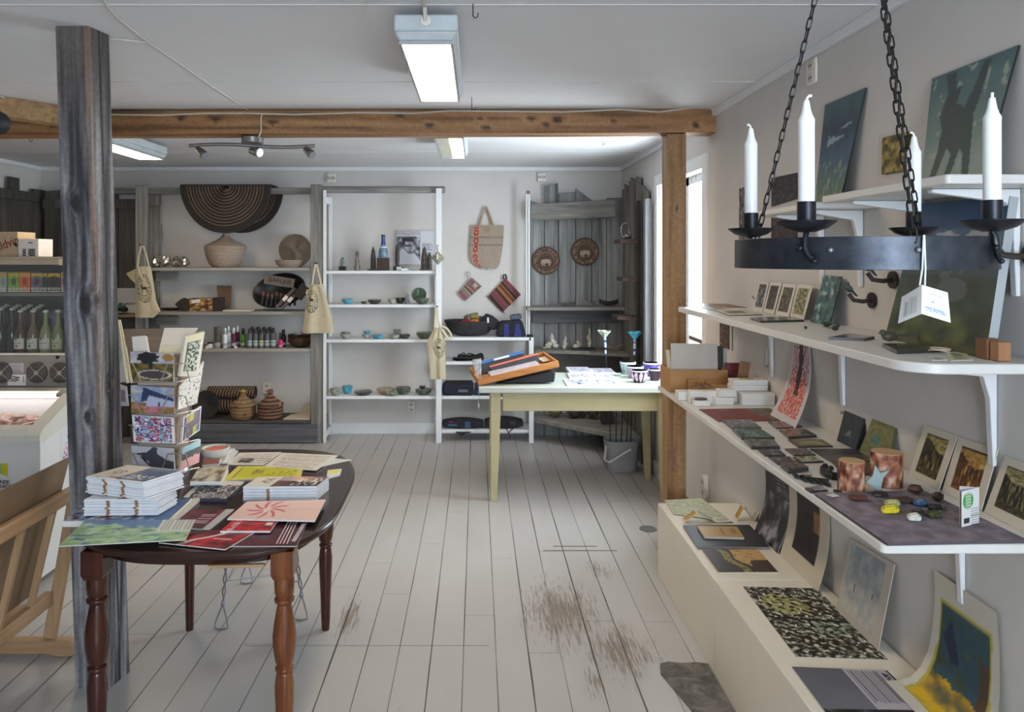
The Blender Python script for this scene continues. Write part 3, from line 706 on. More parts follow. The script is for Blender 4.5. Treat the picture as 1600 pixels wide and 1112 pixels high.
t = thing('coiled_mat', (c.x, 6.3, c.z), 'large dark coiled round mat folded over the weathered rail', 'mat')
c.z += .009
coil('', c.x, c.z+.002, .405, 6.268, pi, 2*pi, .955).build('front_fold', printmat(.85), t)
coil('', c.x+.07, c.z-.0, .395, 6.47, pi+.06, 2*pi-.02, .93).build('back_fold', printmat(.85), t)
MB().box(c.x-.38, c.x+.40, 6.255, 6.47, c.z, c.z+.012).build('fold', pt((52,44,40), .9), t, bevel=.005)
STRAW = ringwood((128,108,94), (176,158,142), .013)
# lidded straw basket
c = Vector((X(352), YI, Z1)); k = YI/F
t = thing('lidded_basket', c, 'large pale straw basket with a pointed lid on the top grey shelf', 'basket')
MB().lathe(c, [(.10,.002),(.135,.03),(.162,.10),(.172,.16),(.176,.178),(.165,.178)], 32).build('basket_body', STRAW, t)
MB().lathe(c+Vector((0,0,.172)), [(.178,0),(.178,.012),(.15,.03),(.08,.062),(.04,.09),(.022,.11),(.02,.125),(.026,.14),(.024,.155),(.0,.162)], 32).build('lid', STRAW, t)
# plate and bowl
R = Matrix.Rotation(radians(72), 3, 'X')
tag(coil('', X(460,6.53), Z1+.149, .147, 6.56, 0, 2*pi, 1.0, (108,90,78), (170,152,136), 1.1).build('straw_plate', printmat(.85, 90)), 'round coiled straw plate leaning upright behind a shallow bowl', 'plate')
tag(MB().lathe((X(452,6.36), 6.40, Z1), [(.09,.001),(.12,.03),(.135,.066),(.128,.066),(.11,.03),(0,.012)], 32, sq=.8).build('straw_bowl', STRAW), 'shallow pale straw bowl in front of the leaning plate', 'bowl')
# silver foil-like shells
SIL = pt((196,190,176), .28, metal=.85, var=40, vs=45, bmp=.8)
for i, (px, lb) in enumerate(((250,'leftmost of four crinkled silver bowls beside the left tote bag'),(264.5,'second of four crinkled silver bowls from the left'),(279,'third of four crinkled silver bowls from the left'),(293,'rightmost of four crinkled silver bowls on the top grey shelf'))):
    rest(tag(MB().ball((X(px), YI-.06-.01*(i%2), Z1+.042), (.038,.04,.042), 14, 9, wob=.7, seed=i*3).build('silver_bowl', SIL), lb, 'bowl', 'crinkled silver bowls'), Z1)
# shelf two
c = Vector((X(284), YI, Z2))
def prism_y(px_py, Y, d): return [at_y(a, b_, Y) for a, b_ in px_py], (0, d, 0)
P, o_ = prism_y([(273,476),(282,468),(287,466),(296,470),(296,486),(288,487),(281,484)], 6.34, .03)
rest(tag(MB().poly(P, o_).build('leaf_board', pt((52,38,32), .7), bevel=.003), 'dark brown leaf shaped board on the middle grey shelf', 'ornament'), Z2)
t = thing('gift_box', (X(320,6.35), 6.4, Z2), 'brown box with gold pattern and white label on the middle grey shelf', 'box')
MB().sheet([(X(295,6.32),6.335,Z2+.002),(X(331,6.32),6.335,Z2+.002),(X(331,6.32),6.335,Z2+.115),(X(294,6.32),6.335,Z2+.112)], .10, blot(4, [(60,40,24),(96,66,34),(150,112,60),(206,170,112)], 6, 5, 1.6), 30, 16, side=(60,42,32)).build('patterned_front', printmat(.5), t)
MB().box(X(331.5,6.34), X(347,6.36), 6.345, 6.44, Z2+.001, Z2+.118).build('dark_end', pt((46,34,30), .6), t, bevel=.003)
MB().rbox((X(306,6.33), 6.331, Z2+.088), (.07,.003,.03), (0,-.12,0)).build('label', pt((222,216,204), .5), t)
tag(MB().hexa([(X(341,6.5),6.50,Z2+.001),(X(360,6.5),6.50,Z2+.001),(X(360,6.5),6.52,Z2+.001),(X(341,6.5),6.52,Z2+.001),(X(338,6.55),6.56,Z2+.215),(X(360,6.55),6.56,Z2+.21),(X(360,6.55),6.58,Z2+.21),(X(338,6.55),6.58,Z2+.215)]).build('wooden_board', wood([(92,72,54),(116,92,70)], 'z', 20), bevel=.003), 'brown wooden board leaning on the wall behind the gold patterned box', 'board')
tag(MB().lathe((X(268,6.48),6.48,Z2), [(.05,.001),(.09,.012),(.095,.02),(.085,.02),(0,.008)], 24, sq=.6).build('flat_dish', DARK), 'flat dark dish on the middle grey shelf right of the left tote bag', 'dish')
tag(MB().box(X(350,6.36), X(393,6.36), 6.33, 6.45, Z2+.001, Z2+.012).build('paper_pad', pt((206,198,182), .7)), 'low pad of cream paper on the middle grey shelf', 'paper')
# oval bowl with brushes
c = Vector((X(435,6.4), 6.46, Z2+.165)); R = Matrix.Rotation(radians(-10), 3, 'Y')@Matrix.Rotation(radians(66), 3, 'X')
t = thing('oval_bowl', (c.x, c.y, Z2), 'large black oval wooden bowl tilted up and full of brushes', 'bowl')
MB().lathe(c, [(0,-.075),(.11,-.07),(.19,-.03),(.232,.02),(.236,.035),(.222,.032),(.18,-.015),(.10,-.052),(0,-.055)], 32, R=R, sq=.68).build('bowl_shell', pt((34,30,29), .45, var=10, vs=20), t)
for i in range(8):
    a = at_y(408+i*7.5, 482-abs(i-3.5)*.8, 6.36); b_ = at_y(411+i*7, 462+(i%3)*2, 6.385)
    t2 = tag(MB().cyl(a+Vector((0,0,.012)), b_, .010, .011, 10).mat(1).cyl(b_, b_+Vector((.0,.004,.035)), .012, .013, 10).build('brush', [pt((34,32,32), .7), pt((98,66,48), .6)]), 'brown ended short brush, %s from the left in the black oval bowl' % ('first','second','third','fourth','fifth','sixth','seventh','eighth')[i], 'brush', 'brushes in the black oval bowl')
for i, (a, b_) in enumerate((((432,480),(461,450)), ((440,482),(469,452)))):
    p = at_y(*a, 6.33); q = at_y(*b_, 6.36); d = (q-p)
    t2 = thing('packet', p, ('left' if i == 0 else 'right')+' one of two long brown packets with white bands in the black bowl', 'packet')
    MB().bar(p, q, .028, .012, (0,1,0)).build('wrapper', pt((84,70,66), .5), t2); MB().bar(p+d*.36, p+d*.58, .030, .015, (0,1,0)).build('band', pt((226,218,208), .5), t2)
P = [at_y(*q, 6.38) for q in ((412,443),(458,450),(461,436),(413,428))]
t2 = thing('card_lid', P[0], 'grey brown card with dark lettering standing up in the black oval bowl', 'card')
MB().poly(P, (0,.006,0)).build('card', pt((112,102,94), .7), t2)
text('SJARLJUS', .052, frame_of(at_y(437,439,6.377), P[1]-P[0], (0,0,1)), BLACK, t2)
tag(MB().rbox(at_y(470,456,6.30)+Vector((0,.03,0)), (.09,.006,.13), (radians(10), radians(40), 0)).build('dark_card', pt((52,48,46), .6)), 'dark card corner sticking out of the black bowl on the right', 'card')
# shelf three: bottles
def bottle(kind, px, y, r, h, body, cap, label, band=None, tube_=False, caph=.3):
    c = Vector((X(px, y), y, Z3+.001)); t = thing('cosmetics_bottle', c, label, 'bottle', 'care products on the third grey shelf')
    bh = h*(1-caph)
    if tube_: MB().lathe(c, [(r*.8,0),(r*.8,.03),(r,.04),(r*1.05,h)], 16, sq=.5).build('tube_body', body, t); MB().lathe(c, [(r*.82,0),(r*.82,.028)], 16, sq=.6).build('cap', cap, t)
    else:
        MB().lathe(c, [(r*.9,0),(r,.004),(r,bh*.93),(r*.6,bh)], 18).build('bottle_body', body, t)
        MB().lathe(c+Vector((0,0,bh)), [(r*.55,0),(r*.62,.002),(r*.6,h*caph-.003),(r*.5,h*caph)], 16).build('cap', cap, t)
    if band: MB().lathe(c+Vector((0,0,bh*.42)), [(r*1.01,0),(r*1.02,.001),(r*1.02,bh*.07),(r*1.01,bh*.075)], 18).build('band', band, t)
    MB().lathe(c+Vector((0,0,bh*.15)), [(r*1.005,0),(r*1.012,.001),(r*1.012,bh*.2),(r*1.005,bh*.2+.001)], 18).build('text_block', pt((150,150,150), .5, vs=200, var=50), t)
    return t
W_ = pt((228,228,232), .35); PU = pt((92,34,66), .35); GN = pt((70,140,34), .35); GY = pt((92,92,94), .45); BK = pt((26,26,28), .35); PK = pt((222,40,110), .4); CL = pt((190,196,200), .2, metal=.3)
BL_ = pt((170,214,214), .4); YL_ = pt((222,206,120), .4)
bottle('', 352, 6.36, .020, .17, W_, CL, 'white bottle with clear cap, first of the row of care products'); bottle('', 357, 6.44, .020, .18, W_, CL, 'white bottle with clear cap standing behind the first white bottle')
bottle('', 365, 6.36, .020, .175, PU, CL, 'purple bottle with clear cap beside the white bottles'); bottle('', 371, 6.44, .021, .185, PU, CL, 'dark purple bottle standing behind the front purple bottle')
bottle('', 380, 6.40, .020, .165, GN, BK, 'bright green bottle with black cap on the third grey shelf', pt((40,90,20),.4))
for i, (px, bd, lb) in enumerate(((390.5,BL_,'first'),(399.5,BL_,'second'),(408.5,YL_,'third and yellow banded'),(417.5,BL_,'fourth'),(427,BL_,'last'))):
    bottle('', px, 6.36, .022 if i < 4 else .024, .165+.006*(i == 4), GY, BK, 'grey bottle with black cap, %s of five front ones' % lb, bd, caph=.22)
for i, px in enumerate((394,403,412.5,421.5)): bottle('', px, 6.47, .020, .17, GY, BK, 'grey bottle mostly hidden in the rear row, %s from the left' % ('first','second','third','fourth')[i], caph=.25)
bottle('', 438.5, 6.36, .019, .13, PK, BK, 'small pink bottle with black cap right of the grey bottles', caph=.45); bottle('', 443, 6.45, .022, .15, BK, BK, 'black bottle standing behind the small pink bottle')
bottle('', 340, 6.37, .030, .18, pt((90,84,78), .5), pt((170,160,150), .4), 'grey brown squeeze tube standing on its cap left of the white bottles', tube_=True)
c = Vector((X(329,6.38), 6.38, Z3+.001)); t = thing('cream_jar', c, 'small white jar with dark lid on the third grey shelf', 'jar')
MB().lathe(c, [(.024,0),(.026,.003),(.026,.035)], 20).build('jar_body', W_, t); MB().lathe(c+Vector((0,0,.035)), [(.027,0),(.027,.011),(.024,.012)], 20).build('lid', BK, t)
for px, lb in ((323.5,'small price card left of the cream jar'),(368,'small price card before the purple bottles')): tag(MB().box(X(px,6.31)-.012, X(px,6.31)+.012, 6.31, 6.325, Z3+.001, Z3+.022).build('price_card', pt((216,210,196), .6)), lb, 'card')
# stacked bowls with ties
for i in range(3):
    tag(MB().lathe((X(467,6.36), 6.44, Z3+.002+.018*i), [(.045,0),(.09,.02),(.118,.055),(.112,.055),(.08,.02),(0,.008)], 28, wob=.03, seed=i).build('wooden_bowl', pt([(74,52,38),(120,84,60),(88,60,44)][i], .45, var=16, vs=30)),
        ['lowest of three nested brown wooden bowls','middle of three nested brown wooden bowls','topmost of three nested brown wooden bowls'][i]+' on the third grey shelf', 'bowl')
m = MB(); random.seed(8)
for i in range(7): m.ball((X(452+i*5,6.36), 6.42+random.uniform(-.02,.03), Z3+.095+random.uniform(-.004,.01)), (.028,.022,.014), 8, 6, wob=.6, seed=i)
tag(m.build('leather_goods', pt((42,34,34), .5, var=14, vs=60)), 'heap of dark leather bits in the nested brown bowls', 'leather goods')
for px, c_, lb in ((459,(40,160,60),'green ribbon on the leather heap, left'),(471,(190,40,90),'pink ribbon on the leather heap'),(481,(50,170,70),'green ribbon on the leather heap, right')):
    tag(MB().rbox((X(px,6.36), 6.41, Z3+.124), (.035,.02,.008), (0,.5,.3)).build('ribbon', pt(c_, .5)), lb, 'ribbon')
tag(MB().lathe((X(247,6.36), 6.372, Z3+.001), [(.04,0),(.062,.03),(.07,.075),(.064,.075),(.05,.03),(0,.01)], 24).ball((X(247,6.36),6.372,Z3+.10), (.045,.04,.04), wob=.5).build('dark_bowl', pt((58,46,42), .5, var=12, vs=40)), 'dark heaped bowl at the left end of the third grey shelf', 'bowl')
# bottom bench: striped lidded baskets
def stripes(seed):
    cols = [(126,88,66),(190,168,140),(78,38,38),(160,124,94),(132,58,60),(150,134,70),(60,40,34),(196,176,144)]
    def f(t, z):
        k = int((z+.3)*105); return cols[(k*5+seed*3+(k//3)) % len(cols)] if noise.noise(Vector((t*3, k, seed))) > -.35 else cols[(k+2) % len(cols)]
    return f
def sbasket(px, seed, label, top):
    c = Vector((X(px,6.36), 6.37, ZB_+.001)); t = thing('striped_basket', c, label, 'basket')
    f = stripes(seed)
    prof = [(.075,0),(.098,.02),(.108,.06),(.108,.10),(.10,.118)]
    fine = []
    for (a, b_) in zip(prof, prof[1:]):
        for i in range(10): fine.append((a[0]+(b_[0]-a[0])*i/10+.0012*(i%2), a[1]+(b_[1]-a[1])*i/10))
    MB().lathe(c, fine+[prof[-1]], 28, colf=f).build('basket_body', printmat(.8, 90), t)
    lp = [(.112,.118),(.112,.130),(.085,.150),(.055,.172),(.034,.19),(.020,.205),(.020,.222),(.026,.235),(.022,.25),(0,.256)]
    fine = []
    for (a, b_) in zip(lp, lp[1:]):
        for i in range(6): fine.append((a[0]+(b_[0]-a[0])*i/6, a[1]+(b_[1]-a[1])*i/6))
    MB().lathe(c, fine+[lp[-1]], 28, colf=lambda a, z: top if z > .232 else f(a, z)).build('lid', printmat(.8, 90), t)
sbasket(379, 1, 'striped brown lidded basket with a yellow knob, left of the pair', (190,160,60)); sbasket(422, 2, 'striped red and yellow lidded basket under the socket, right of the pair', (140,80,64))
# rolled black-and-tan mats
def roll(p0, p1, r, label, ph):
    p0 = Vector(p0); p1 = Vector(p1); d = p1-p0; L = d.length; d.normalize(); a = d.orthogonal().normalized(); b_ = d.cross(a); vs = []; cs = []; fs = []; na, nl = 40, 90
    for i in range(nl+1):
        for j in range(na):
            t = 2*pi*j/na; vs.append(p0+d*L*i/nl+(a*cos(t)+b_*sin(t))*r); k = (i/nl*L/.026+j/na*1.5*ph) % 1
            cs.append((38,32,30) if k < .62 else (150,122,94))
    for i in range(nl): fs += [(i*na+j, i*na+(j+1)%na, (i+1)*na+(j+1)%na, (i+1)*na+j) for j in range(na)]
    fs += [tuple(range(na)), tuple(range(nl*na, (nl+1)*na))]
    return tag(MB().add(vs, fs, cs).build('rolled_mat', printmat(.8)), label, 'mat')
roll((X(322,6.5),6.56,ZB_+.195), (X(396,6.5),6.56,ZB_+.195), .055, 'upper of two rolled black and tan striped mats behind the baskets', 2); roll((X(322,6.45),6.56,ZB_+.07), (X(386,6.45),6.56,ZB_+.07), .062, 'lower of two rolled black and tan striped mats behind the baskets', -2)
tag(MB().lathe((X(318,6.3), 6.40, ZB_+.12), [(0,0),(.07,.005),(.12,.05),(.112,.05),(0,.015)], 24, R=Matrix.Rotation(radians(80), 3, 'X')).build('dark_dish', DARK), 'round black dish standing on edge beside the postcard rack', 'dish')
# paper bags pack
tag(MB().hexa([(X(441,6.3),6.32,ZB_+.001),(X(484,6.3),6.31,ZB_+.001),(X(484,6.4),6.45,ZB_+.001),(X(448,6.4),6.46,ZB_+.001),(X(441,6.3),6.32,ZB_+.014),(X(484,6.3),6.31,ZB_+.018),(X(484,6.4),6.45,ZB_+.05),(X(452,6.4),6.46,ZB_+.02)]).build('folded_cloth_bag', pt((196,184,160), .8), bevel=.004), 'folded cream cloth bag lying at the right end of the grey bench', 'bag')
tag(MB().hexa([(X(462,6.4),6.47,ZB_+.001),(X(488,6.4),6.47,ZB_+.001),(X(488,6.4),6.55,ZB_+.001),(X(462,6.4),6.55,ZB_+.001),(X(474,6.4),6.48,ZB_+.10),(X(488,6.4),6.48,ZB_+.07),(X(488,6.4),6.50,ZB_+.07),(X(474,6.4),6.50,ZB_+.10)]).build('folded_cloth_bag', pt((188,174,148), .8), bevel=.004), 'crumpled cream bag standing against the wall on the grey bench', 'bag')
# plank shelf left of the post, wood sign and green toy
tag(MB().box(X(180,6.35), X(212,6.35), 6.34, 6.49, 1.07, 1.095).build('short_shelf', wood([(120,96,72),(150,124,98)], 'x'), bevel=.003), 'short brown shelf behind the weathered post left of the tote bag', 'shelf')
P = [at_y(*q, 6.46) for q in ((182,489),(213,489),(213,450),(181,450))]
t = thing('printed_box', P[0], 'grey box with black lettering partly behind the left tote bag', 'box')
MB().poly(P, (0,.03,0)).build('box_body', pt((186,182,176), .6), t, bevel=.002); text('Lokal Julia', .028, frame_of(at_y(203,474,6.458), (1,0,0), (0,0,1)), BLACK, t)
c = at_y(190, 480, 6.38)
t = thing('toy_tractor', c, 'tiny green toy tractor on the short brown shelf', 'toy')
MB().box(c.x-.035, c.x+.03, 6.36, 6.40, c.z-.01, c.z+.022).box(c.x-.02, c.x+.0, 6.365, 6.395, c.z+.022, c.z+.04).build('body', pt((36,110,76), .3), t, bevel=.004)
for dx, r in ((-.026,.018), (.022,.022)): MB().cyl((c.x+dx,6.352,c.z-.018), (c.x+dx,6.408,c.z-.018), r, n=16).build('wheel', BLACK, t)

# ------------------------------------------------------------ cloth bags
def bagsheet(rows, Y, th, fn, fold, seed, nu=52, nv=90, side=None, lean=0):
    """rows: (py, xl, xr) outline from top to bottom"""
    def row(v):
        t = v*(len(rows)-1); i = min(int(t), len(rows)-2); f = t-i
        return [rows[i][k]*(1-f)+rows[i+1][k]*f for k in range(3)]
    G = []; C = []; B = []
    for j in range(nv+1):
        v = j/nv; py, a, b_ = row(v)
        for i in range(nu+1):
            u = i/nu; p = at_y(a+(b_-a)*u, py, Y)
            e = (1-(2*u-1)**4)
            d = fold*(noise.noise(Vector((u*3.2, v*1.1, seed)))+.5*sin(u*9+seed)*v)-th*.5*e
            G.append(p+Vector((0, d+lean*v, 0))); B.append(p+Vector((0, th*.5*e+.002+lean*v, 0))); C.append(fn(u, 1-v))
    w = nu+1; n = len(G)
    fs = [(j*w+i, (j+1)*w+i, (j+1)*w+i+1, j*w+i+1) for j in range(nv) for i in range(nu)]
    rim = [i for i in range(w)]+[j*w+nu for j in range(1,nv+1)]+[nv*w+i for i in range(nu-1,-1,-1)]+[j*w for j in range(nv-1,0,-1)]
    m = MB(); m.add(G+B, fs+[tuple(k+n for k in f[::-1]) for f in fs]+[(rim[k], rim[(k+1)%len(rim)], rim[(k+1)%len(rim)]+n, rim[k]+n) for k in range(len(rim))], C+C)
    return m
CANV = (206,194,164); CANM = printmat(.85, 120)
def strap(pts, Y, w_=.012, mat_=None, parent=None, th=.004):
    P = [at_y(a, b_, Y) for a, b_ in pts]; m = MB()
    m.tube(P, w_, 4); 
    for i, v in enumerate(m.v):
        m.v[i] = Vector((v.x, Y+(v.y-Y)*th/w_, v.z))
    return m.build('strap', mat_, parent)
CST = pt((206,194,164), .85, vs=60)
t = thing('tote_bag', at_y(227,495,6.22), 'cream cotton tote bag with round black emblem hanging on the left grey post', 'bag')
bagsheet([(416,213,235),(419,212,236),(430,211,238),(450,211,241),(470,211,244),(486,211,251),(496,211,240)], 6.22, .03, lambda u, v: emblem(u, v, .52, .50, .36, .19, (40,38,36), CANV), .012, 1).build('bag_body', CANM, t)
bagsheet([(419,213,216),(427,197,216),(434,202,216),(441,209,216),(446,214,216)], 6.235, .01, solid(CANV), .004, 2, 8, 12).build('side_flap', CANM, t)
strap([(215,417),(217,400),(221,384),(224,384),(229,400),(233,417)], 6.215, .010, CST, t); strap([(216,417),(219,428),(226,440),(230,446)], 6.185, .009, CST, t)
tag(MB().tube([(X(221,6.23),6.285,1.69),(X(221,6.23),6.20,1.69),(X(221,6.23),6.195,1.705)], .004).build('peg', DARK), 'peg on the left grey post carrying a tote bag', 'hook')
t = thing('tote_bag', at_y(497,520,6.22), 'cream cotton tote bag with round black emblem hanging on the second grey post', 'bag')
bagsheet([(444,487,500),(447,484,503),(455,482,507),(475,478,513),(500,475,519),(520,473,522)], 6.22, .03, lambda u, v: emblem(u, v, .26, .47, .30, .175, (40,38,36), CANV), .016, 3).build('bag_body', CANM, t)
strap([(488,445),(490,430),(493,413),(495,413),(499,430),(502,446)], 6.215, .010, CST, t); strap([(503,444),(505,447),(504,451),(501,450)], 6.18, .008, CST, t)
bagsheet([(452,479,483),(458,477,482),(461,480,482)], 6.23, .008, solid(CANV), .003, 4, 5, 6).build('side_flap', CANM, t)
tag(MB().tube([(X(494,6.23),6.285,1.535),(X(494,6.23),6.20,1.535),(X(494,6.23),6.195,1.55)], .004).build('peg', DARK), 'peg on the second grey post carrying a tote bag', 'hook')
t = thing('tote_bag', at_y(683,592,6.2), 'slim folded cream tote bag hanging on the middle white upright', 'bag')
bagsheet([(512,679,690),(520,674,692),(535,667,697),(550,669,697),(570,671,697),(592,672,697)], 6.20, .035, lambda u, v: emblem(u, v, .62, .50, .32, .185, (40,38,36), CANV) if u < .97 else CANV, .02, 5).build('bag_body', CANM, t)
strap([(680,514),(680,500),(682,480),(683,480),(684,500),(688,514)], 6.195, .012, CST, t); strap([(690,509),(699,513),(705,522),(705,529),(700,529),(695,521),(690,514)], 6.18, .010, CST, t)
tag(MB().tube([(X(683,6.2),6.285,1.17),(X(683,6.2),6.19,1.17),(X(683,6.2),6.185,1.18)], .004).build('peg', DARK), 'peg on the middle white upright carrying a slim tote bag', 'hook')
# burlap tote on the wall
def burl(u, v):
    c = mixc((156,140,122), (182,168,150), .5+.5*fb(u*30, v*30, 1))
    if .10 < u < .27:
        c = (196,150,130); k = (v*9.3) % 1; x = (u-.185)/.075; y = (k-.5)/.42; r = math.hypot(x, y)
        if .45 < r < 1: c = (168,46,40)
    if abs(v-.745) < .008 or abs(v-.64) < .006: c = (128,110,92)
    if v < .10-.25*(u-.1)**2: c = (196,188,174)
    if .30 < u < .50 and .03 < v < .085 and (int(u*60)+int(v*60)) % 2 == 0: c = (30,28,28)
    return c
Yw = YB-.022
t = thing('burlap_tote', at_y(760,420,Yw), 'beige burlap tote bag with red flower stripe hanging on the back wall', 'bag')
bagsheet([(352,735,787),(360,735,787),(380,734,786),(400,733,783),(410,736,781),(417,744,778),(420,754,774)], Yw, .03, burl, .006, 6, 50, 70).build('bag_body', printmat(.9, 150), t)
sm = pt((168,150,126), .9)
strap([(750,352),(753,340),(758,324),(760,323),(763,330),(771,352)], Yw-.012, .010, sm, t); strap([(748,353),(752,338),(759,326),(765,338),(768,352)], Yw-.0, .010, sm, t)
MB().box(at_y(757,0,Yw).x, at_y(765,0,Yw).x, Yw-.022, Yw-.017, at_y(0,363,Yw).z, at_y(0,354,Yw).z).build('label_patch', pt((150,128,104), .8), t)
# woven pouches
def weave(cols, n, ang=0):
    def f(u, v):
        k = int(u*n); return mixc(cols[k % len(cols)], (40,30,30), .25*abs(fb(u*40, v*40, 3)))
    return f
def pouch(q, Y, cols, n, label, loop):
    P = [at_y(a, b_, Y) for a, b_ in q]
    t = thing('woven_pouch', P[0], label, 'pouch')
    MB().sheet([p-Vector((0,.012,0)) for p in P], .012, weave(cols, n), 40, 20).build('pouch_body', printmat(.85, 120), t, bevel=0)
    strap(loop[0], Y-.008, loop[1], loop[2], t); return t
PT = [(150,84,96),(150,84,96),(140,128,112),(140,128,112),(160,150,132),(84,66,60),(176,120,118),(110,98,84),(140,128,112)]
t = pouch([(727,470),(753,447),(737,433),(716,457)][::1], Yw, PT, 12, 'small grey and pink striped pouch hanging on the wall under the burlap tote', ([(732,436),(731,426),(734,424),(735,435)], .004, pt((150,146,140), .8)))
MB().rbox(at_y(742.5,446,Yw-.02), (.04,.005,.035), (0,.8,0)).build('flap_tab', pt((176,164,146), .8), t)
PC = [(48,36,36),(110,78,72),(128,60,74),(142,70,84),(112,74,62),(52,38,36),(160,100,62),(172,112,66),(92,54,42),(150,92,58)]
t = pouch([(786,487),(814,460),(790,434),(764,461)], Yw, PC, 14, 'larger dark striped pouch with orange bands hanging on the wall, right of the small pouch', ([(789,437),(786,434),(787,429),(790,429),(792,436)], .008, pt((34,28,30), .8)))
MB().sheet([at_y(a, b_, Yw-.001) for a, b_ in ((783,486),(789,490),(768,463),(760,462))], .01, weave(PC, 7), 16, 12).build('side_pleat', printmat(.85, 120), t)
# ------------------------------------------------------------ things on the white shelving
W1, W2, W3, W4 = zs(423), zs(476), zs(531), zs(620)
STN = pt((52,42,44), .45, var=12, vs=40)
c = Vector((X(535), YI, W1+.001)); t = thing('figurine', c, 'small grey figurine on a black block at the left of the top white shelf', 'figurine')
MB().box(c.x-.028, c.x+.028, YI-.025, YI+.025, c.z, c.z+.036).build('base', BLACK, t, bevel=.002)
MB().ball(c+Vector((0,0,.065)), (.018,.014,.03), wob=.5).ball(c+Vector((.003,0,.10)), (.012,.01,.014), wob=.4).ball(c+Vector((-.01,0,.085)), (.009,.009,.012)).build('figure', pt((104,118,116), .5, var=24, vs=60), t)
c = Vector((X(558), YI, W1+.001))
tag(MB().lathe(c, [(.026,0),(.026,.035),(.018,.06),(.020,.09),(.012,.11),(.014,.125),(.018,.14),(.014,.158),(0,.162)], 14, wob=.35, seed=3).build('figurine', pt((110,106,92), .45, var=34, vs=55)), 'tall mottled stone figurine, second from the left on the top white shelf', 'figurine')
def shard(px, w_, h, label, mat_=STN, foot=.0, dx=0):
    c = Vector((X(px), YI, W1+.001)); m = MB()
    m.lathe(c, [(w_*.5,0),(w_*.52,h*.3),(w_*.46,h*.6),(w_*.32,h*.85),(w_*.12,h*.97),(0,h)], 12, sq=.55, wob=.12, seed=px)
    if foot: m.box(c.x-foot-.01, c.x+foot+.02, YI-.03, YI+.03, c.z-.0005, c.z+.012)
    return tag(m.build('stone_shard', mat_, bevel=0), label, 'sculpture')
shard(583, .045, .205, 'dark pointed stone left of the blue bottle', foot=.035)
c = Vector((X(599), YI-.01, W1+.001))
tag(MB().box(c.x-.05, c.x+.05, YI-.055, YI+.035, W1+.001, W1+.112).build('wooden_block', wood([(52,38,34),(70,52,46)], 'z'), bevel=.004), 'dark wooden block under the blue bottle on the top white shelf', 'block')
c = Vector((X(599), YI-.01, W1+.114)); t = thing('bottle', c, 'blue bottle with dark neck standing on the wooden block', 'bottle')
MB().lathe(c, [(.036,0),(.040,.006),(.040,.045),(.034,.075),(.021,.11)], 20).build('bottle_body', pt((104,130,156), .25, var=26, vs=24), t)
MB().lathe(c+Vector((0,0,.11)), [(.021,0),(.018,.02),(.016,.06),(.016,.075)], 20).build('neck_foil', pt((34,66,132), .25), t)
MB().lathe(c+Vector((0,0,.185)), [(.0165,0),(.018,.004),(.017,.012),(0,.014)], 16).build('cap', BLACK, t); MB().lathe(c+Vector((0,0,.084)), [(.033,0),(.031,.012)], 20).build('collar_label', pt((214,210,206), .4), t)
t = thing('stone_sculpture', (X(621), YI, W1+.001), 'dark blade shaped stone on a black base with a pale patch before the poster', 'sculpture')
(MB().box(X(615), X(629), YI-.03, YI+.03, W1+.001, W1+.038).mat(1).box(X(620), X(628.5), YI-.032, YI-.03, W1+.004, W1+.034).build('base', [BLACK, pt((170,176,180), .4, var=60, vs=120)], t, bevel=.001))
c = Vector((X(621), YI, W1+.0385)); MB().lathe(c, [(.014,0),(.019,.05),(.019,.11),(.013,.175),(0,.195)], 12, sq=.6).build('blade', STN, t)
def poster(u, v):
    if u < .62:
        if v > .84: return (200,200,210) if noise.noise(Vector((u*50, v*40, 0))) < .15 or v < .88 else (90,90,100)
        x, y = u/.62, v/.84
        if inpoly(x, y, [(.30,.62),(.42,.46),(.58,.50),(.64,.70),(.56,.86),(.36,.86),(.28,.74)]): 
            if y > .80 or (y > .70 and x < .34): return (34,34,40)
            if .64 < y < .70: return (52,52,60)
            return (176,178,186) if x < .5 else (136,138,148)
        if inpoly(x, y, [(.2,.95),(.62,.95),(.68,.78),(.56,.86),(.34,.84),(.24,.66)]): return (30,30,36)
        if inpoly(x, y, [(0,.42),(.28,.56),(.5,.36),(.75,.40),(1,.1),(1,0),(0,0)]): return (206,208,216)
        if inpoly(x, y, [(.32,.5),(.46,.40),(.56,.18),(.42,.3)]): return (60,62,72)
        return pal([(46,48,56),(110,112,122),(186,188,196)], .5+.8*fb(x*5, y*5, 2))
    if .66 < u < .96 and v < .62 and v > .02: return (96,98,108) if (v*34) % 1 < .42 and u < .92+.05*sin(v*90) else (204,205,214)
    return (206,207,216)
tag(MB().sheet([(X(621,6.58),6.575,Z(413,6.5)),(X(679,6.58),6.575,Z(413,6.5)),(X(679,6.6),6.60,Z(360,6.5)),(X(620,6.6),6.60,Z(360,6.5))], .003, poster, 96, 76).build('portrait_poster', printmat(.5)), 'black and white poster of a person in glasses behind the dark stones', 'poster')
shard(663, .055, .20, 'dark pointed sculpture with pale edge at the right of the top white shelf', pt((70,62,58), .4, var=34, vs=30), foot=.03); shard(671, .045, .155, 'smaller dark stone beside the pointed sculpture at the right end', pt((60,54,54), .4, var=24, vs=30))
tag(MB().ball((X(640,6.4), 6.36, W1+.014), (.0,.0,.0)).box(X(627,6.3), X(638,6.3), 6.30, 6.32, W1+.001, W1+.02).build('small_card', pt((210,212,220), .6)), 'tiny white card below the portrait poster', 'card')
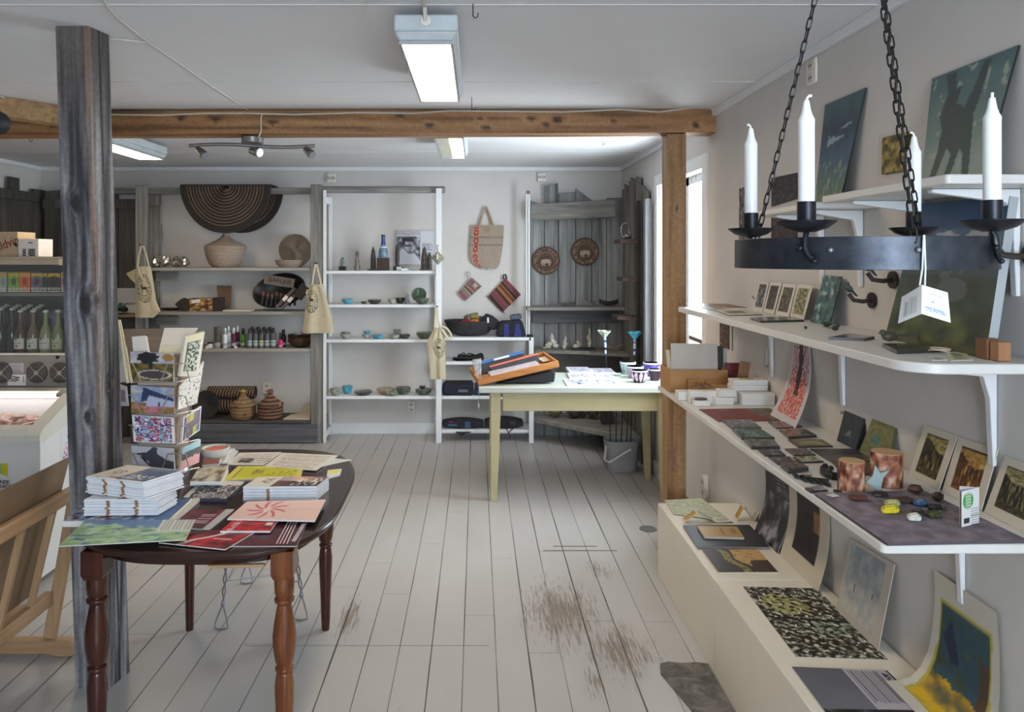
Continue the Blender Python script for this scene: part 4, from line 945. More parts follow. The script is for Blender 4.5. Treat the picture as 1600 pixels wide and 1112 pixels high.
# hanging diamond ornament
c = at_y(684, 402, 6.24); t = thing('diamond_ornament', c, 'patterned diamond ornament hanging from the middle white upright', 'ornament')
h = .055
MB().add([c+Vector((-h*1.1,0,0)), c+Vector((0,-.035,0)), c+Vector((h*1.1,0,-.005)), c+Vector((0,.03,0)), c+Vector((0,0,h*.95)), c+Vector((.002,0,-h*1.15))], [(0,1,4),(1,2,4),(2,3,4),(3,0,4),(1,0,5),(2,1,5),(3,2,5),(0,3,5)]).build('cushion', pt((120,120,100), .7, var=70, vs=110, bmp=.4), t, smooth=False)
MB().tube([c+Vector((0,0,h*.9)), c+Vector((-.006,0,.09)), c+Vector((0,.052,.105))], .006).build('loop', pt((170,170,166), .6), t); MB().box(c.x-.006, c.x+.006, c.y-.045, c.y-.042, c.z-.02, c.z+.03).build('tag', pt((212,206,190), .6), t)
# ceramic bowls
def bowl(px0, px1, pyt, zsh, Y, cout, cin, seed, label, wob=.14, tall=1.0):
    k = Y/F; r = (px1-px0)*k/2; x = ((px0+px1)/2-CX)*k; h = max(.022, CH-(pyt-CY)*k-zsh)
    pr = [(r*.42,0),(r*.62,h*.12),(r*.86,h*.45),(r,h*.86),(r,h*.98),(r*.93,h),(r*.9,h*.9),(r*.72,h*.45),(r*.4,h*.22),(0,h*.18)]
    m = MB(); m.lathe((x, Y, zsh+.002), pr[:6], 22, wob=wob, seed=seed); m.mat(1).lathe((x, Y, zsh+.002), pr[5:], 22, wob=wob, seed=seed)
    vz = min(v.z for v in m.v); 
    for v in m.v: v.z += zsh+.001-vz
    return tag(m.build('ceramic_bowl', [pt(cout, .3, var=34, vs=38, bmp=.2), pt(cin, .22, var=26, vs=30)]), label, 'bowl')
TQ = (64,150,176); DK = (52,54,52); GNB = (74,86,70); PALE = (150,148,138)
BW = [ # px0 px1 py z Y outside inside label
 (534,552,467,W2,6.40,TQ,TQ,'bright turquoise bowl alone at the left of the second white shelf'),(564,573,471,W2,6.38,DK,DK,'tiny dark dish left of the turquoise rimmed bowls, second white shelf'),
 (574,596,468,W2,6.40,DK,TQ,'dark low bowl with turquoise inside, second white shelf'),(606,619,467,W2,6.38,PALE,GNB,'pale green bowl on the second white shelf before the dark blue cup'),
 (618,633,465,W2,6.44,DK,TQ,'dark cup with blue inside in the middle of the second white shelf'),(648,671,466,W2,6.34,GNB,PALE,'low green bowl lying before the big green bowl, second white shelf'),
 (531,549,521,W3,6.38,PALE,DK,'mottled grey bowl at the left of the third white shelf, lower of two'),(566,580,522,W3,6.40,PALE,TQ,'pale glazed cup with turquoise lip on the third white shelf, lower of two'),
 (581,600,523,W3,6.38,TQ,TQ,'low blue dish right of the stacked cups on the third white shelf'),(606,625,523,W3,6.38,PALE,DK,'speckled low bowl in the middle of the third white shelf'),
 (624,641,522,W3,6.40,DK,PALE,'dark low bowl right of the square cup on the third white shelf'),(650,676,519,W3,6.38,GNB,DK,'dark green wide bowl beside the slim tote bag'),
 (515,534,607,W4,6.36,PALE,DK,'grey mottled bowl at the left of the lowest bowl shelf'),(534,551,603,W4,6.44,TQ,DK,'round blue and black bowl on the lowest bowl shelf'),
 (554,581,611,W4,6.38,DK,TQ,'flat dark bowl with turquoise bottom on the lowest bowl shelf'),(588,617,607,W4,6.44,(150,132,112),(150,132,112),'wide beige bowl at the back of the lowest bowl shelf'),
 (602,623,612,W4,6.35,(120,136,104),(160,170,140),'light green dish before the beige bowl on the lowest bowl shelf'),(618,642,605,W4,6.42,GNB,DK,'deep dark green bowl on the lowest bowl shelf'),
 (648,674,608,W4,6.40,GNB,PALE,'green bowl at the right end of the lowest bowl shelf')]
for i, (a, b_, py, zz, Y, co, ci, lb) in enumerate(BW): bowl(a, b_, py, zz, Y, co, ci, i, lb)
bowl(533, 547, 519, W3+.035, 6.42, PALE, DK, 31, 'upper grey bowl set in the mottled bowl, left end of the third white shelf'); bowl(567, 580, 518, W3+.043, 6.41, TQ, TQ, 32, 'turquoise bowl stacked on the pale cup, third white shelf')
bowl(655, 665, 603, W4+.050, 6.40, DK, DK, 33, 'small dark cup inside the green bowl at the right end of the lowest bowl shelf')
tag(MB().box(X(615,6.45), X(626,6.45), 6.44, 6.49, W3+.001, W3+.075).build('square_cup', pt((104,108,106), .3, var=30, vs=60), bevel=.006), 'square grey glazed cup at the back of the third white shelf', 'cup')
tag(MB().lathe((X(637), 6.38, W2+.001), [(.02,0),(.022,.02),(.014,.07),(.0,.088)], 10, wob=.5, seed=4, sq=.6).build('shell_figure', pt((96,106,108), .4, var=40, vs=60)), 'little pointed shell figure before the big green bowl', 'figurine')
tag(MB().lathe((X(655,6.5), 6.50, W2+.065), [(0,0),(.04,.003),(.062,.02),(.066,.032),(.06,.032),(.035,.014),(0,.012)], 24, R=Matrix.Rotation(radians(65), 3, 'X')).build('ceramic_bowl', pt((70,92,76), .3, var=24, vs=30)), 'big green bowl leaning on edge at the right of the second white shelf', 'bowl')
# right bay
WR1, WR2, WR3, WR4 = zs(527), .69, zs(620), zs(673)
def soft(px0, px1, py0, py1, Y, d, c, label, cat, name, wob=.35, seed=0, mat_=None, n=(20,12)):
    a = at_y(px0, py0, Y); b_ = at_y(px1, py1, Y)
    m = MB().ball(((a.x+b_.x)/2, Y, (a.z+b_.z)/2), ((b_.x-a.x)/2, d/2, (a.z-b_.z)/2), n[0], n[1], wob=wob, seed=seed)
    e = .55
    cc = Vector(((a.x+b_.x)/2, Y, (a.z+b_.z)/2)); hx, hz = (b_.x-a.x)/2, (a.z-b_.z)/2
    for v in m.v:
        q = v-cc; fx = abs(q.x/hx)**e*math.copysign(1, q.x) if q.x else 0; fy = abs(q.y/(d/2))**e*math.copysign(1, q.y) if q.y else 0; fz = abs(q.z/hz)**e*math.copysign(1, q.z) if q.z else 0
        v.x = cc.x+max(-1, min(1, fx))*hx; v.y = cc.y+max(-1, min(1, fy))*d/2; v.z = cc.z+max(-1, min(1.1, fz))*hz
    o = m.build(name, mat_ or pt(c, .85, var=8, vs=30, bmp=.4))
    return tag(o, label, cat)
c = Vector((X(735,6.42), 6.45, WR1+.001)); 
tag(MB().lathe(c, [(.10,0),(.16,.02),(.20,.07),(.226,.125),(.23,.135),(.215,.133),(.17,.06),(.10,.02),(0,.015)], 32, sq=.62, wob=.03).build('large_bowl', pt((42,38,40), .7, var=14, vs=34)), 'large black round bowl full of mittens on top of the right white shelf', 'bowl')
for i, (px, py, r, c_, lb) in enumerate(((729,503,.035,(150,40,52),'red mitten in the large black bowl'),(743,503,.036,(206,120,40),'orange mitten in the large black bowl'),(752,499,.03,(70,66,66),'dark grey mitten in the large black bowl'),(731,496,.03,(96,92,84),'grey patterned mitten at the back of the large black bowl'),(741,494,.03,(120,116,60),'olive mitten at the back of the large black bowl'))):
    q = at_y(px, py, 6.42); tag(MB().ball(q, (r*1.2,r,r*.9), 12, 8, wob=.7, seed=i).ball(q+Vector((r*.8,-.01,r*.5)), (r*.45,r*.4,r*.7), 8, 6).build('mitten', pt(c_, .9, var=22, vs=90, bmp=.5)), lb, 'mitten')
P = [at_y(a, b_, 6.36) for a, b_ in ((752,505),(753,497),(760,490),(770,494),(780,502),(782,513),(770,516))]
t = thing('dark_glove', P[0], 'black glove flopping out of the large black bowl', 'glove'); MB().poly(P, (0,.09,0)).build('glove_body', pt((30,30,34), .8), t, bevel=.012); MB().box(X(761,6.35), X(764,6.35), 6.343, 6.35, Z(504,6.35), Z(496,6.35)).build('tag', pt((220,220,220), .5), t)
P = [at_y(a, b_, 6.31) for a, b_ in ((775,529),(777,512),(781,502),(800,501),(816,500),(820,515),(823,529))]
t = thing('shoulder_bag', at_y(800,529,6.34), 'black and dark blue bag standing on top of the right white shelf', 'bag')
P = [Vector((p.x, p.y, max(p.z, WR1+.002))) for p in P]
MB().poly(P, (0,.115,0)).build('bag_body', pt((26,28,36), .8, bmp=.5), t, bevel=.02); 
for a, b_, c_, d in ((788,795,787,795),(805,812,803,815)): MB().poly([at_y(*q, 6.307) for q in ((c_,526),(a,506),(b_,506),(d,526))], (0,-.003,0)).build('blue_panel', pt((42,48,110), .8), t)
tag(MB().rbox(at_y(806,496,6.42)+Vector((0,0,.006)), (.10,.12,.04), (0,-.12,0)).build('folded_denim', pt((78,86,104), .85, var=20, vs=60), bevel=.01), 'folded greyish denim cap on top of the black and blue bag', 'cloth')
tag(MB().box(X(824.5,6.3), X(834,6.3)-.004, 6.295, 6.40, WR1+.001, WR1+.016).build('bag_strap', pt((24,24,28), .8), bevel=.005), 'black strap end lying over the right end of the white shelf', 'strap')
t = thing('small_black_bag', at_y(735,565,6.4), 'crumpled black bag with handles on the second right white shelf', 'bag')
MB().poly([at_y(a, b_, 6.38) for a, b_ in ((706,563),(709,559),(713,562),(716,555),(730,557),(744,556),(752,553),(756,556),(756,563))], (0,.10,0)).build('bag_body', pt((20,20,22), .8), t, bevel=.012)
MB().tube([at_y(a, b_, 6.39) for a, b_ in ((720,556),(722,552),(726,552),(728,556))], .005).tube([at_y(a, b_, 6.39) for a, b_ in ((728,556),(733,552),(740,554),(741,557))], .006).build('handles', pt((20,20,22), .7), t); rest(t, .6945)
t = thing('travel_bag', at_y(720,619,6.4), 'dark navy bag with grey patch on the third right white shelf', 'bag')
MB().box(X(691,6.33), X(740,6.33), 6.34, 6.52, WR3+.001, WR3+.10).build('bag_body', pt((30,34,50), .85, bmp=.5), t, bevel=.02); MB().box(X(716,6.33), X(731,6.33), 6.336, 6.341, WR3+.033, WR3+.055).build('patch', pt((104,102,104), .7), t)
MB().box(X(695,6.33), X(738,6.33), 6.36, 6.50, WR3+.10, WR3+.108).build('zip_edge', BLACK, t)
t = thing('blue_pouch', at_y(755,619,6.38), 'folded blue cloth bag right of the navy bag, dangling a key tag', 'bag')
MB().box(X(741,6.33), X(790,6.33), 6.35, 6.52, WR3+.001, WR3+.05).hexa([(X(741,6.33),6.345,WR3+.052),(X(790,6.33),6.345,WR3+.04),(X(790,6.33),6.5,WR3+.052),(X(741,6.33),6.5,WR3+.052),(X(742,6.33),6.35,WR3+.095),(X(790,6.33),6.35,WR3+.07),(X(790,6.33),6.49,WR3+.07),(X(742,6.33),6.49,WR3+.095)]).build('bag_body', pt((44,56,88), .85, bmp=.4), t, bevel=.012)
MB().cyl((X(748,6.25),6.27,WR3+.06), (X(748,6.25),6.27,WR3-.05), .002).rbox((X(748,6.25),6.27,WR3-.07), (.014,.008,.04)).build('key_tag', pt((190,190,190), .3, metal=.5), t)
def fish(px0, px1, py0, py1, Y, c, label, extra, name):
    t = thing(name, at_y((px0+px1)/2, py1, Y), label, 'bag')
    n = 9; P = [at_y(px0+(px1-px0)*i/n, (py0+py1)/2-(py1-py0)/2*sin(pi*(.08+.84*i/n))**.7, Y) for i in range(n+1)]+[at_y(px1-(px1-px0)*i/n, (py0+py1)/2+(py1-py0)/2*sin(pi*(.08+.84*i/n))**.7, Y) for i in range(n+1)]
    MB().poly(P, (0,.15,0)).build('bag_body', pt(c, .8, bmp=.4), t, bevel=.008)
    for (a, b_, y0_, y1_, cc) in extra: MB().poly([at_y(a,y1_,Y-.004), at_y(b_,y1_,Y-.004), at_y(b_,y0_,Y-.004), at_y(a,y0_,Y-.004)], (0,.003,0)).build('stripe', pt(cc, .8), t)
    return rest(t, WR4)
t = fish(690, 756, 661, 674, 6.36, (28,32,44), 'flat dark bag with blue bands on the lowest right white shelf', [(700,714,666,670,(52,86,118)),(726,735,663,673,(56,84,116)),(701,708,662,664,(150,40,50))], 'hip_bag')
MB().ball(at_y(718,660,6.40), .012).build('knob', pt((90,30,40), .5), t)
t = fish(757, 818, 660, 675, 6.36, (26,26,30), 'flat black bag with brown cords at the right of the lowest white shelf', [(797,805,663,669,(56,58,70))], 'hip_bag')
MB().tube([at_y(790,674,6.27), at_y(795,681,6.27), at_y(802,674,6.27)], .006).tube([at_y(794,680,6.27), at_y(798,689,6.27)], .005).build('cord', pt((98,60,48), .7), t)
tag(MB().poly([at_y(a, b_, 6.33) for a, b_ in ((712,674),(722,680),(728,676),(736,674))], (0,-.03,0)).build('bag_strap', BLACK), 'black strap hanging over the lowest white shelf edge', 'strap')

# ------------------------------------------------------------ pale kitchen table
PAINT = pt((190,180,140), .45, var=5, vs=5); TOPM = pt((196,202,192), .3, var=4, vs=4)
t = thing('pale_table', (.65, 5.1, 0), 'pale yellow painted wooden table in front of the grey alcove', 'table')
TZ = .75
MB().box(.012, 1.27, 4.74, 5.36, TZ-.038, TZ).build('tabletop', [TOPM], t, bevel=.006)
MB().box(.17, 1.20, 4.80, 4.825, TZ-.165, TZ-.039).build('apron', PAINT, t, bevel=.002); MB().box(.17, 1.20, 5.28, 5.30, TZ-.165, TZ-.039).build('apron', PAINT, t, bevel=.002)
MB().box(.105, .125, 4.84, 5.27, TZ-.165, TZ-.039).build('apron', PAINT, t); MB().box(1.215, 1.235, 4.84, 5.27, TZ-.165, TZ-.039).build('apron', PAINT, t)
for x, y in ((.09,4.79),(1.18,4.79),(.09,5.26),(1.18,5.26)):
    a = .065; b_ = .042; dx = 0 if x < .5 else a-b_
    MB().hexa([(x+dx,y,0),(x+dx+b_,y,0),(x+dx+b_,y+b_,0),(x+dx,y+b_,0),(x,y,TZ-.17),(x+a,y,TZ-.17),(x+a,y+a-.01,TZ-.17),(x,y+a-.01,TZ-.17)]).box(x, x+a, y, y+a-.01, TZ-.17, TZ-.039).build('leg', PAINT, t, bevel=.003)
# wooden tray
c0 = at_z(748,600,TZ+.004); ORG = wood([(150,92,44),(184,122,66),(200,140,82)], 'x', 30)
a = Vector((.012,4.76,TZ+.004)); u = (at_y(874,572,4.80)-at_y(748,598,4.76)); 
A = at_y(748,600,4.78); B = at_y(874,573,4.84); C_ = at_y(852,558,5.22); D_ = A+(C_-B)
A.z = TZ+.004; 
t = thing('wooden_tray', A, 'orange brown wooden tray tilted up on a black box, holding papers and folders', 'tray')
n = (B-A).cross(D_-A).normalized(); n = n if n.z > 0 else -n
def wallbar(p, q, h=.042, w_=.014): 
    d = (q-p).normalized(); s_ = n.cross(d).normalized()*w_; return MB().hexa([p,q,q+s_,p+s_,p+n*h,q+n*h,q+s_+n*h,p+s_+n*h]).build('side', ORG, t, bevel=.002)
MB().hexa([A,B,C_,D_,A+n*.006,B+n*.006,C_+n*.006,D_+n*.006]).build('tray_bottom', ORG, t)
wallbar(A,B); wallbar(B,C_); wallbar(C_,D_); wallbar(D_,A)
def tp(u_, v_, h=0): return A+(B-A)*u_+(D_-A)*v_+n*h
t2 = thing('plastic_folder', tp(.2,.3,.01), 'clear plastic sleeve of papers lying in the wooden tray', 'folder')
MB().hexa([tp(.18,.10,.010),tp(.80,.10,.010),tp(.80,.5,.010),tp(.18,.5,.010),tp(.18,.10,.030),tp(.80,.10,.030),tp(.80,.5,.030),tp(.18,.5,.030)]).build('papers', pt((196,190,196), .25, var=18, vs=10), t2, bevel=.003)
t2 = thing('document_box', tp(.1,.6,.01), 'dark grey folder with bright blue edge standing in the wooden tray', 'folder')
MB().poly([tp(.06,.62,.012),tp(.72,.62,.012),tp(.68,.68,.085),tp(.04,.68,.075)], (0,.03,0)).build('folder_body', pt((48,48,54), .5), t2, bevel=.002)
MB().poly([tp(.04,.665,.075),tp(.68,.665,.085),tp(.68,.67,.094),tp(.04,.67,.084)], (0,.045,0)).build('blue_edge', pt((40,116,196), .45), t2)
MB().poly([tp(.30,.662,.079),tp(.50,.662,.081),tp(.50,.667,.0955),tp(.30,.667,.0925)], (0,-.003,0)).build('label', pt((206,214,222), .5), t2)
t2 = thing('document_box', tp(.3,.5,.01), 'dark folder with coral red edge standing in front in the wooden tray', 'folder')
MB().poly([tp(.24,.52,.012),tp(.85,.52,.012),tp(.85,.56,.062),tp(.22,.56,.050)], (0,.02,0)).build('folder_body', pt((56,54,60), .5), t2, bevel=.002)
MB().poly([tp(.22,.55,.050),tp(.85,.55,.062),tp(.85,.555,.070),tp(.22,.555,.058)], (0,.03,0)).build('red_edge', pt((228,112,88), .45), t2)
tag(MB().poly([tp(.88,.45,.012),tp(.97,.45,.012),tp(.96,.8,.012),tp(.86,.8,.012)], (0,0,.004)).build('paper_note', pt((222,206,180), .6)), 'small cream note at the right end of the wooden tray', 'paper')
tag(MB().poly([at_y(775,599,4.86)+Vector((0,0,.0)), at_y(866,597,4.86), at_y(868,582,4.86), at_y(858,580,4.86)], (0,.28,0)).build('black_box', BLACK, bevel=.006), 'black box wedged under the raised end of the wooden tray', 'box')
t2 = thing('plastic_sleeve', at_y(742,580,4.95), 'crinkled clear plastic sleeve hanging over the left end of the pale table', 'sleeve')
MB().poly([at_y(738,564,4.95), at_y(752,562,4.95), at_y(752,592,4.95), at_y(745,594,4.95)], (0,.08,.0)).build('sleeve', pt((168,172,176), .15, var=40, vs=40, bmp=.8), t2, bevel=.003)
# packs of plastic-wrapped prints
def pack(q, h, fn, name, label, cat, nu=24, nv=18, mat_=None, z=TZ, grp=None, side=(220,218,222)):
    P = [at_z(a, b_, z+h) for a, b_ in q]
    m = MB(); m.sheet([P[3], P[2], P[1], P[0]], max(.0008, h-.0006), fn, nu, nv, side=side)
    return tag(m.build(name, mat_ or printmat(.3)), label, cat, grp)
PW = lambda s_: matted(blot(s_, [(206,208,222),(150,152,176),(228,228,236),(92,92,112)], 5, 4, 1.6), .1, .1, .14, .14, (216,212,226))
g_ = 'plastic wrapped prints on the pale table'
pack([(884,573),(918,573),(928,581),(890,581)], .02, PW(1), 'wrapped_print', 'thick lilac wrapped print nearest the wooden tray at the back', 'print', grp=g_)
pack([(921,575),(954,575),(962,582),(928,583)], .014, PW(2), 'wrapped_print', 'wrapped print with white edge at the back right of the prints', 'print', grp=g_)
pack([(886,582),(920,582),(926,590),(890,590)], .012, PW(3), 'wrapped_print', 'creased wrapped print in the middle left of the prints', 'print', grp=g_)
pack([(922,584),(957,584),(962,591),(925,591)], .005, PW(4), 'wrapped_print', 'wrapped print in the middle right of the prints', 'print', grp=g_)
pack([(880,592),(922,591),(928,602),(886,602)], .006, PW(5), 'wrapped_print', 'wrapped print at the front left beside the table edge', 'print', grp=g_)
pack([(923,592),(960,591),(970,601),(930,601)], .005, PW(6), 'wrapped_print', 'wrapped print at the front right beside the table edge', 'print', grp=g_)
# cups
def cup(px, pyb, wpx, h, co, ci, seed, label, pat=None):
    b_ = at_z(px, pyb, TZ); r = wpx/2*b_.y/F; t = thing('handmade_cup', b_, label, 'cup')
    m = MB(); pr = [(r*.62,.001),(r*.70,h*.1),(r*.92,h*.6),(r,h*.96),(r*.97,h)]
    fine = []
    for (p, q) in zip(pr, pr[1:]):
        for i in range(4): fine.append((p[0]+(q[0]-p[0])*i/4, p[1]+(q[1]-p[1])*i/4))
    fine.append(pr[-1])
    f = pat or (lambda a, z: co)
    m.lathe(b_, fine, 48, colf=lambda a, z: (235,232,232) if z > h*.93 else f(a, z/h))
    m.build('cup_wall', printmat(.25), t); MB().lathe(b_, [(r*.95,h),(r*.9,h*.9),(r*.62,h*.12),(0,h*.1)], 32).build('cup_inside', pt(ci, .25), t); return t
def petals(a, z):
    k = (a*5/pi) % 1; w_ = sin(pi*min(1, max(0, (z-.08)/.85)))*.36
    d = abs(k-.5); return (26,24,30) if d < .05 and .4 < z < .6 else ((214,186,206) if d < w_ else (34,26,38))
cup(999, 597, 27, .082, (40,30,44), (200,196,210), 1, 'black cup with pale pink petals, nearest on the pale table', petals)
cup(992, 590, 27, .082, (150,140,160), (200,196,206), 2, 'greyish lilac striped cup right behind the petal cup', lambda a, z: (120,96,130) if (a*9/pi) % 1 < .35 else (188,176,198))
cup(981, 584, 25, .088, (160,200,196), (210,226,226), 3, 'mint green cup with dark leaf marks', lambda a, z: (70,96,96) if (a*4/pi) % 1 < .12 and .2 < z < .8 or noise.noise(Vector((a*4, z*6, 1))) > .35 else (166,204,200))
cup(1017, 587, 25, .095, (74,62,150), (170,196,224), 4, 'tall purple cup at the back beside the cardboard box', lambda a, z: (60,48,136) if (a*9/pi) % 1 < .5 else (92,80,168))
cup(1023, 594, 20, .078, (56,36,54), (170,160,180), 5, 'dark plum cup beside the cardboard box')
tag(MB().lathe(at_z(962,586,TZ), [(.02,.001),(.035,.004),(.04,.010),(0,.006)], 16).build('saucer', pt((200,214,214), .3)), 'little mint saucer beside the mint cup', 'saucer')
# bucket with rods and ceramic funnels
c = Vector((1.08, 5.50, 0)); t = thing('white_bucket', c, 'translucent white plastic bucket standing behind the pale table', 'bucket')
BKT = pt((150,148,148), .35, var=4); m = MB()
def sq(r, z, n=24): return [(c.x+r*1.1*math.copysign(abs(cos(a))**.55, cos(a)), c.y+r*.8*math.copysign(abs(sin(a))**.55, sin(a)), z) for a in (2*pi*i/n for i in range(n))]
vs = sq(.098, .002)+sq(.108, .17)+sq(.114, .17)+sq(.118, .23)+sq(.108, .23)+sq(.10, .16)+sq(.09, .02); fs = [(k*24+j, k*24+(j+1)%24, (k+1)*24+(j+1)%24, (k+1)*24+j) for k in range(6) for j in range(24)]+[tuple(range(24)), tuple(range(144,168))]
m.add(vs, fs).build('bucket_body', BKT, t)
MB().tube([(c.x-.125, c.y-.05, .19), (c.x-.14, c.y-.09, .10), (c.x-.11,c.y-.105,.085), (c.x+.0, c.y-.11, .155), (c.x+.05, c.y-.10, .18)], .008, 8).build('handle', pt((214,208,210), .4), t)
RODS = [(963,945,0),(969,0,0),(978,0,0),(985,0,0),(996,993,0)]
for i, (px, top, _) in enumerate(RODS):
    bx = c.x-.07+.033*i
    if i == 0: e = at_y(945, 528, 5.55)
    elif i == 4: e = at_y(992, 530, 5.55)
    else: e = Vector((bx-.02+.02*i, 5.52, .60+.02*i))
    base = Vector((bx, 5.50, .03))
    if i in (0, 4):
        t = thing('ceramic_flower', base, ('pale green and white' if i == 0 else 'turquoise')+' ceramic funnel flower on a black rod standing in the bucket', 'flower')
        MB().cyl(base, e, .004).build('rod', BLACK, t)
        d = (e-base).normalized(); MB().cyl(e-d*.12, e-d*.09, .008).cyl(e-d*.07, e-d*.03, .010).ball(e-d*.01, .012).build('beads', pt((150,166,196), .2, var=50, vs=50), t)
        MB().lathe(e, [(.010,-.002),(.016,.012),(.036,.035),(.052,.052),(.050,.056),(.034,.042),(.012,.018),(0,.014)], 20, wob=.25, seed=i).build('funnel', pt((176,186,166), .3, var=40, vs=40) if i == 0 else pt((70,158,182), .3, var=30, vs=40), t)
    else: tag(MB().cyl(base, e, .004).build('iron_rod', BLACK), 'plain black rod in the white bucket, %s of three from the left' % ('','first','second','third')[i], 'rod', 'plain black rods in the bucket')
# ------------------------------------------------------------ drinks cooler on its cabinet, ice cream freezer
MET = pt((148,138,130), .45, metal=.25, var=5)
YC = 4.25
def cx_(px, Y=YC): return (px-CX)*Y/F
def cz_(py, Y=YC): return CH-(py-CY)*Y/F
tag(MB().box(-3.38, -2.36, 4.29, 4.74, 0, .838).build('base_cabinet', pt((170,166,160), .5), bevel=.004), 'grey cabinet carrying the drinks cooler behind the freezer', 'cabinet')
t = thing('drinks_cooler', (-2.87, YC, .84), 'glass fronted drinks cooler with bottles and round fans below', 'cooler')
x0, x1 = -3.36, cx_(106)
MB().box(x0, x1, YC, 4.72, 1.545, 1.580).box(x0-.005, x1+.004, YC-.012, 4.73, 1.580, 1.590).build('top_panel', pt((176,160,140), .4), t, bevel=.003)
MB().box(x1-.018, x1, YC+.002, 4.72, 1.02, 1.545).box(x0, x0+.02, YC+.002, 4.72, 1.02, 1.545).box(x0, x1, 4.69, 4.72, 1.02, 1.545).build('side_walls', pt((170,156,146), .5), t, bevel=.002)
MB().box(x0+.02, x1-.018, 4.66, 4.689, 1.03, 1.545).build('back_liner', pt((64,66,60), .4), t)
MB().box(x0, x1, YC, 4.72, .842, 1.02).build('fan_housing', MET, t, bevel=.003)
MB().box(x0, x1-.018, YC-.004, YC+.004, 1.022, 1.036).build('door_sill', pt((206,200,184), .4), t)
MB().box(x0+.02, x1-.018, YC+.012, YC+.016, 1.036, 1.545).build('glass_door', glassmat(), t)
MB().box(x0+.02, x1-.02, 4.33, 4.66, 1.360, 1.378).build('wire_shelf', pt((120,118,106), .4), t)
for px in (3, 58, 94):
    c = Vector((cx_(px), YC-.001, cz_(582))); r = 16.3*YC/F
    f = MB().cyl(c, c-Vector((0,.006,0)), r, r, 32).build('fan_opening', pt((30,30,32), .5), t)
    m = MB()
    for k in range(1, 8): m.tube([c+Vector((r*k/7.3*cos(a), -.010, r*k/7.3*sin(a))) for a in (2*pi*i/32 for i in range(32))], .0011, 4, True)
    for a in (pi/4, 3*pi/4, 5*pi/4, 7*pi/4): m.cyl(c+Vector((0,-.010,0)), c+Vector((r*1.16*cos(a), -.008, r*1.16*sin(a))), .002, n=6)
    m.cyl(c+Vector((0,-.012,0)), c+Vector((0,-.006,0)), .012, n=12); m.build('fan_grille', pt((176,168,160), .35, metal=.6), f)
def on_front(fx0, fx1, fy0, fy1, fn, name, nu=24, nv=18, d=.0015): MB().sheet([(cx_(fx0),YC-d,cz_(fy1)),(cx_(fx1),YC-d,cz_(fy1)),(cx_(fx1),YC-d,cz_(fy0)),(cx_(fx0),YC-d,cz_(fy0))], .001, fn, nu, nv).build(name, printmat(.5), t)
on_front(14, 37, 567, 582, lines((186,172,178), (110,100,110), 5, .1, .9), 'type_plate')
on_front(12, 40.5, 585, 602, lambda u, v: (150,20,40) if .84 < u < .90 and (.3 < v < .85 or .12 < v < .22) else ((70,66,66) if .14 < u < .66 and .35 < v < .85 and fb(u*16, v*9, 2) > -.05 else (226,220,214)), 'warning_sticker')
on_front(92, 104, 404, 414, lambda u, v: (206,186,120) if .25 < math.hypot((u-.7)*1.2, v-.5) < .38 else (222,206,176), 'dial_plate', 16, 12, .001)
MB().cyl((cx_(90),YC-.003,cz_(558)), (cx_(90),YC+.001,cz_(558)), .010, n=16).build('lock', BLACK, t)
# cartons
def carton(px0, px1, cols, label, py0=425):
    Y = 4.40; t = thing('juice_carton', (cx_((px0+px1)/2,Y), Y, 1.379), label, 'carton', 'juice cartons in the cooler')
    a, b_ = cx_(px0,Y), cx_(px1,Y); zt = cz_(py0,Y)
    MB().box(a, b_, Y, Y+.06, 1.3795, zt).build('carton_body', pt(cols[0], .5), t, bevel=.001)
    def f(u, v):
        r = math.hypot((u-.5)*1.1, (v-.52)*1.5)
        if v > .80-.3*(u-.5)**2 and v < .93: return (232,178,60)
        if r < .26: return cols[2]
        if v < .22 and v > .10 and (u*9 % 1) < .6: return (236,228,210)
        if v < .06: return (226,222,210)
        return cols[1] if fb(u*4, v*4, px0) > 0 else cols[0]
    MB().sheet([(a,Y-.001,1.380),(b_,Y-.001,1.380),(b_,Y-.001,zt),(a,Y-.001,zt)], .0008, f, 16, 24).build('front_print', printmat(.45), t)
carton(13, 29.5, [(120,168,50),(150,190,70),(60,110,40)], 'lime green pear juice carton in the cooler'); carton(30.5, 47, [(228,96,40),(236,120,50),(190,40,30)], 'bright orange apple juice carton in the cooler')
carton(49, 66, [(120,92,110),(140,110,130),(70,50,66)], 'muted purple juice carton in the cooler'); carton(67, 73.5, [(40,66,44),(60,90,60),(30,50,34)], 'narrow dark green carton in the cooler')
carton(75, 94, [(56,44,40),(70,54,48),(40,32,30)], 'dark brown juice carton in the cooler'); carton(95.5, 103, [(196,186,180),(200,120,120),(190,40,60)], 'white and red carton at the right end of the cooler'); carton(0, 10, [(176,178,172),(186,188,182),(150,152,146)], 'pale carton at the left edge of the photo in the cooler')
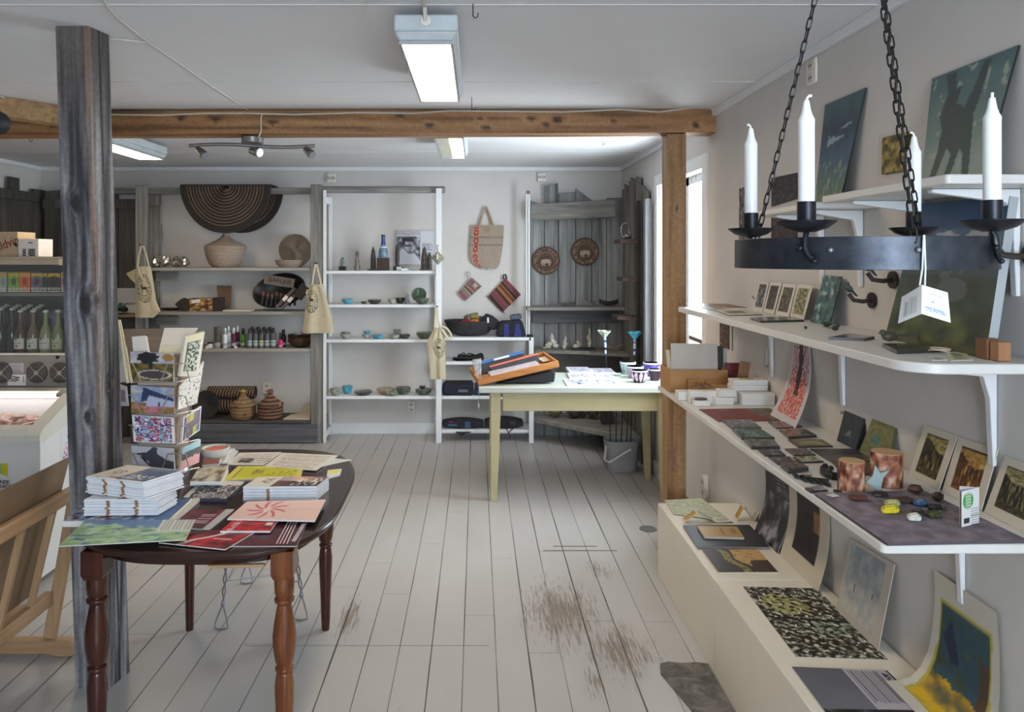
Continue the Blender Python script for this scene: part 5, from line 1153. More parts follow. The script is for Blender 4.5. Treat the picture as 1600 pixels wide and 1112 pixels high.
def gbottle(px, Y, c, label, front=True, h=.255, lab=(214,208,196), fruit=(150,60,50)):
    b_ = Vector((cx_(px,Y), Y, 1.0205)); t = thing('glass_bottle', b_, label, 'bottle', 'juice bottles in the cooler')
    r = .033
    MB().lathe(b_, [(r*.9,0),(r,.005),(r,.115),(r*.8,.14),(r*.38,.175),(r*.34,.235),(r*.42,.237),(r*.42,h-.012)], 20).build('bottle_body', pt(c, .12, var=10), t)
    MB().lathe(b_+Vector((0,0,h-.012)), [(r*.46,0),(r*.46,.012),(r*.4,.014)], 14).build('cap', pt((206,202,190), .35), t)
    if front:
        m = MB(); n = 16; vs = []; cs = []; fs = []
        for j in range(17):
            z = .03+.062*j/16
            for i in range(n+1):
                a = pi*1.5+(i/n-.5)*2.2; u, v = i/n, j/16
                vs.append(b_+Vector((cos(a)*(r+.0008), sin(a)*(r+.0008), z)))
                cs.append(fruit if math.hypot((u-.45)*1.6, v-.28) < .13 else ((40,34,34) if .3 < u < .5 and v > .84 else ((120,112,104) if .55 < v < .62 and .2 < u < .8 else lab)))
        for j in range(16): fs += [(j*(n+1)+i, j*(n+1)+i+1, (j+1)*(n+1)+i+1, (j+1)*(n+1)+i) for i in range(n)]
        m.add(vs, fs, cs).build('label', printmat(.5), t)
gbottle(32, 4.34, (84,50,46), 'red juice bottle with strawberry label, front row left', fruit=(190,50,40)); gbottle(52, 4.34, (110,92,70), 'amber juice bottle with blackberry label, front row', fruit=(30,26,30))
gbottle(71.5, 4.34, (140,140,96), 'pale yellow juice bottle with plain cream label, front row', fruit=(206,200,186)); gbottle(91, 4.34, (132,132,88), 'yellow green juice bottle with berry label, right of the front row', fruit=(120,110,50), lab=(196,190,150))
for i, px in enumerate((1, 19, 37, 55)):
    for j in range(3):
        gbottle(px+5*j, 4.415+.072*j, (44,44,44) if px < 25 else (70,52,46), ('dark' if px < 25 else 'brown')+' capped bottle in the %s rear row, %s from the left' % (('first','second','third')[j], ('first','second','third','fourth')[i]), False, h=.262+.006*j)
tag(MB().ball((cx_(89,4.55), 4.55, 1.036+.20), (.055,.04,.035), wob=.2).ball((cx_(89,4.5),4.505,1.245), (.016,.012,.016)).cyl((cx_(89,4.55),4.55,1.0205), (cx_(89,4.55),4.55,1.21), .03).build('cool_box', pt((126,140,150), .4, var=20)), 'bluish container with a black round lid behind the bottles', 'container')
# boxes on the cooler
t = thing('tan_box', (cx_(8,4.45), 4.45, 1.591), 'tan cardboard box with red script standing on the drinks cooler', 'box')
MB().box(cx_(-14,4.42), cx_(27.5,4.42), 4.42, 4.60, 1.5915, cz_(362,4.42)).build('box_body', pt((176,158,128), .7), t, bevel=.002)
text('vildvin', .078, frame_of(at_y(10,381,4.418), (1,0,.38), (0,0,1)), pt((122,26,44), .6), t, sx=.8)
MB().poly([at_y(a, b_, 4.418) for a, b_ in ((20,378),(27.3,381),(26.5,386),(23,384))], (0,-.001,0)).build('motif', DARK, t)
t = thing('white_box', (cx_(44,4.4), 4.45, 1.591), 'white box with black printed block on the drinks cooler', 'box')
MB().box(cx_(28.5,4.4), cx_(60,4.4), 4.40, 4.55, 1.5915, cz_(373,4.4)).build('box_body', pt((206,204,204), .6), t, bevel=.002)
MB().sheet([at_y(a, b_, 4.3985) for a, b_ in ((35,400),(55,400),(55,388.5),(35,388.5))], .0008, lambda u, v: (40,40,44) if (u < .3 or u > .45) and fb(u*20, v*8, 1) > -.25 else (206,204,204), 30, 14).build('print_block', printmat(.5), t)
MB().box(cx_(44,4.4), cx_(51,4.4), 4.3985, 4.3995, cz_(380,4.4), cz_(378.5,4.4)).build('print_line', DARK, t)
# freezer
FZ = pt((214,216,216), .35, var=2); t = thing('display_freezer', (-2.7, 3.9, 0), 'white chest freezer with sloping glass lid and frozen goods', 'freezer')
fx0, fx1 = -3.36, -2.115
def prof(P, xa, xb, mt, nm_, bv=.012): return MB().poly([(xa, y, z) for y, z in P], (xb-xa, 0, 0)).build(nm_, mt, t, bevel=bv)
m = MB(); m.poly([(fx0,y,z) for y, z in ((3.565,.03),(3.565,.69),(3.599,.69),(3.599,.03))], (fx1-fx0,0,0))
m.poly([(fx1-.05,y,z) for y, z in ((3.60,.03),(3.60,.69),(3.86,.74),(4.22,.80),(4.22,.03))], (.05,0,0)); m.poly([(fx0,y,z) for y, z in ((3.60,.03),(3.60,.69),(3.86,.74),(4.22,.80),(4.22,.03))], (.05,0,0))
m.box(fx0+.051, fx1-.051, 4.17, 4.219, .03, .80).box(fx0+.051, fx1-.051, 3.6, 4.169, .03, .40)
m.build('cabinet_body', FZ, t)
RIM = pt((206,204,194), .35, var=2)
m = MB(); q0 = [(3.545,.69),(3.545,.725),(3.57,.752),(3.64,.76),(3.64,.72)]
m.poly([(fx0+.06,y,z) for y, z in q0], (fx1-fx0-.12,0,0))
m.poly([(fx1-.06,y,z) for y, z in ((3.545,.69),(3.545,.73),(3.575,.757),(3.86,.868),(4.02,.90),(4.23,.905),(4.23,.80),(3.86,.74))], (.07,0,0)); m.poly([(fx0-.01,y,z) for y, z in ((3.56,.69),(3.56,.74),(3.60,.765),(3.86,.868),(4.02,.90),(4.23,.905),(4.23,.80),(3.86,.74))], (.07,0,0))
m.box(fx0+.061, fx1-.061, 4.12, 4.229, .801, .84); m.build('rim', RIM, t)
MB().add([(fx0+.06,3.635,.762),(fx1-.06,3.635,.762),(fx1-.06,3.86,.845),(fx0+.06,3.86,.845),(fx1-.06,4.13,.838),(fx0+.06,4.13,.838)], [(0,1,2,3),(3,2,4,5)]).build('glass_lid', glassmat(), t)
MB().rbox((fx1-.075,3.90,.868), (.05,.06,.02), (.3,0,0)).build('lid_handle', pt((150,148,140), .4), t, bevel=.004)
MB().box(fx0+.05, fx1-.05, 4.13, 4.168, .42, .80).box(fx0+.05, fx1-.05, 3.612, 3.63, .42, .70).build('inner_liner', pt((240,240,240), .4, var=0), t)
bl = MB(); random.seed(4)
for i in range(25): bl.ball((fx0+.125+i*.041, random.uniform(3.82,4.03), .692+random.uniform(0,.012)), (.055,.07,.03), 10, 6, wob=.5, seed=i)
tag(bl.build('frozen_goods', pt((190,140,128), .3, var=34, vs=22)), 'pinkish frozen bags lying inside the white chest freezer', 'frozen food'); bpy.data.objects['frozen_goods']['kind'] = 'stuff'
MB().box(fx0+.06, fx1-.06, 4.05, 4.12, .815, .822).build('added_glow_strip', emis((255,250,244), 1.2, 'added_freezer_glow'), t)  # glowing strip added to whiten the freezer inside, not a known lamp
tag(MB().box(fx0+.052, fx1-.052, 3.64, 4.12, .635, .645).build('freezer_basket', pt((220,220,220), .4)), 'white tray under the frozen goods in the chest freezer', 'tray')
MB().add([at_y(0,724,3.563), at_y(6,724,3.563), at_y(6,742,3.563), at_y(0,739,3.563)], [(0,1,2,3)]).build('logo_green', pt((96,176,150), .4), t, smooth=False)
MB().add([at_y(1.5,724,3.562), at_y(11.5,724,3.562), at_y(11.5,745,3.562), at_y(1.5,739,3.562)], [(0,1,2,3)]).build('logo_yellow', pt((196,184,20), .4), t, smooth=False)
text('NSK', .026, frame_of(at_y(7.5,753,3.563), (1,0,0), (0,0,1)), BLACK, t); text('RADI', .026, frame_of(at_y(7,760,3.563), (1,0,0), (0,0,1)), BLACK, t)
def side_st(u, v):
    if math.hypot((u-.6)*1.4, v-.72) < .30: return (150,52,86) if fb(u*9, v*9, 1) > -.2 else (226,180,196)
    if v < .55 and .1 < u < .95 and abs(u-.55) < .5-.3*v: return (176,120,150) if fb(u*8, v*8, 4) > .1 else (222,206,222)
    return (212,216,220)
P = [Vector((fx1+.001, y, z)) for y, z in ((3.74,.555),(3.90,.555),(3.90,.70),(3.74,.70))]
MB().sheet(P, .0006, side_st, 28, 28).build('side_sticker', printmat(.45), t)

# ------------------------------------------------------------ wooden poster browser at the left edge
t = thing('poster_browser', (-1.9, 2.6, 0), 'light wooden poster browser rack standing on the floor at the left edge', 'rack')
OAK = wood([(150,116,84),(176,142,106),(190,158,122)], 'y', 26, rough=.55); OAKz = wood([(150,116,84),(176,142,106),(190,158,122)], 'z', 26, rough=.55); OAKx = wood([(150,116,84),(176,142,106),(190,158,122)], 'x', 26, rough=.55)
def pl(y, z, off=0): return Vector((-1.755+.235*z+off, y, z))
MB().bar(pl(1.75,.655), pl(2.96,.655), .03, .055).build('upper_bar', OAK, t, bevel=.006)
MB().bar(pl(1.75,.235), pl(2.93,.235), .035, .055).bar(pl(1.75,.20,-.12), pl(2.93,.20,-.12), .16, .02).build('lower_bar', OAK, t, bevel=.006)
for y in (1.95, 2.28, 2.61, 2.80): MB().bar(pl(y,.25,-.004), pl(y,.64,-.004), .022, .022, (0,1,0)).build('slat', OAKz, t, bevel=.002)
MB().bar((-1.705,2.94,.07), (-1.60,2.94,.66), .045, .03, (0,1,0)).build('leg', OAKz, t, bevel=.004); MB().bar((-1.90,2.94,.07), (-2.02,2.94,.66), .045, .03, (0,1,0)).build('leg', OAKz, t, bevel=.004)
m = MB(); m.poly([(-2.15,2.915,.0),(-2.15,2.915,.03),(-2.10,2.915,.065),(-1.62,2.915,.065),(-1.595,2.915,.05),(-1.587,2.915,.03),(-1.60,2.915,.004),(-1.66,2.915,.0),(-1.70,2.915,.012),(-2.04,2.915,.012),(-2.10,2.915,0)], (0,.05,0)); m.build('foot', OAKx, t, bevel=.008)
t = tag(MB().hexa([pl(1.7,.272,-.052),pl(2.90,.272,-.052),pl(2.90,.80,-.044),pl(1.7,.80,-.044),pl(1.7,.272,-.044),pl(2.90,.272,-.044),pl(2.90,.80,-.036),pl(1.7,.80,-.036)]).build('hardboard_panel', pt((134,110,84), .7, var=8, vs=5)), 'large brown hardboard sheet standing in the poster browser', 'board')
MB().hexa([pl(1.7,.272,-.075),pl(2.90,.272,-.075),pl(2.90,.74,-.085),pl(1.7,.74,-.085),pl(1.7,.272,-.065),pl(2.90,.272,-.065),pl(2.90,.74,-.075),pl(1.7,.74,-.075)]).build('hardboard_panel', pt((120,98,76), .7)).__setitem__('label', 'second brown board hidden behind the front hardboard sheet in the browser'); bpy.data.objects['hardboard_panel.001']['category'] = 'board'

# ------------------------------------------------------------ oval dark table
MAH = wood([(34,16,12),(58,26,18),(84,38,24)], 'z', 24, rough=.22, bmp=.1); TOPW = wood([(28,18,16),(44,26,22),(62,36,28)], 'x', 16, rough=.22, bmp=.05)
t = thing('oval_table', (-.88, 2.68, 0), 'dark varnished table with rounded top and turned legs covered in magazines', 'table')
TT = .742
def outline(o=0):
    P = []; cx, cy, a, b_ = -.885, 2.68, .42+o, .575+o
    for i in range(72):
        th = 2*pi*i/72; e = .62
        P.append((cx+a*math.copysign(abs(cos(th))**e, cos(th))-.045*(sin(th)), cy+b_*math.copysign(abs(sin(th))**e, sin(th)), 0))
    return P
MB().poly([(x, y, TT-.022) for x, y, z in outline()], (0,0,.022)).build('tabletop', TOPW, t, bevel=.009)
m = MB(); A_ = outline(-.05); B_ = outline(-.07); n = len(A_)
m.add([(x,y,TT-.055) for x,y,z in A_]+[(x,y,TT-.023) for x,y,z in A_]+[(x,y,TT-.055) for x,y,z in B_]+[(x,y,TT-.023) for x,y,z in B_], [f for i in range(n) for f in ((i,(i+1)%n,n+(i+1)%n,n+i),(2*n+i,3*n+i,3*n+(i+1)%n,2*n+(i+1)%n),(i,2*n+i,2*n+(i+1)%n,(i+1)%n))])
m.build('apron', TOPW, t)
MB().bar((-.78,2.14,TT-.053),(-.62,2.15,TT-.053),.012,.008).build('pale_batten', OAKx, t)
def tleg(x, y, mt):
    H = TT-.023; m = MB()
    pr = [(.016,0),(.019,.05),(.022,.15),(.0275,.27),(.0285,.31),(.024,.345),(.0215,.352),(.027,.358),(.027,.366),(.019,.372),(.027,.382),(.030,.400),(.034,.43),(.035,.46),(.030,.50),(.022,.545),(.020,.555),(.029,.562),(.030,.570),(.023,.576),(.028,.585),(.030,.62),(.028,.64)]
    m.lathe((x,y,0), pr, 24); a = .033
    m.hexa([(x-.026,y-.026,.632),(x+.026,y-.026,.632),(x+.026,y+.026,.632),(x-.026,y+.026,.632),(x-a,y-a,.65),(x+a,y-a,.65),(x+a,y+a,.65),(x-a,y+a,.65)]).box(x-a,x+a,y-a,y+a,.65,H)
    return m.build('leg', mt, t, bevel=.001)
tleg(-1.135, 2.20, MAH); tleg(-.575, 2.20, wood([(74,38,18),(112,62,32),(150,96,54)], 'z', 26, rough=.25, bmp=.1)); tleg(-.645, 3.14, MAH)
MB().lathe((-1.225,3.14,0), [(.016,0),(.021,.3),(.027,TT-.03)], 16).build('leg', MAH, t)

# wire stool under the table
t = thing('wire_stool', (-.93, 3.35, 0), 'twisted wire stool standing on the floor behind the oval table', 'stool'); WR = pt((150,156,164), .4, metal=.7)
for x, y, dx in ((-1.09,3.16,.03),(-.77,3.24,-.05),(-.90,3.62,.0),(-1.12,3.60,0)):
    m = MB()
    for ph in (0, pi): m.tube([(x+dx*k/40+.006*cos(k*.55+ph), y+.006*sin(k*.55+ph), .09+.40*k/40) for k in range(41)], .0035, 5)
    m.tube([(x,y,.10),(x-.028,y-.01,.03),(x-.03,y-.02,.006),(x,y-.03,.005),(x+.028,y-.02,.006),(x+.022,y-.01,.03),(x,y,.10)], .0035, 5)
    m.build('leg', WR, t)
q = [(-1.07,3.16),(-.80,3.24),(-.90,3.62),(-1.12,3.60)]
for z in (.20, .33): MB().tube([(x,y,z) for x,y in q], .003, 5, True).build('wire_ring', WR, t)
MB().tube([(x,y,.49) for x,y in q], .005, 6, True).build('seat_ring', WR, t)
MB().poly([(x,y,.495) for x,y in q], (0,0,.012)).build('seat', pt((90,70,60), .6), t, bevel=.003)

# ------------------------------------------------------------ prints and papers on the oval table
ZT = TT+.0006
def flat(q, h, fn, name, label, cat, z=ZT, nu=30, nv=20, rough=.35, side=(222,220,216), grp=None):
    """q: TL, TR, BR, BL as seen in the photo"""
    P = [at_z(a, b_, z+h) for a, b_ in q]
    for p in P: p.x = min(p.x, 1.302)
    m = MB(); m.sheet([P[3], P[2], P[1], P[0]], h, fn, nu, nv, side=side)
    return tag(m.build(name, printmat(rough)), label, cat, grp)
def mapfn(u, v):
    coast = .86-.38*u+.16*fb(u*4, 1.3, 5)+.05*fb(u*14, v*5, 2)
    if u > .70 and v > .42 and v < .98: return (206,204,190) if (u*30 % 1) > .35 or v < .5 else (150,150,146)
    c = pal([(128,160,110),(152,184,136),(176,200,158)], .5+fb(u*9, v*9, 1)) if v < coast else pal([(66,96,142),(88,120,160),(110,140,172)], .5+.6*fb(u*6, v*6, 3))
    if v < coast and fb(u*7, v*12, 9) > .36: c = (78,112,142)
    return c
flat([(134,812),(306,811),(290,843),(91,853)], .002, mapfn, 'folded_map', 'green and blue coast map lying over the front left edge of the oval table', 'map', z=ZT+.022, nu=70, nv=34)
def magz(u, v): return pal([(196,60,50),(34,44,84),(220,216,206),(50,90,140),(30,32,48)], .5+fb(u*7, v*5, 12))
flat([(132,785),(300,778),(262,813),(98,814)], .018, lambda u, v: (60,92,136) if u > .72 and abs(v-.5) < .45 else magz(u, v), 'magazine_pile', 'colourful brochures peeking out under the two white magazine bundles', 'brochure', nu=50, nv=20)
flat([(304,776),(313,777),(272,812),(262,812)], .012, solid((196,194,176)), 'pale_booklet', 'narrow pale booklet edge right of the white bundles', 'booklet', nu=6, nv=10)
ORD = ['topmost','second','third','fourth','fifth','sixth','seventh','eighth','ninth','tenth','eleventh','twelfth','thirteenth']
PAP = pt((226,228,234), .5, var=5, vs=30); TAPE = pt((158,120,84), .6)
def bundle(FL, FR, BR, z0, n, h, where, grp, tapes, cover, seed, skew=.004):
    random.seed(seed); P = [at_z(*FL, z0), at_z(*FR, z0), at_z(*BR, z0)]; P.append(P[0]+P[2]-P[1]); th = h/n
    ex = (P[1]-P[0]).normalized(); ey = (P[3]-P[0]).normalized()
    for i in range(n):
        o = ex*random.uniform(-skew, skew)+ey*random.uniform(-skew, skew)*.6+Vector((0,0,z0+th*i-P[0].z))
        c = [p+o for p in P]; top = Vector((0,0,th*.88)); k = n-1-i
        lb = '%s magazine from the top of the %s' % (ORD[k], where) if k else 'topmost magazine with printed cover on the %s' % where
        if k: 
            m = MB().hexa(c+[p+top for p in c]); m.mat(1)
            for tu in tapes:
                a = c[0]+(c[1]-c[0])*tu; d = (c[1]-c[0]).normalized()*.010
                m.hexa([a-ey*.0012, a+d-ey*.0012, a+d+ey*.004, a+ey*.004, a-ey*.0012+top, a+d-ey*.0012+top, a+d+ey*.004+top, a+ey*.004+top])
            tag(m.build('magazine', [PAP, TAPE]), lb, 'magazine', grp)
        else: tag(MB().sheet([p+top for p in c], th*.86, cover, 60, 44, side=(226,228,234)).build('magazine', printmat(.4)), lb, 'magazine', grp)
def cov1(u, v):
    if u > .46+.0*v and v > .03: 
        if .50 < u < .97 and .12 < v < .42 and fb(u*22, v*16, 3) > .16: return (224,224,228)
        return pal([(40,48,66),(70,84,110),(120,136,156)], .4+v*.5+.3*fb(u*3, v*4, 2)) if v < .97 else (210,210,210)
    if .14 < u < .34 and .30 < v < .62 and fb(u*30, v*26, 8) > .12: return (60,60,62)
    if .30 < u < .44 and .10 < v < .18: return (176,80,70)
    if .14 < u < .19 and v < .05 or .52 < u < .57 and v < .05: return (150,116,80)
    return (210,202,188)
bundle((131,806),(248,805),(276,788), ZT+.020, 10, .055, 'lower white magazine bundle', 'magazines in the lower left bundle', (.30,.68), lambda u, v: (170,40,46) if .42 < u < .58 and v < .1 else (222,220,220), 1)
bundle((136,771),(224,781),(286,761), ZT+.076, 12, .058, 'upper left white magazine bundle', 'magazines in the upper left bundle', (.30,.62), cov1, 2)
def cov2(u, v):
    if u > .36:
        c = pal([(120,84,70),(60,42,40),(28,24,28)], (u-.36)*1.6) if v < .45+.5*(u-.36)**.5*0+.25*(1-u) else pal([(150,150,176),(214,170,150),(110,84,84)], (u-.36)*1.7)
        if .60 < u < .97 and .12 < v < .86 and fb(u*20, v*7, 5) > .20: c = (232,228,224)
        return c
    if .14 < u < .30 and .35 < v < .85 and fb(u*34, v*18, 8) > .08: return (70,68,66)
    return (214,208,196)
bundle((380,782),(495,781),(514,765), ZT, 5, .050, 'right hand white magazine bundle', 'magazines in the right bundle', (.32,), cov2, 3, .001)
def sepia(u, v): return pal([(70,62,52),(176,166,146),(212,204,184)], .55+.8*fb(u*4, v*4, 6))
for i, (z, lb) in enumerate(((ZT,'lowest'),(ZT+.009,'second lowest'),(ZT+.018,'middle'),(ZT+.027,'upper'),(ZT+.036,'topmost, sepia printed'))):
    flat([(310,731),(357,726),(345,752),(297,752)] if i == 4 else [(309,737-i),(357,736-i),(346,757-i*1.5),(297,757-i*1.5)], .008, sepia if i == 4 else solid((206,198,178)), 'small_book', lb+' small cream book in the pile before the postcard rack', 'book', z=z, nu=20, nv=16, grp='small cream books in a pile')
def photo(u, v):
    if v > .74: return (206,200,190)
    if abs(fb(u*7+v*5, v*9, 4)) < .10: return (206,200,200)
    return pal([(30,26,28),(70,60,62),(150,140,140)], .4+.9*fb(u*3, v*4, 2)) if u > .12 else (200,198,196)
flat([(316,748),(383,752),(354,779),(286,777)], .012, photo, 'photo_book', 'dark floral covered book between the two bundle stacks', 'book', nu=40, nv=30, side=(60,62,78))
flat([(285,757),(323,755),(300,776),(279,783)], .004, lambda u, v: (40,38,38) if (.1 < u < .9 and .1 < v < .9) else (90,86,84), 'dark_leaflet', 'dark leaflet with grey border under the floral book', 'leaflet', z=ZT)
def yel(u, v):
    if .08 < u < .94 and .1 < v < .9:
        if .30 < u < .46 and .35 < v < .75: return (110,104,60) if fb(u*30, v*14, 1) > 0 else (180,174,50)
        if u < .12 or (u > .52 and fb(u*26, v*12, 2) > .3): return (104,98,50)
        return (192,190,52)
    return (206,200,90)
flat([(372,728),(474,728),(470,745),(347,750)], .006, yel, 'yellow_flyer', 'bright yellow flyer behind the right magazine bundle', 'flyer', nu=50, nv=20)
def news(seed, ph=True):
    def f(u, v):
        if ph and .2 < u < .95 and .1 < v < .55 and int((u-.2)*2.7) != 1: return (70,66,62) if fb(u*8, v*6, seed) > -.2 else (150,144,134)
        if .1 < u < .92 and .08 < v < .92 and (v*14) % 1 < .35 and fb(u*30, int(v*14), seed) > -.2: return (150,144,136)
        return (212,207,198)
    return f
flat([(374,707),(440,706),(412,726),(355,725)], .003, news(1), 'newspaper', 'folded newspaper with dark pictures at the back of the oval table', 'newspaper', nu=36, nv=20)
flat([(441,707),(528,711),(494,734),(413,728)], .004, news(2, False), 'newspaper', 'printed text sheet at the back right of the oval table', 'newspaper', z=ZT+.003, nu=50, nv=24)
flat([(515,715),(550,718),(513,726),(492,732)], .002, solid((196,204,196)), 'paper_sheet', 'pale paper corner pointing over the right edge of the oval table', 'paper')
flat([(512,734),(534,732),(531,741),(510,747)], .006, lambda u, v: (212,208,90) if v > .3 and fb(u*12, v*9, 1) > -.2 else (214,214,220), 'note_pad', 'yellow topped note pad right of the magazine bundle', 'notepad', nu=14, nv=10)
def redp(seed, base=(96,22,34), hot=(176,30,40)):
    def f(u, v):
        c = pal([(40,20,26), base, hot], .5+.9*fb(u*4, v*3, seed)); return c
    return f
def hk(u, v):
    c = pal([(58,20,32),(92,30,44)], .5+fb(u*3, v*3, 2))
    return c
o = flat([(389,828),(482,810),(464,853),(350,853)], .002, hk, 'exhibition_poster', 'dark red exhibition poster with white bars at the front right of the table', 'poster', nu=40, nv=20)
M0 = frame_of(at_z(467.5,831,ZT+.0032), at_z(480,813,ZT)-at_z(459,849,ZT), at_z(440,832,ZT)-at_z(467,831,ZT))
text('HÄRNÖSANDS KONSTHALL', .0185, M0, pt((214,204,204), .5), o, sx=.62)
m = MB()
for i in range(4): 
    a = at_z(451+i*5.5-i*1.0, 814, ZT+.0034); b_ = at_z(432+i*6-i*.6, 849, ZT+.0034); m.bar(a, b_, .0035, .0008)
m.build('white_bars', pt((206,190,194), .5), o)
def rb(u, v):
    if u > .80: return (204,200,198) if (v*12) % 1 > .3 else (160,156,154)
    if .42 < u < .75 and abs((v*9) % 1-.5) < .14 and .2 < v < .8: return (190,160,164)
    return pal([(60,20,28),(112,24,38)], .5+fb(u*3, v*3, 5)+.3*(v-.5))
flat([(298,796),(366,795),(327,827),(268,823)], .003, rb, 'red_leaflet', 'dark red leaflet with grey right page on the oval table', 'leaflet', nu=40, nv=24)
def redfold(u, v):
    if abs(u-.30-.22*v+.05*sin(v*6)) < .05: return (212,186,188)
    if abs(v-.5) < .02 and .55 < u < .85: return (220,200,200)
    return pal([(60,18,30),(140,26,38),(206,36,42)], .45+1.0*fb(u*5, v*3, 8))
flat([(315,828),(399,830),(352,858),(248,847)], .003, redfold, 'red_leaflet', 'red leaflet with white ribbon shape at the front edge of the oval table', 'leaflet', z=ZT+.003, nu=50, nv=24)
def redbook(u, v): return (216,206,204) if .80 < u < .94 and .45 < v < .75 else ((226,210,206) if .10 < u < .24 and fb(u*30, v*12, 4) > .1 else pal([(96,16,26),(184,24,32),(214,40,40)], .45+.8*fb(u*4, v*3, 3)))
flat([(365,811),(435,811),(422,829),(344,829)], .006, redbook, 'red_booklet', 'bright red booklet with white barcode under the pink pinwheel card', 'booklet', z=ZT+.006, nu=44, nv=20)
def pink(u, v):
    x = (u-.36)*1.9; y = (v-.52); r = math.hypot(x, y); a = math.atan2(y, x)
    if r < .09 or (abs(x) < .05 and abs(y) < .16): return (226,200,196)
    k = (a*9/(2*pi)+r*1.1) % 1
    if r < .46 and k < .55*(1-r/.5)+.12: return (192,84,102) if k > .12 else (206,110,120)
    if abs(v-.52) < .012 and u > .55: return (196,160,150)
    return (222,190,180)
flat([(386,783),(509,780),(492,813),(355,810)], .005, pink, 'pinwheel_card', 'pale pink card with a red pinwheel star before the right bundle', 'card', z=ZT+.014, nu=80, nv=46)
flat([(322,702),(362,700),(352,716),(318,714)], .012, lambda u, v: pal([(60,56,50),(160,152,124),(196,188,160)], .6+.6*fb(u*5, v*5, 3)), 'small_book', 'dusky green booklet behind the cream book pile beside the rack', 'book', nu=16, nv=12)
for i, q in enumerate(([(345,703),(367,700),(345,722),(330,723)], [(366,702),(372,704),(358,722),(346,723)])): flat(q, .006, lambda u, v: (214,214,216), 'white_leaflet', ['left','right'][i]+' one of two white leaflets slanting behind the cream books', 'leaflet', z=ZT+.013*0, nu=4, nv=4)
flat([(318,716),(344,715),(342,724),(316,726)], .02, lambda u, v: pal([(40,34,30),(170,60,40),(70,60,50)], .5+fb(u*5, v*5, 8)), 'small_book', 'dark booklet with orange blots next to the postcard rack', 'book', nu=14, nv=10)

# ------------------------------------------------------------ postcard rack
rk = thing('postcard_rack', (-1.235, 2.90, TT), 'revolving wire rack of postcards standing on the oval table', 'rack')
CARDB = pt((160,140,120), .7)
MB().box(-1.30, -1.17, 2.86, 2.99, TT+.03, 1.20).build('core', CARDB, rk, bevel=.003); MB().cyl((-1.235,2.92,TT+.001), (-1.235,2.92,TT+.03), .10, .09, 28).build('base', STEEL, rk)
WM = pt((176,172,166), .3, metal=.7)
s28 = 2.80/F
def card(q, Yb, Yt, fn, label, name='postcard', th=.006, nu=44, nv=32, cat='postcard', side=(214,204,190)):
    """q TL TR BR BL pixel corners; bottom at depth Yb and top at depth Yt, given per corner pair (left, right)"""
    ys = [Yt[0], Yt[1], Yb[1], Yb[0]]; P = [at_y(a, b_, y) for (a, b_), y in zip(q, ys)]
    return tag(MB().sheet([P[3], P[2], P[1], P[0]], th, fn, nu, nv, side=side).build(name, printmat(.4)), label, cat)
def tree(u, v):
    if v > .62: c = pal([(150,150,160),(206,206,214)], .5+fb(u*4, v*4, 1))
    else: c = pal([(50,54,30),(96,90,44),(128,100,50)], .5+fb(u*7, v*7, 2))
    if math.hypot((u-.40)*1.5, (v-.80)*1.7) < .36+.12*fb(u*10, v*10, 3) or abs(u-.46) < .05 and .3 < v < .8: c = (34,32,36)
    if math.hypot((u-.88)*1.6, (v-.84)*1.6) < .22: c = (150,116,60)
    r = math.hypot((u-.55)/.40, (v-.22)/.16)
    if .86 < r < 1.02: c = (196,188,186)
    elif r < .86: c = (66,60,62)
    return c
def house(u, v):
    c = pal([(150,96,50),(120,110,50),(176,120,110)], .5+fb(u*4, v*3, 4)) if v < .38 else pal([(176,160,140),(120,150,190),(206,190,176)], .5+fb(u*3, v*3, 6))
    if inpoly(u, v, [(.22,.42),(.30,.95),(.60,.80),(.99,.60),(.99,.48),(.42,.66),(.36,.45)]): c = (44,56,92)
    if inpoly(u, v, [(.36,.45),(.42,.66),(.99,.48),(.99,.28),(.36,.28)]): c = (168,176,204) if not (.62 < u < .67 and v < .42) else (60,60,86)
    if v < .28 and fb(u*5, v*5, 8) > .1: c = (190,110,130)
    return c
def knits(u, v):
    i = int(u*6); k = fb(u*7, v*5, 3); P_ = [(226,60,80),(120,190,220),(226,226,232),(40,60,130),(200,30,50),(170,210,226),(60,140,180)]
    return P_[int((u*4.2+2.2*fb(u*5, v*6, 1)+v*2.5)*2) % 7] if abs(k) > .06 else (60,40,50)
def whale(u, v):
    if inpoly(u, v, [(.0,.66),(.34,.74),(.52,1.0),(.62,.96),(.60,.72),(.80,.48),(1,.40),(1,0),(.42,0),(.40,.34),(.2,.6)]): return (66,66,80)
    if inpoly(u, v, [(.16,.60),(.36,.20),(.44,.10),(.30,.50)]): return (30,30,40)
    return (196,198,208)
wf_ = matted(knits, .05, .05, .04, .04, (222,220,224))
card([(204,549),(271,552),(271,596),(204,594)], (2.80,2.80), (2.83,2.83), tree, 'postcard of a dark tree and fountain, top front pocket of the rack', th=.008)
card([(204,601),(271,606),(273,647),(205,645)], (2.80,2.80), (2.83,2.83), house, 'painted postcard of a white house with blue roof, second front pocket')
card([(206,648),(271,652),(273,693),(209,690)], (2.79,2.79), (2.82,2.82), wf_, 'postcard with red, blue and white knitted patterns, third front pocket', nu=60, nv=44, th=.01)
card([(205,696),(271,700),(273,736),(208,732)], (2.79,2.79), (2.82,2.82), whale, 'postcard of a dark whale tail, lowest front pocket of the rack', th=.01)
def woodcut(u, v):
    if .16 < u < .86 and .12 < v < .84: return (40,44,42) if (fb(u*9, v*16, 3) > .02 or u < .22 or v > .80) else (196,206,186)
    return (216,212,176) if v > .86 else (214,210,194)
def birds(u, v): return (44,42,42) if fb(u*11+v*4, v*15, 5) > .40 else (214,210,202)
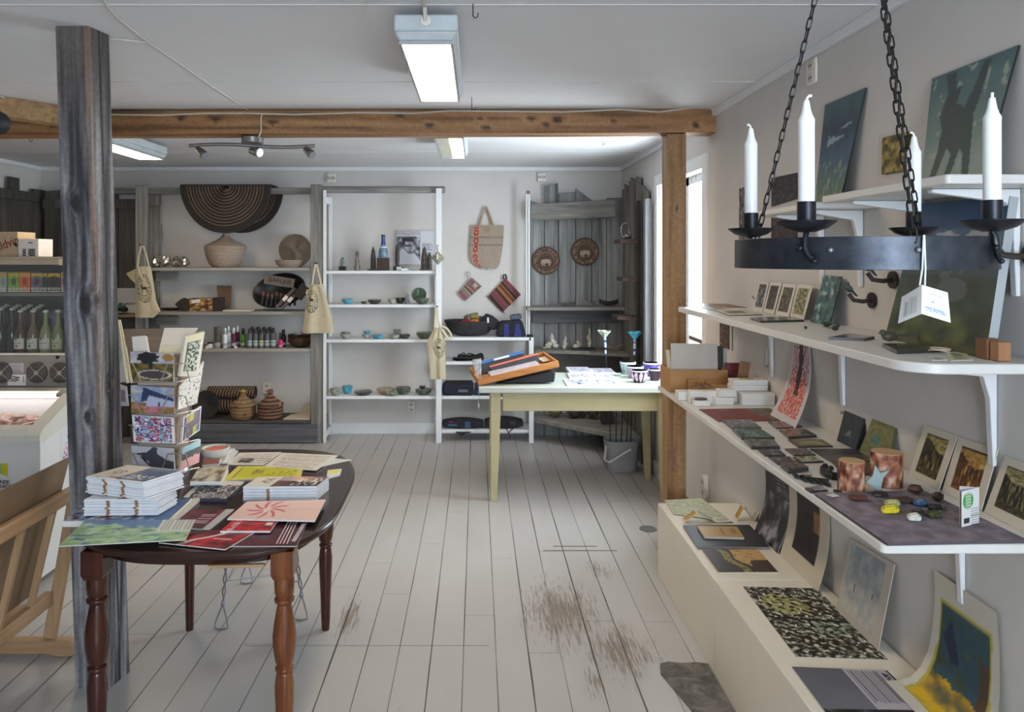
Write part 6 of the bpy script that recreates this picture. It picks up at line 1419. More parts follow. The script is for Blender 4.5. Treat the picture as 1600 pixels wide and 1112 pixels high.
def quilt(u, v):
    if u < .06 or u > .95 or v < .05 or v > .95: return (220,216,222)
    if u < .16 or u > .88: return (60,44,120)
    return [(190,186,70),(120,90,110),(96,80,92),(176,180,60),(90,110,150),(186,150,60)][(int(u*5)+int(v*3)*2) % 6] if v > .66 or v < .36 else (104,88,98)
def coastp(u, v): return (150,190,200) if v > .72 else ((66,58,58) if v > .44+.12*fb(u*3, .5, 1) else (214,160,156))
card([(290,526),(320,518),(309,588),(281,588)], (2.83,2.93), (2.83,2.98), woodcut, 'tall black and white woodcut card in the top right pocket of the rack', th=.012, nu=30, nv=44)
card([(281,603),(319,564),(308,630),(279,640)], (2.81,2.92), (2.84,2.97), birds, 'white card with small black bird marks, second right pocket', nu=34, nv=36)
card([(287,652),(315,634),(312,672),(284,692)], (2.81,2.90), (2.84,2.94), quilt, 'yellow and purple patchwork card, third right pocket', th=.012, nu=30, nv=30)
card([(286,699),(314,686),(311,722),(281,735)], (2.81,2.90), (2.84,2.94), coastp, 'pink and dark coast card, lowest right pocket', th=.012, nu=24, nv=30)
card([(257,512),(309,512),(288,548),(248,548)], (2.90,2.92), (2.95,2.97), solid((212,204,192), 2), 'large blank cream card standing at the top of the rack', 'blank_card', cat='card', nu=4, nv=4)
card([(206,526),(227,524),(231,549),(208,549)], (2.88,2.88), (2.90,2.90), solid((214,210,206), 2), 'small blank white card at the top left of the rack', 'blank_card', .02, 4, 4, 'card')
card([(252,540),(284,540),(284,552),(247,552)], (2.87,2.89), (2.89,2.91), solid((206,200,172), 4), 'cream and yellow card edges behind the tree postcard', 'blank_card', .01, 4, 4, 'card')
# wire pockets
for i, (ya, yb) in enumerate(((567,597),(617,647),(664,694),(708,738))):
    y = 2.775; m = MB(); pts = lambda *q: [at_y(a, b_, y) for a, b_ in q]
    m.tube(pts((201,ya),(207,ya),(221,yb)), .0022, 6).tube(pts((251,yb),(262,ya+1),(285,ya+1)), .0022, 6).tube(pts((205,yb),(262,yb),(276,yb)), .0022, 6)
    m.tube([at_y(276,yb,y), at_y(311,yb-8,2.89)], .0022, 6).tube([at_y(285,ya+1,y), at_y(290,ya+1,2.79), at_y(297,yb,2.81)], .0022, 6).tube([at_y(262,yb,y), at_y(262,yb,2.86)], .0022, 6)
    m.build('wire_pocket', WM, rk)
    MB().box(-1.31, -1.16, 2.845, 2.858, at_y(0,yb+4,2.85).z, at_y(0,yb-8,2.85).z).build('card_back', pt((176,166,156), .7), rk)
# left face cards and gilt frames behind the post edge
card([(183,520),(187,520),(189,598),(184,598)], (3.0,2.98), (3.0,2.98), solid((200,196,190)), 'thin pale card edge beside the weathered post', 'postcard', .004, 3, 3)
for i, (a, b_) in enumerate(((185,198),(188,204))):
    p, q_ = at_y(a-1, 500, 2.86+.03*i), at_y(b_+2, 598, 2.74+.03*i)
    tag(MB().bar(p, q_, .007, .006, (0,1,0)).build('gilt_strip', pt((210,200,168), .4)), ['left','right'][i]+' one of two slender gilt frame edges leaning beside the rack', 'frame')
for i, (y0_, y1_, c_) in enumerate(((538,563,(110,160,170)),(562,596,(206,206,216)),(600,634,(110,90,140)))):
    card([(186,y0_),(197,y0_+4),(200,y1_),(187,y1_)], (2.98,2.90), (2.98,2.90), matted(solid(c_, 20), .2, .2, .2, .2, (204,204,214)), ['upper','middle','lower'][i]+' small card in the left side pockets of the rack beside the post', 'postcard', .004, 12, 12)
# textiles and basket seen between post and rack
tag(MB().lathe((-1.10,3.10,TT+.001), [(.04,0),(.055,.02),(.058,.045),(.052,.045),(.045,.02),(0,.01)], 20).build('white_dish', pt((206,204,200), .4)), 'white round dish with orange contents right of the rack', 'dish')
tag(MB().ball((-1.10,3.10,TT+.036), (.042,.042,.012), wob=.4).build('orange_sweets', pt((190,90,60), .5, var=30)), 'orange and red bits in the white dish', 'sweets')
# ------------------------------------------------------------ right wall: plinth and wall shelves
PH = .36
PLW = pt((226,219,204), .45, var=2, vs=4, bmp=.03)
tag(MB().box(.905, 1.305, 2.80, 3.68, .001, PH).build('display_plinth', PLW, bevel=.003), 'far section of the long low white display plinth, beyond the seam', 'plinth')
tag(MB().box(.905, 1.305, .9, 2.796, .001, PH).build('display_plinth', PLW, bevel=.003), 'near section of the long low white display plinth with the big prints', 'plinth')
SM, SU = .94, 1.345
def wshelf(z, xf, ya, yb, th, label, r=.02, zrim=.0, braks=()):
    t = thing('wall_shelf', (XR, (ya+yb)/2, z), label, 'shelf')
    P = [(XR-.001,yb),(xf,yb)]+[(xf+r-r*cos(a), ya+r-r*sin(a)) for a in (pi/2*i/8 for i in range(9))]+[(XR-.001,ya)]
    MB().poly([(x,y,z-th) for x,y in P], (0,0,th)).build('board', pt((214,212,208), .35, var=2, bmp=.03), t, bevel=.003)
    for y in braks:
        m = MB(); h = .26; d = (XR-xf)*.86
        m.poly([(XR-.002,y-.011,z-th-.001),(XR-.002,y-.011,z-th-h),(XR-.012,y-.011,z-th-h),(XR-.020,y-.011,z-th-.09),(XR-.036,y-.011,z-th-.034),(XR-d,y-.011,z-th-.010),(XR-d,y-.011,z-th-.001)], (0,.022,0))
        m.build('bracket', WHITE, t, bevel=.003)
    return t
wshelf(SM, .914, 1.66, 3.72, .022, 'long white middle wall shelf carrying small prints and candle holders', .012, braks=(1.98,))
wshelf(SU, .985, 1.67, 3.60, .024, 'long white upper wall shelf with rounded near corner', .09, braks=(1.86, 2.62, 3.25))
for y, z0, z1 in ((2.62,1.035,1.10),(3.3,1.1,1.18)): tag(MB().cyl((XR-.01,y,z1), (XR-.01,y,z0), .0015, n=6).ball((XR-.01,y,z0), .006).build('wall_nail', STEEL), 'thin hanging wire with a small hook under the %s bracket' % ('nearer' if y < 3 else 'farther'), 'hook')
wshelf(1.775, 1.06, 1.66, 2.26, .022, 'small white top shelf carrying the pale animal painting', .01, braks=(1.78, 2.15))
wshelf(1.768, 1.10, 2.40, 3.0, .02, 'small white top shelf beyond, carrying the tall teal painting', .01, braks=(2.50, 2.78))
# flat things
def fl(q, z, h, fn, name, label, cat, nu=24, nv=18, rough=.35, side=(60,56,54), grp=None):
    P = [at_z(a, b_, z+h) for a, b_ in q]
    for p in P: p.x = min(p.x, 1.30)
    return tag(MB().sheet([P[3], P[2], P[1], P[0]], h-.0006, fn, nu, nv, side=side).build(name, printmat(rough)), label, cat, grp)
C6 = lambda x, y: (1060+x/5.926, 600+y/5.926)
C7 = lambda x, y: (1260+x/4.276, 600+y/4.276)
C4 = lambda x, y: (1010+x/5, 420+y/5)
C5 = lambda x, y: (1280+x/4.278, 380+y/4.278)
C8 = lambda x, y: (1020+x/5.297, 730+y/5.297)
C1 = lambda x, y: (1140+x/3.478, 830+y/3.478)
C3 = lambda x, y: (1130+x/3.404, 240+y/3.404)
C2 = lambda x, y: (1130+x/3.404, y/3.404)
def Q(f, *p): return [f(*a) for a in p]
fl(Q(C6,(190,230),(840,220),(1070,335),(370,345)), SM, .0025, lambda u, v: pal([(110,42,32),(136,56,40),(96,44,36)], .5+fb(u*8, v*8, 1)) if u < .68+.12*fb(u*3, v*3, 2) else pal([(70,60,48),(130,118,92),(60,54,44)], .5+fb(u*14, v*10, 3)), 'landscape_print', 'wide rust red print lying on the middle shelf before the white boxes', 'print', 50, 30, .55)
dk = lambda s_, c: blot(s_, [(38,38,40), c, (120,118,114)], 5, 4, 1.2)
TL = [((395,330),(670,325),(770,400),(490,405),(90,90,96),'dark slate tile with pale sweep, front row, farthest'),((500,410),(760,410),(890,490),(590,495),(84,118,108),'dark tile with turquoise marks, second in the front row'),
 ((600,500),(880,510),(940,575),(680,580),(96,98,92),'grey landscape tile on a thick base, third in the front row'),((830,345),(1070,345),(1150,390),(905,405),(120,96,88),'glossy dark tile with rosy reflection, back row, farthest'),
 ((930,410),(1180,415),(1280,470),(1020,485),(116,102,94),'glossy brown tile, second in the back row'),((730,598),(930,598),(995,655),(800,658),(70,66,68),'small flat dark picture with a figure, fourth in the front row'),
 ((985,595),(1185,592),(1270,650),(1070,655),(96,96,100),'small flat grey picture beside the dark figure picture'),((830,670),(1030,668),(1100,730),(920,735),(70,68,70),'small dark picture partly under another tile'),
 ]
for i, (a, b_, c, d, col, lb) in enumerate(TL): fl(Q(C6,a,b_,c,d), SM, (.010 if i in (1,2,4) else .005), dk(i, col), 'picture_tile', lb, 'picture', 26, 18, .22)
fl(Q(C6,(945,735),(1090,702),(1205,765),(1020,790)), SM, .014, dk(11, (90,84,76)), 'picture_tile', 'dark tile on thick base lying across the small dark picture', 'picture', 26, 18, .22)
fl(Q(C6,(1015,510),(1330,510),(1430,570),(1110,575)), SM, .006, matted(blot(12, [(96,100,70),(150,150,110),(176,172,140)], 4, 4), .14, .14, .2, .2, (96,90,74)), 'picture_tile', 'wide picture with yellow green centre, third in the back row', 'picture')
fl(Q(C6,(1060,672),(1240,660),(1345,710),(1150,718)), SM, .006, blot(13, [(96,110,60),(206,206,186),(110,116,80),(80,84,60)], 4, 3), 'picture_tile', 'small picture with bright green and white, back row near the big dark print', 'picture')
fl(Q(C7,(20,430),(345,430),(470,510),(165,515)), SM, .004, lambda u, v: pal([(44,44,50),(76,76,80)], .5+fb(u*3, v*4, 1)) if v > .4 else pal([(60,58,62),(112,108,106)], .5+fb(u*7, v*6, 2)), 'dark_print', 'large dark grey print lying behind the candle holders', 'print', 34, 20)
fl(Q(C7,(170,518),(440,517),(444,600),(250,604)), SM, .004, blot(9, [(84,62,56),(104,78,68)], 4, 4), 'brown_print', 'brown print lying right behind the bark candle holders', 'print')
fl(Q(C6,(1170,955),(1310,935),(1385,975),(1220,990)), SM, .006, blot(15, [(40,40,42),(190,190,192),(60,60,62)], 2, 6, 2), 'glossy_card', 'small glossy striped card at the felt mat corner', 'card')
fl(Q(C7,(55,728),(780,706),(1480,1040),(540,1062)), SM, .007, lambda u, v: pal([(110,100,108),(138,128,136)], .5+fb(u*10, v*10, 2)), 'felt_mat', 'grey purple felt mat at the near end of the middle shelf', 'mat', 44, 44, .95, (84,76,84)); SF = SM+.0075
def fsheet(px, py, z): return at_z(px, py, z)
# wrought iron comb and coat hook
t = thing('iron_figure', at_z(*C6(1230,885), SM), 'black jagged wrought iron ornament lying before the felt mat', 'ornament')
a, b_ = at_z(*C6(1070,855), SM+.006), at_z(*C6(1395,892), SM+.006); m = MB().bar(a, b_, .010, .006)
for i in range(9):
    p = a+(b_-a)*(.12+.09*i); m.bar(p, p+Vector((.0, (-1)**i*.028-.004*i, 0)), .010, .006)
m.build('iron', pt((22,22,24), .5), t); fl(Q(C6,(1155,825),(1225,822),(1235,838),(1165,840)), SM, .003, solid((196,186,160)), 'price_tag', 'tiny cream tag beside the jagged iron ornament', 'tag', 4, 4)
P = [at_z(*C7(*q), SM+.012) for q in ((128,545),(108,560),(108,590),(135,602),(160,606),(150,575),(165,560))]
tag(MB().tube(P, .008, 8).tube([at_z(*C7(*q), SM+.012) for q in ((140,600),(180,612),(225,618),(236,600))], .011, 8).build('iron_hook', pt((26,28,30), .45)), 'black curled iron hook lying left of the copper candle holders', 'hook')
tag(MB().rbox(at_z(*C7(176,742), SF+.002), (.024,.02,.0015), (0,0,.4)).build('price_tag', pt((214,210,206), .6)), 'small white price tag on the felt mat corner', 'tag')
# bark candle holders
def bark(px, pyb, w_, h, seed, label, fx=0):
    c = at_z(px, pyb, SM+.001); r = w_/2*c.y/F; t = thing('bark_candle_holder', c, label, 'candle holder')
    def f(a, z):
        n = fb(a*2.2, z*26, seed, 4); return pal([(66,34,24),(140,78,54),(184,120,92),(226,190,164)], .52+1.1*n)
    n = 20; pr = [(r*(1+.015*sin(i*3)), h*i/n) for i in range(n+1)]
    MB().lathe(c, pr, 40, wob=.05, seed=seed, colf=f).build('bark', printmat(.6, 60), t)
    MB().lathe(c+Vector((0,0,h+.0005)), [(0,0),(r*.97,0),(r*.97,.002),(0,.003)], 32).build('wood_top', pt((196,158,118), .6), t)
    return t
bark(1331, 764, 38, .078, 3, 'shorter birch bark candle holder with coppery flakes'); bark(1385.5, 757, 45, .092, 8, 'taller birch bark candle holder behind the pale star')
for y in (0,): MB().cyl(at_z(1309,768,SM+.001), at_z(1309,768,SM+.001)+Vector((0,0,.085)), .0014, n=6).cyl(at_z(1309,768,SM+.001), at_z(1309,768,SM+.001)+Vector((0,0,.003)), .012, n=12).build('wire_stand', IRON).__setitem__('label', 'thin black wire stand left of the shorter bark holder'); bpy.data.objects['wire_stand']['category'] = 'stand'
P0 = at_z(1366, 767, SM+.001); sc = P0.y/F
P = [P0+Vector(((a-1366)*sc, .006*((767-b_)/20), (767-b_)*sc)) for a, b_ in ((1354,755),(1366,745),(1371,729),(1378,742),(1393,738),(1382,750),(1379,758),(1377,768),(1368,766),(1358,758))]
zmin = min(p.z for p in P); P = [p+Vector((0,0,SM+.002-zmin)) for p in P]
tag(MB().poly(P, (.003,.008,0)).build('star_shape', pt((158,176,176), .45), bevel=.002), 'pale blue grey starfish shaped cutout leaning on the taller bark holder', 'ornament')
# bark pieces / leaves
for i, (px, py, w_, d, lb) in enumerate(((1341,778,30,13,'reddish brown leaf shaped dish nearest the bark holders'),(1413,781,34,12,'large dark brown leaf shaped dish in the middle of the felt mat'),(1430,768,22,10,'dark wooden piece at the back of the felt mat'),(1465,780,19,10,'small dark brown knob at the right of the felt mat'),(1375,772,26,6,'flat dark piece in front of the pale star'))):
    c = at_z(px, py, SF+.005); k = c.y/F
    rest(tag(MB().ball(c+Vector((0,0,.003)), (w_/2*k, w_/2*k*.7, .006 if i in (0,1,4) else .011), 14, 8, wob=.3, seed=i).build('wooden_leaf', pt([(96,52,40),(66,48,42),(78,52,42),(70,50,40),(50,40,38)][i], .5, var=8)), lb, 'dish'), SF)
# glazed key rings
for i, (q, c_, lb) in enumerate((([(510,800),(615,790),(634,822),(525,830)],(170,176,120),'pale yellow key fob with ring, upper of two yellow ones'),([(495,835),(612,828),(630,868),(500,872)],(210,196,40),'bright yellow rectangular key fob, lower of two yellow ones'),
    ([(705,790),(800,788),(820,822),(712,818)],(48,86,120),'blue rectangular key fob'),([(810,824),(905,826),(912,850),(815,848)],(34,36,40),'black key fob right of the blue one'),
    ([(700,858),(770,852),(798,878),(700,886)],(38,40,42),'oval black key fob in the middle'),([(800,868),(880,866),(912,900),(815,902)],(62,64,40),'dark olive key fob'),([(665,890),(745,880),(780,922),(680,918)],(206,212,200),'white and green fish shaped key fob, nearest'))):
    P = [at_z(*C7(*a), SF) for a in q]; c = sum(P, Vector())/4
    t = thing('key_fob', c, lb, 'key fob', 'glazed key fobs on the felt mat')
    P2 = [];
    for j in range(4):
        a, b2, cc = P[j-1], P[j], P[(j+1)%4]; P2 += [b2+(a-b2)*.28, b2+(a-b2)*.08+(cc-b2)*.08, b2+(cc-b2)*.28]
    MB().poly([p+Vector((0,0,.001)) for p in P2], (0,0,.010)).build('fob', pt(c_, .2, var=20, vs=60), t, bevel=.003)
    MB().poly([c+(p-c)*.6+Vector((0,0,.011)) for p in P2], (0,0,.0012)).build('glaze_spot', pt(tuple(min(255, x*1.15+16) for x in c_), .12), t)
    rc = P[1]+Vector((.008,.004,.004)); MB().tube([rc+Vector((.007*cos(a), .007*sin(a), 0)) for a in (2*pi*k/14 for k in range(14))], .0009, 5, True).build('ring', STEEL, t)
# folded leaflet
A = at_z(1503,824,SF); B = at_z(1530,818,SF); C_ = at_z(1502,809,SF+.0)
t = thing('folded_leaflet', A, 'white folded leaflet with round green mark standing on the felt mat', 'leaflet'); hz = Vector((0,0,58*A.y/F))
def lf(u, v):
    if math.hypot((u-.36)/.30, (v-.70)/.235) < 1: return (226,232,220) if (v*24) % 1 < .35 and .2 < u < .55 else (70,160,84)
    if .12 < u < .45 and .07 < v < .22: return (60,60,60) if (u*40) % 1 < .5 else (220,222,220)
    if u > .52 and v < .5 and (v*16) % 1 < .3: return (120,120,124)
    return (226,226,226)
MB().sheet([A+Vector((0,0,.001)), B+Vector((0,0,.001)), B+hz, A+hz*.97], .0012, lf, 40, 60, side=(220,220,220)).build('front_panel', printmat(.4), t)
MB().sheet([A+Vector((.004,.014,.001)), B+Vector((0,.002,.001)), B+hz*.985+Vector((0,.002,0)), A+hz+Vector((.004,.014,.006))], .0012, lines((196,190,190), (90,80,90), 9, .6, .95), 16, 30, side=(220,220,220)).build('back_panel', printmat(.4), t)
# leaning pictures
def lean(q, z, xb, xt, th, fn, name, label, cat, nu=34, nv=44, rough=.5, side=(206,200,186), bend=0, grp=None, fine=0, bendf=None):
    TL_, TR_, BR_, BL_ = q
    def bt(px): s = xb/(px-CX); return Vector((xb, F*s, z+.001))
    P = [bt(BL_[0]), bt(BR_[0]), at_x(*TR_, xt), at_x(*TL_, xt)]
    return tag(MB().sheet(P, th, fn, nu, nv, side=side, bend=bend, bendf=bendf).build(name, printmat(rough, fine)), label, cat, grp)
lean(Q(C7,(255,175),(380,228),(330,410),(203,352)), SM, 1.27, 1.303, .012, lambda u, v: (90,110,124) if inpoly(u, v, [(.3,.25),(.5,.5),(.62,.42),(.55,.35),(.7,.3),(.5,.3)]) else pal([(28,36,46),(44,54,62)], .5+fb(u*5, v*5, 1)), 'small_canvas', 'dark blue square canvas leaning on the wall on the middle shelf', 'painting', side=(40,44,50))
lean(Q(C7,(440,230),(592,290),(540,470),(350,420)), SM, 1.265, 1.303, .012, lambda u, v: pal([(60,104,90),(90,130,110)], .5+fb(u*8, v*8, 4)) if math.hypot((u-.42)*1.5+.2*fb(v*7, u*7, 1), (v-.52)*2.4) < .30 or (v < .40 and v > .2 and (abs(u-.34) < .03 or abs(u-.48) < .03)) else pal([(96,96,56),(126,122,74)], .5+fb(u*8, v*10, 2)), 'small_canvas', 'olive green square canvas with a teal creature, leaning on the wall', 'painting', side=(70,72,48))
def forest(seed, dark, mid, light):
    def f(u, v):
        hill = .80+.10*sin(u*4+seed)-.12*u+.05*fb(u*6, 0, seed)
        if v > hill: return pal([light, mid], .5+.9*fb(u*5, v*16, seed)) if v < .97 else dark
        if v > .16: 
            s_ = fb(u*16, v*3.0, seed+2); return pal([dark, dark, mid, light], .42+.9*s_*(1.15-abs(u-.55)*1.3)-.25*(v-.3))
        return pal([dark, mid], .5+.8*fb(u*10, v*14, seed))
    return f
PAPR = (204,196,178)
lean(Q(C7,(790,270),(1010,345),(885,705),(680,600)), SM, 1.285, 1.305, .0025, matted(forest(1, (34,28,20), (110,94,52), (176,160,104)), .16, .18, .13, .12, PAPR), 'matted_print', 'dark forest print in cream mat, farthest of the three large ones', 'print', 50, 60)
lean(Q(C7,(1015,350),(1280,435),(1165,835),(905,715)), SM, 1.285, 1.305, .0025, matted(forest(2, (66,38,22), (150,96,50), (196,170,96)), .16, .18, .14, .13, PAPR), 'matted_print', 'rust and yellow forest print in cream mat, middle of the three large ones', 'print', 50, 60)
lean(Q(C7,(1325,480),(1600,580),(1510,1050),(1185,860)), SM, 1.285, 1.305, .0025, matted(forest(3, (30,28,24), (96,88,56), (170,162,116)), .15, .16, .17, .12, PAPR), 'matted_print', 'grey green forest print in cream mat, nearest of the three large ones', 'print', 50, 60)
# tall curled red print
def scroll(u, v):
    n = fb(u*20, v*34, 3)
    if .38 < u < .66 and .30 < v < .97 and abs(u-.52-.03*sin(v*9)) < .10+.06*fb(1, v*6, 1): return (36,28,30) if n > -.35 else (110,40,44)
    d = abs(u-.52)+.35*max(0, v-.45)
    if .08 < v and .12 < u < .90 and n > -.16+d*.5-(.25 if v < .5 else 0)*.6: return (196,84,66) if v < .55 else (158,74,84)
    return (196,188,190)
q = Q(C4,(1110,540),(1245,575),(1160,1100),(965,1090)); q = [(q[0][0]+4, q[0][1]-16), (q[1][0]+3, q[1][1]-16), q[2], q[3]]
lean(q, SM, 1.20, 1.303, .0012, scroll, 'curled_print', 'tall white print with red and black figure curling down from the wall', 'print', 44, 70, bendf=lambda u, v: -.05*sin(pi*min(1, v*1.0))*.7)
# small narrow pictures on the wall beyond
def onwall(q, th, fn, name, label, cat, xx=1.3085, nu=24, nv=34, side=(60,60,60), rough=.6):
    P = [at_x(a, b_, xx-th) for a, b_ in q]
    return tag(MB().sheet([P[3], P[2], P[1], P[0]], th, fn, nu, nv, side=side).build(name, printmat(rough)), label, cat)
onwall(Q(C4,(572,398),(645,398),(645,630),(572,612)), .004, blot(3, [(34,34,24),(60,52,34),(70,60,40),(196,96,60)], 5, 9, 1.2), 'narrow_print', 'narrow dark print with an orange streak on the wall below the upper shelf', 'print')
onwall(Q(C4,(650,400),(668,402),(668,640),(650,634)), .003, solid((206,198,188)), 'narrow_print', 'thin pale card edge right of the orange streaked print', 'print', nu=3, nv=4)
BWN = lambda s_: blot(s_, [(24,22,22),(24,22,22),(100,94,90),(190,184,176)], 12, 12, 1.9)
onwall(Q(C3,(85,187),(128,170),(128,455),(84,470)), .004, BWN(1), 'woodcut_panel', 'tall narrow black and white woodcut panel behind the leftmost candle', 'print')
onwall(Q(C3,(255,130),(388,102),(388,240),(256,280)), .006, blot(2, [(22,21,22),(30,28,30),(80,74,76)], 12, 12, 1.5), 'woodcut_panel', 'upper small black woodcut panel between two candles', 'print')
onwall(Q(C3,(255,315),(388,322),(388,470),(255,470)), .006, blot(4, [(24,22,24),(40,30,32),(96,66,66)], 12, 12, 1.5), 'woodcut_panel', 'lower small dark reddish woodcut panel between two candles', 'print')
onwall(Q(C2,(845,733),(985,700),(965,905),(842,928)), .012, lambda u, v: pal([(70,62,36),(130,114,54),(176,156,90)], .45+fb(u*5, v*5, 2)+(.25 if v < .4 else 0)*fb(u*9, v*3, 1)), 'small_gold_painting', 'small square golden brown painting on the wall left of the pale animal painting', 'painting', side=(60,50,30))
# top shelf paintings
def teal(u, v):
    if abs(v-.60-.12*u) < .05 and .2 < u < .85 and fb(u*6, v*14, 2) > -.05: return (144,164,174)
    c = pal([(104,118,80),(72,102,100),(58,86,108),(48,66,84),(72,98,104)], v*1.05+.10*fb(u*6, v*8, 1))
    if v < .42 and fb(u*14, v*7, 4) > .28: c = (124,140,124)
    return c
lean([(1289,164),(1352,137),(1311,311),(1272,313)], 1.768, 1.262, 1.300, .006, teal, 'tall_teal_painting', 'tall teal landscape painting leaning on the farther top shelf', 'painting', 40, 60, side=(24,28,30))
def beast(u, v):
    bgc = pal([(150,162,148),(118,136,128),(82,108,110)], v*1.1+.12*fb(u*4, v*5, 2))
    if inpoly(u, v, [(.10,.0),(.22,.30),(.24,.50),(.18,.62),(.26,.80),(.20,.98),(.34,.98),(.36,.82),(.44,.84),(.40,.70),(.52,.64),(.60,.80),(.66,.98),(.74,.98),(.70,.70),(.66,.56),(.72,.30),(.80,.0),(.70,.0),(.62,.24),(.56,.30),(.46,.0),(.36,.0),(.44,.26),(.36,.32),(.20,.0)]): return (66,78,76)
    if fb(u*9, v*9, 7) > .46: return (150,160,146)
    return bgc
lean([(1456,123),(1591,70),(1532,275),(1438,273)], 1.775, 1.245, 1.303, .006, beast, 'animal_painting', 'grey green painting of a dark shadowy four legged shape on the nearer top shelf', 'painting', 60, 70, side=(24,28,28))
# big painting on the upper shelf
def stag(u, v):
    c = pal([(120,120,50),(80,94,54),(52,70,66),(48,70,84),(56,88,120),(48,76,110)], v*1.02+.12*fb(u*4, v*5, 1))
    if v < .5: c = mixc(c, (34,46,34), .5+.9*fb(u*5, v*6, 4))
    if abs(v-.76-.03*fb(u*6, 1, 2)) < .02 and .15 < u < .85 and fb(u*9, v*20, 3) > -.1: c = mixc(c, (190,188,176), .7)
    if math.hypot((u-.60)/.15, (v-.40)/.08) < 1 or math.hypot((u-.50)/.05, (v-.49)/.03) < 1: c = mixc(c, (100,108,112), .5)
    if .5 < v < .62 and (abs(u-.55-.12*(v-.5)) < .008 or abs(u-.66+.10*(v-.5)) < .008): c = mixc(c, (120,124,124), .5)
    if v < .05: c = (72,76,38)
    return c
q = [(1437,318),(1578,306),(1540,553),(1382,516)]
lean(q, SU, 1.215, 1.280, .022, stag, 'large_stag_painting', 'large blue and green landscape painting with a faint stag on the upper shelf', 'painting', 70, 80, side=(170,176,180))
# upper shelf small things
fl(Q(C4,(300,268),(720,272),(830,300),(430,299)), SU, .002, blot(21, [(96,60,54),(120,80,70),(110,96,80)], 6, 4), 'flat_print', 'reddish print lying at the far end of the upper shelf', 'print', 24, 8)
fl(Q(C4,(430,299),(610,296),(690,316),(520,322)), SU, .0025, matted(blot(22, [(110,104,84),(76,70,60)], 4, 3), .2, .2, .2, .2, (196,190,168)), 'matted_card', 'cream matted card lying on the upper shelf, farther of two', 'print', 16, 8)
fl(Q(C4,(530,320),(760,312),(910,356),(640,362)), SU, .003, matted(blot(23, [(110,104,84),(60,56,52)], 4, 3), .2, .25, .3, .25, (196,190,168)), 'matted_card', 'cream matted card lying on the upper shelf, nearer of two', 'print', 24, 12)
CP = (206,200,190)
for i, (q, s_, cols, lb) in enumerate((
    ([(880,92),(957,100),(905,318),(832,300)], 1, [(30,28,28),(70,66,66),(176,172,168)], 'black and white matted card standing, first of four from the far end'),
    ([(968,103),(1056,108),(993,340),(912,322)], 2, [(36,32,32),(52,46,44),(96,88,80)], 'dark matted card standing, second of four, slightly bent'),
    ([(1068,115),(1172,122),(1108,362),(1003,342)], 3, [(30,28,26),(76,70,54),(130,124,96)], 'dark green matted card standing, third of four'),
    ([(1180,120),(1298,130),(1225,382),(1118,368)], 4, [(60,58,34),(120,116,74),(176,170,124)], 'olive yellow matted card standing, fourth of four and nearest'))):
    lean(Q(C4,*q), SU, 1.255, 1.285, .002, matted(blot(s_+30, cols, 9, 9, 1.6), .15, .15, .14, .10, CP), 'matted_card', lb, 'print', 26, 34)
lean(Q(C4,(1390,50),(1525,60),(1430,415),(1278,395)), SU, 1.25, 1.29, .004, blot(36, [(26,40,40),(44,74,74),(70,112,108),(170,190,180)], 5, 7, 1.1), 'small_teal_painting', 'small dark teal painting leaning beside the four cards on the upper shelf', 'painting', 34, 50, side=(24,30,30))
fl(Q(C4,(812,378),(1140,370),(1230,396),(890,404)), SU, .008, blot(37, [(40,40,42),(110,110,110),(60,60,60)], 9, 2, 1.4), 'glass_plate', 'dark glossy plate before the four standing cards', 'plate', 24, 8, .15)
fl(Q(C5,(205,600),(370,622),(300,634),(60,628)), SU, .008, blot(38, [(56,56,44),(90,92,76)], 4, 2), 'glass_plate', 'dark glossy plate in the middle of the upper shelf', 'plate', 24, 8, .15)
fl(Q(C5,(420,668),(800,668),(850,700),(520,714)), SU, .010, blot(39, [(36,40,34),(60,66,50)], 4, 2), 'glass_plate', 'thick dark plate under the long tailed bird', 'plate', 24, 10, .15)
def bird(c, L, ang, label, col=(62,70,66), tail=.5, tilt=0):
    R = Matrix.Rotation(ang, 3, 'Z')@Matrix.Rotation(tilt, 3, 'Y'); c = Vector(c); m = MB()
    m.ball(c+R@Vector((0,0,0)), (L*.27,L*.15,L*.16), 14, 10, R).ball(c+R@Vector((-L*.24,0,L*.13)), (L*.11,L*.095,L*.10), 12, 8, R)
    m.cyl(c+R@Vector((-L*.32,0,L*.13)), c+R@Vector((-L*.42,0,L*.11)), L*.035, .0006, 8)
    p = [R@Vector(q)+c for q in ((L*.12,-L*.08,L*.02),(L*.12,L*.08,L*.02),(L*(.3+tail),L*.045,-L*.02),(L*(.3+tail),-L*.045,-L*.02))]
    m.hexa(p+[v+Vector((0,0,L*.05)) for v in p]); return m
def bird_top(c, L, ang, label, col, tail=.3):
    m = bird(c, L, ang, label, col, tail); zmin = min(v.z for v in m.v)
    for v in m.v: v.z += c[2]-zmin
    return tag(m.build('bird_figurine', pt(col, .5, var=12, vs=50)), label, 'figurine')
p = at_z(*C5(470,655), SU+.011); p.z = SU+.011
bird_top(p, .085, .15, 'brown bird figurine with a very long tail on the thick dark plate', (70,66,54), .75)
p = at_z(*C4(1245,470), SU+.001); bird_top(p, .03, .9, 'small dark grey round bird figurine beside the dark glossy plate', (52,60,56), .05)
p = at_z(*C4(1410,455), SU+.001); p.x = min(p.x, 1.28); bird_top(p, .055, .4, 'dark bird figurine farther back, behind another bird', (58,56,48), .1)
p = at_z(*C4(1475,480), SU+.001); bird_top(p, .05, pi+.3, 'dark green bird figurine, nearer of the two birds', (46,56,56), .25)
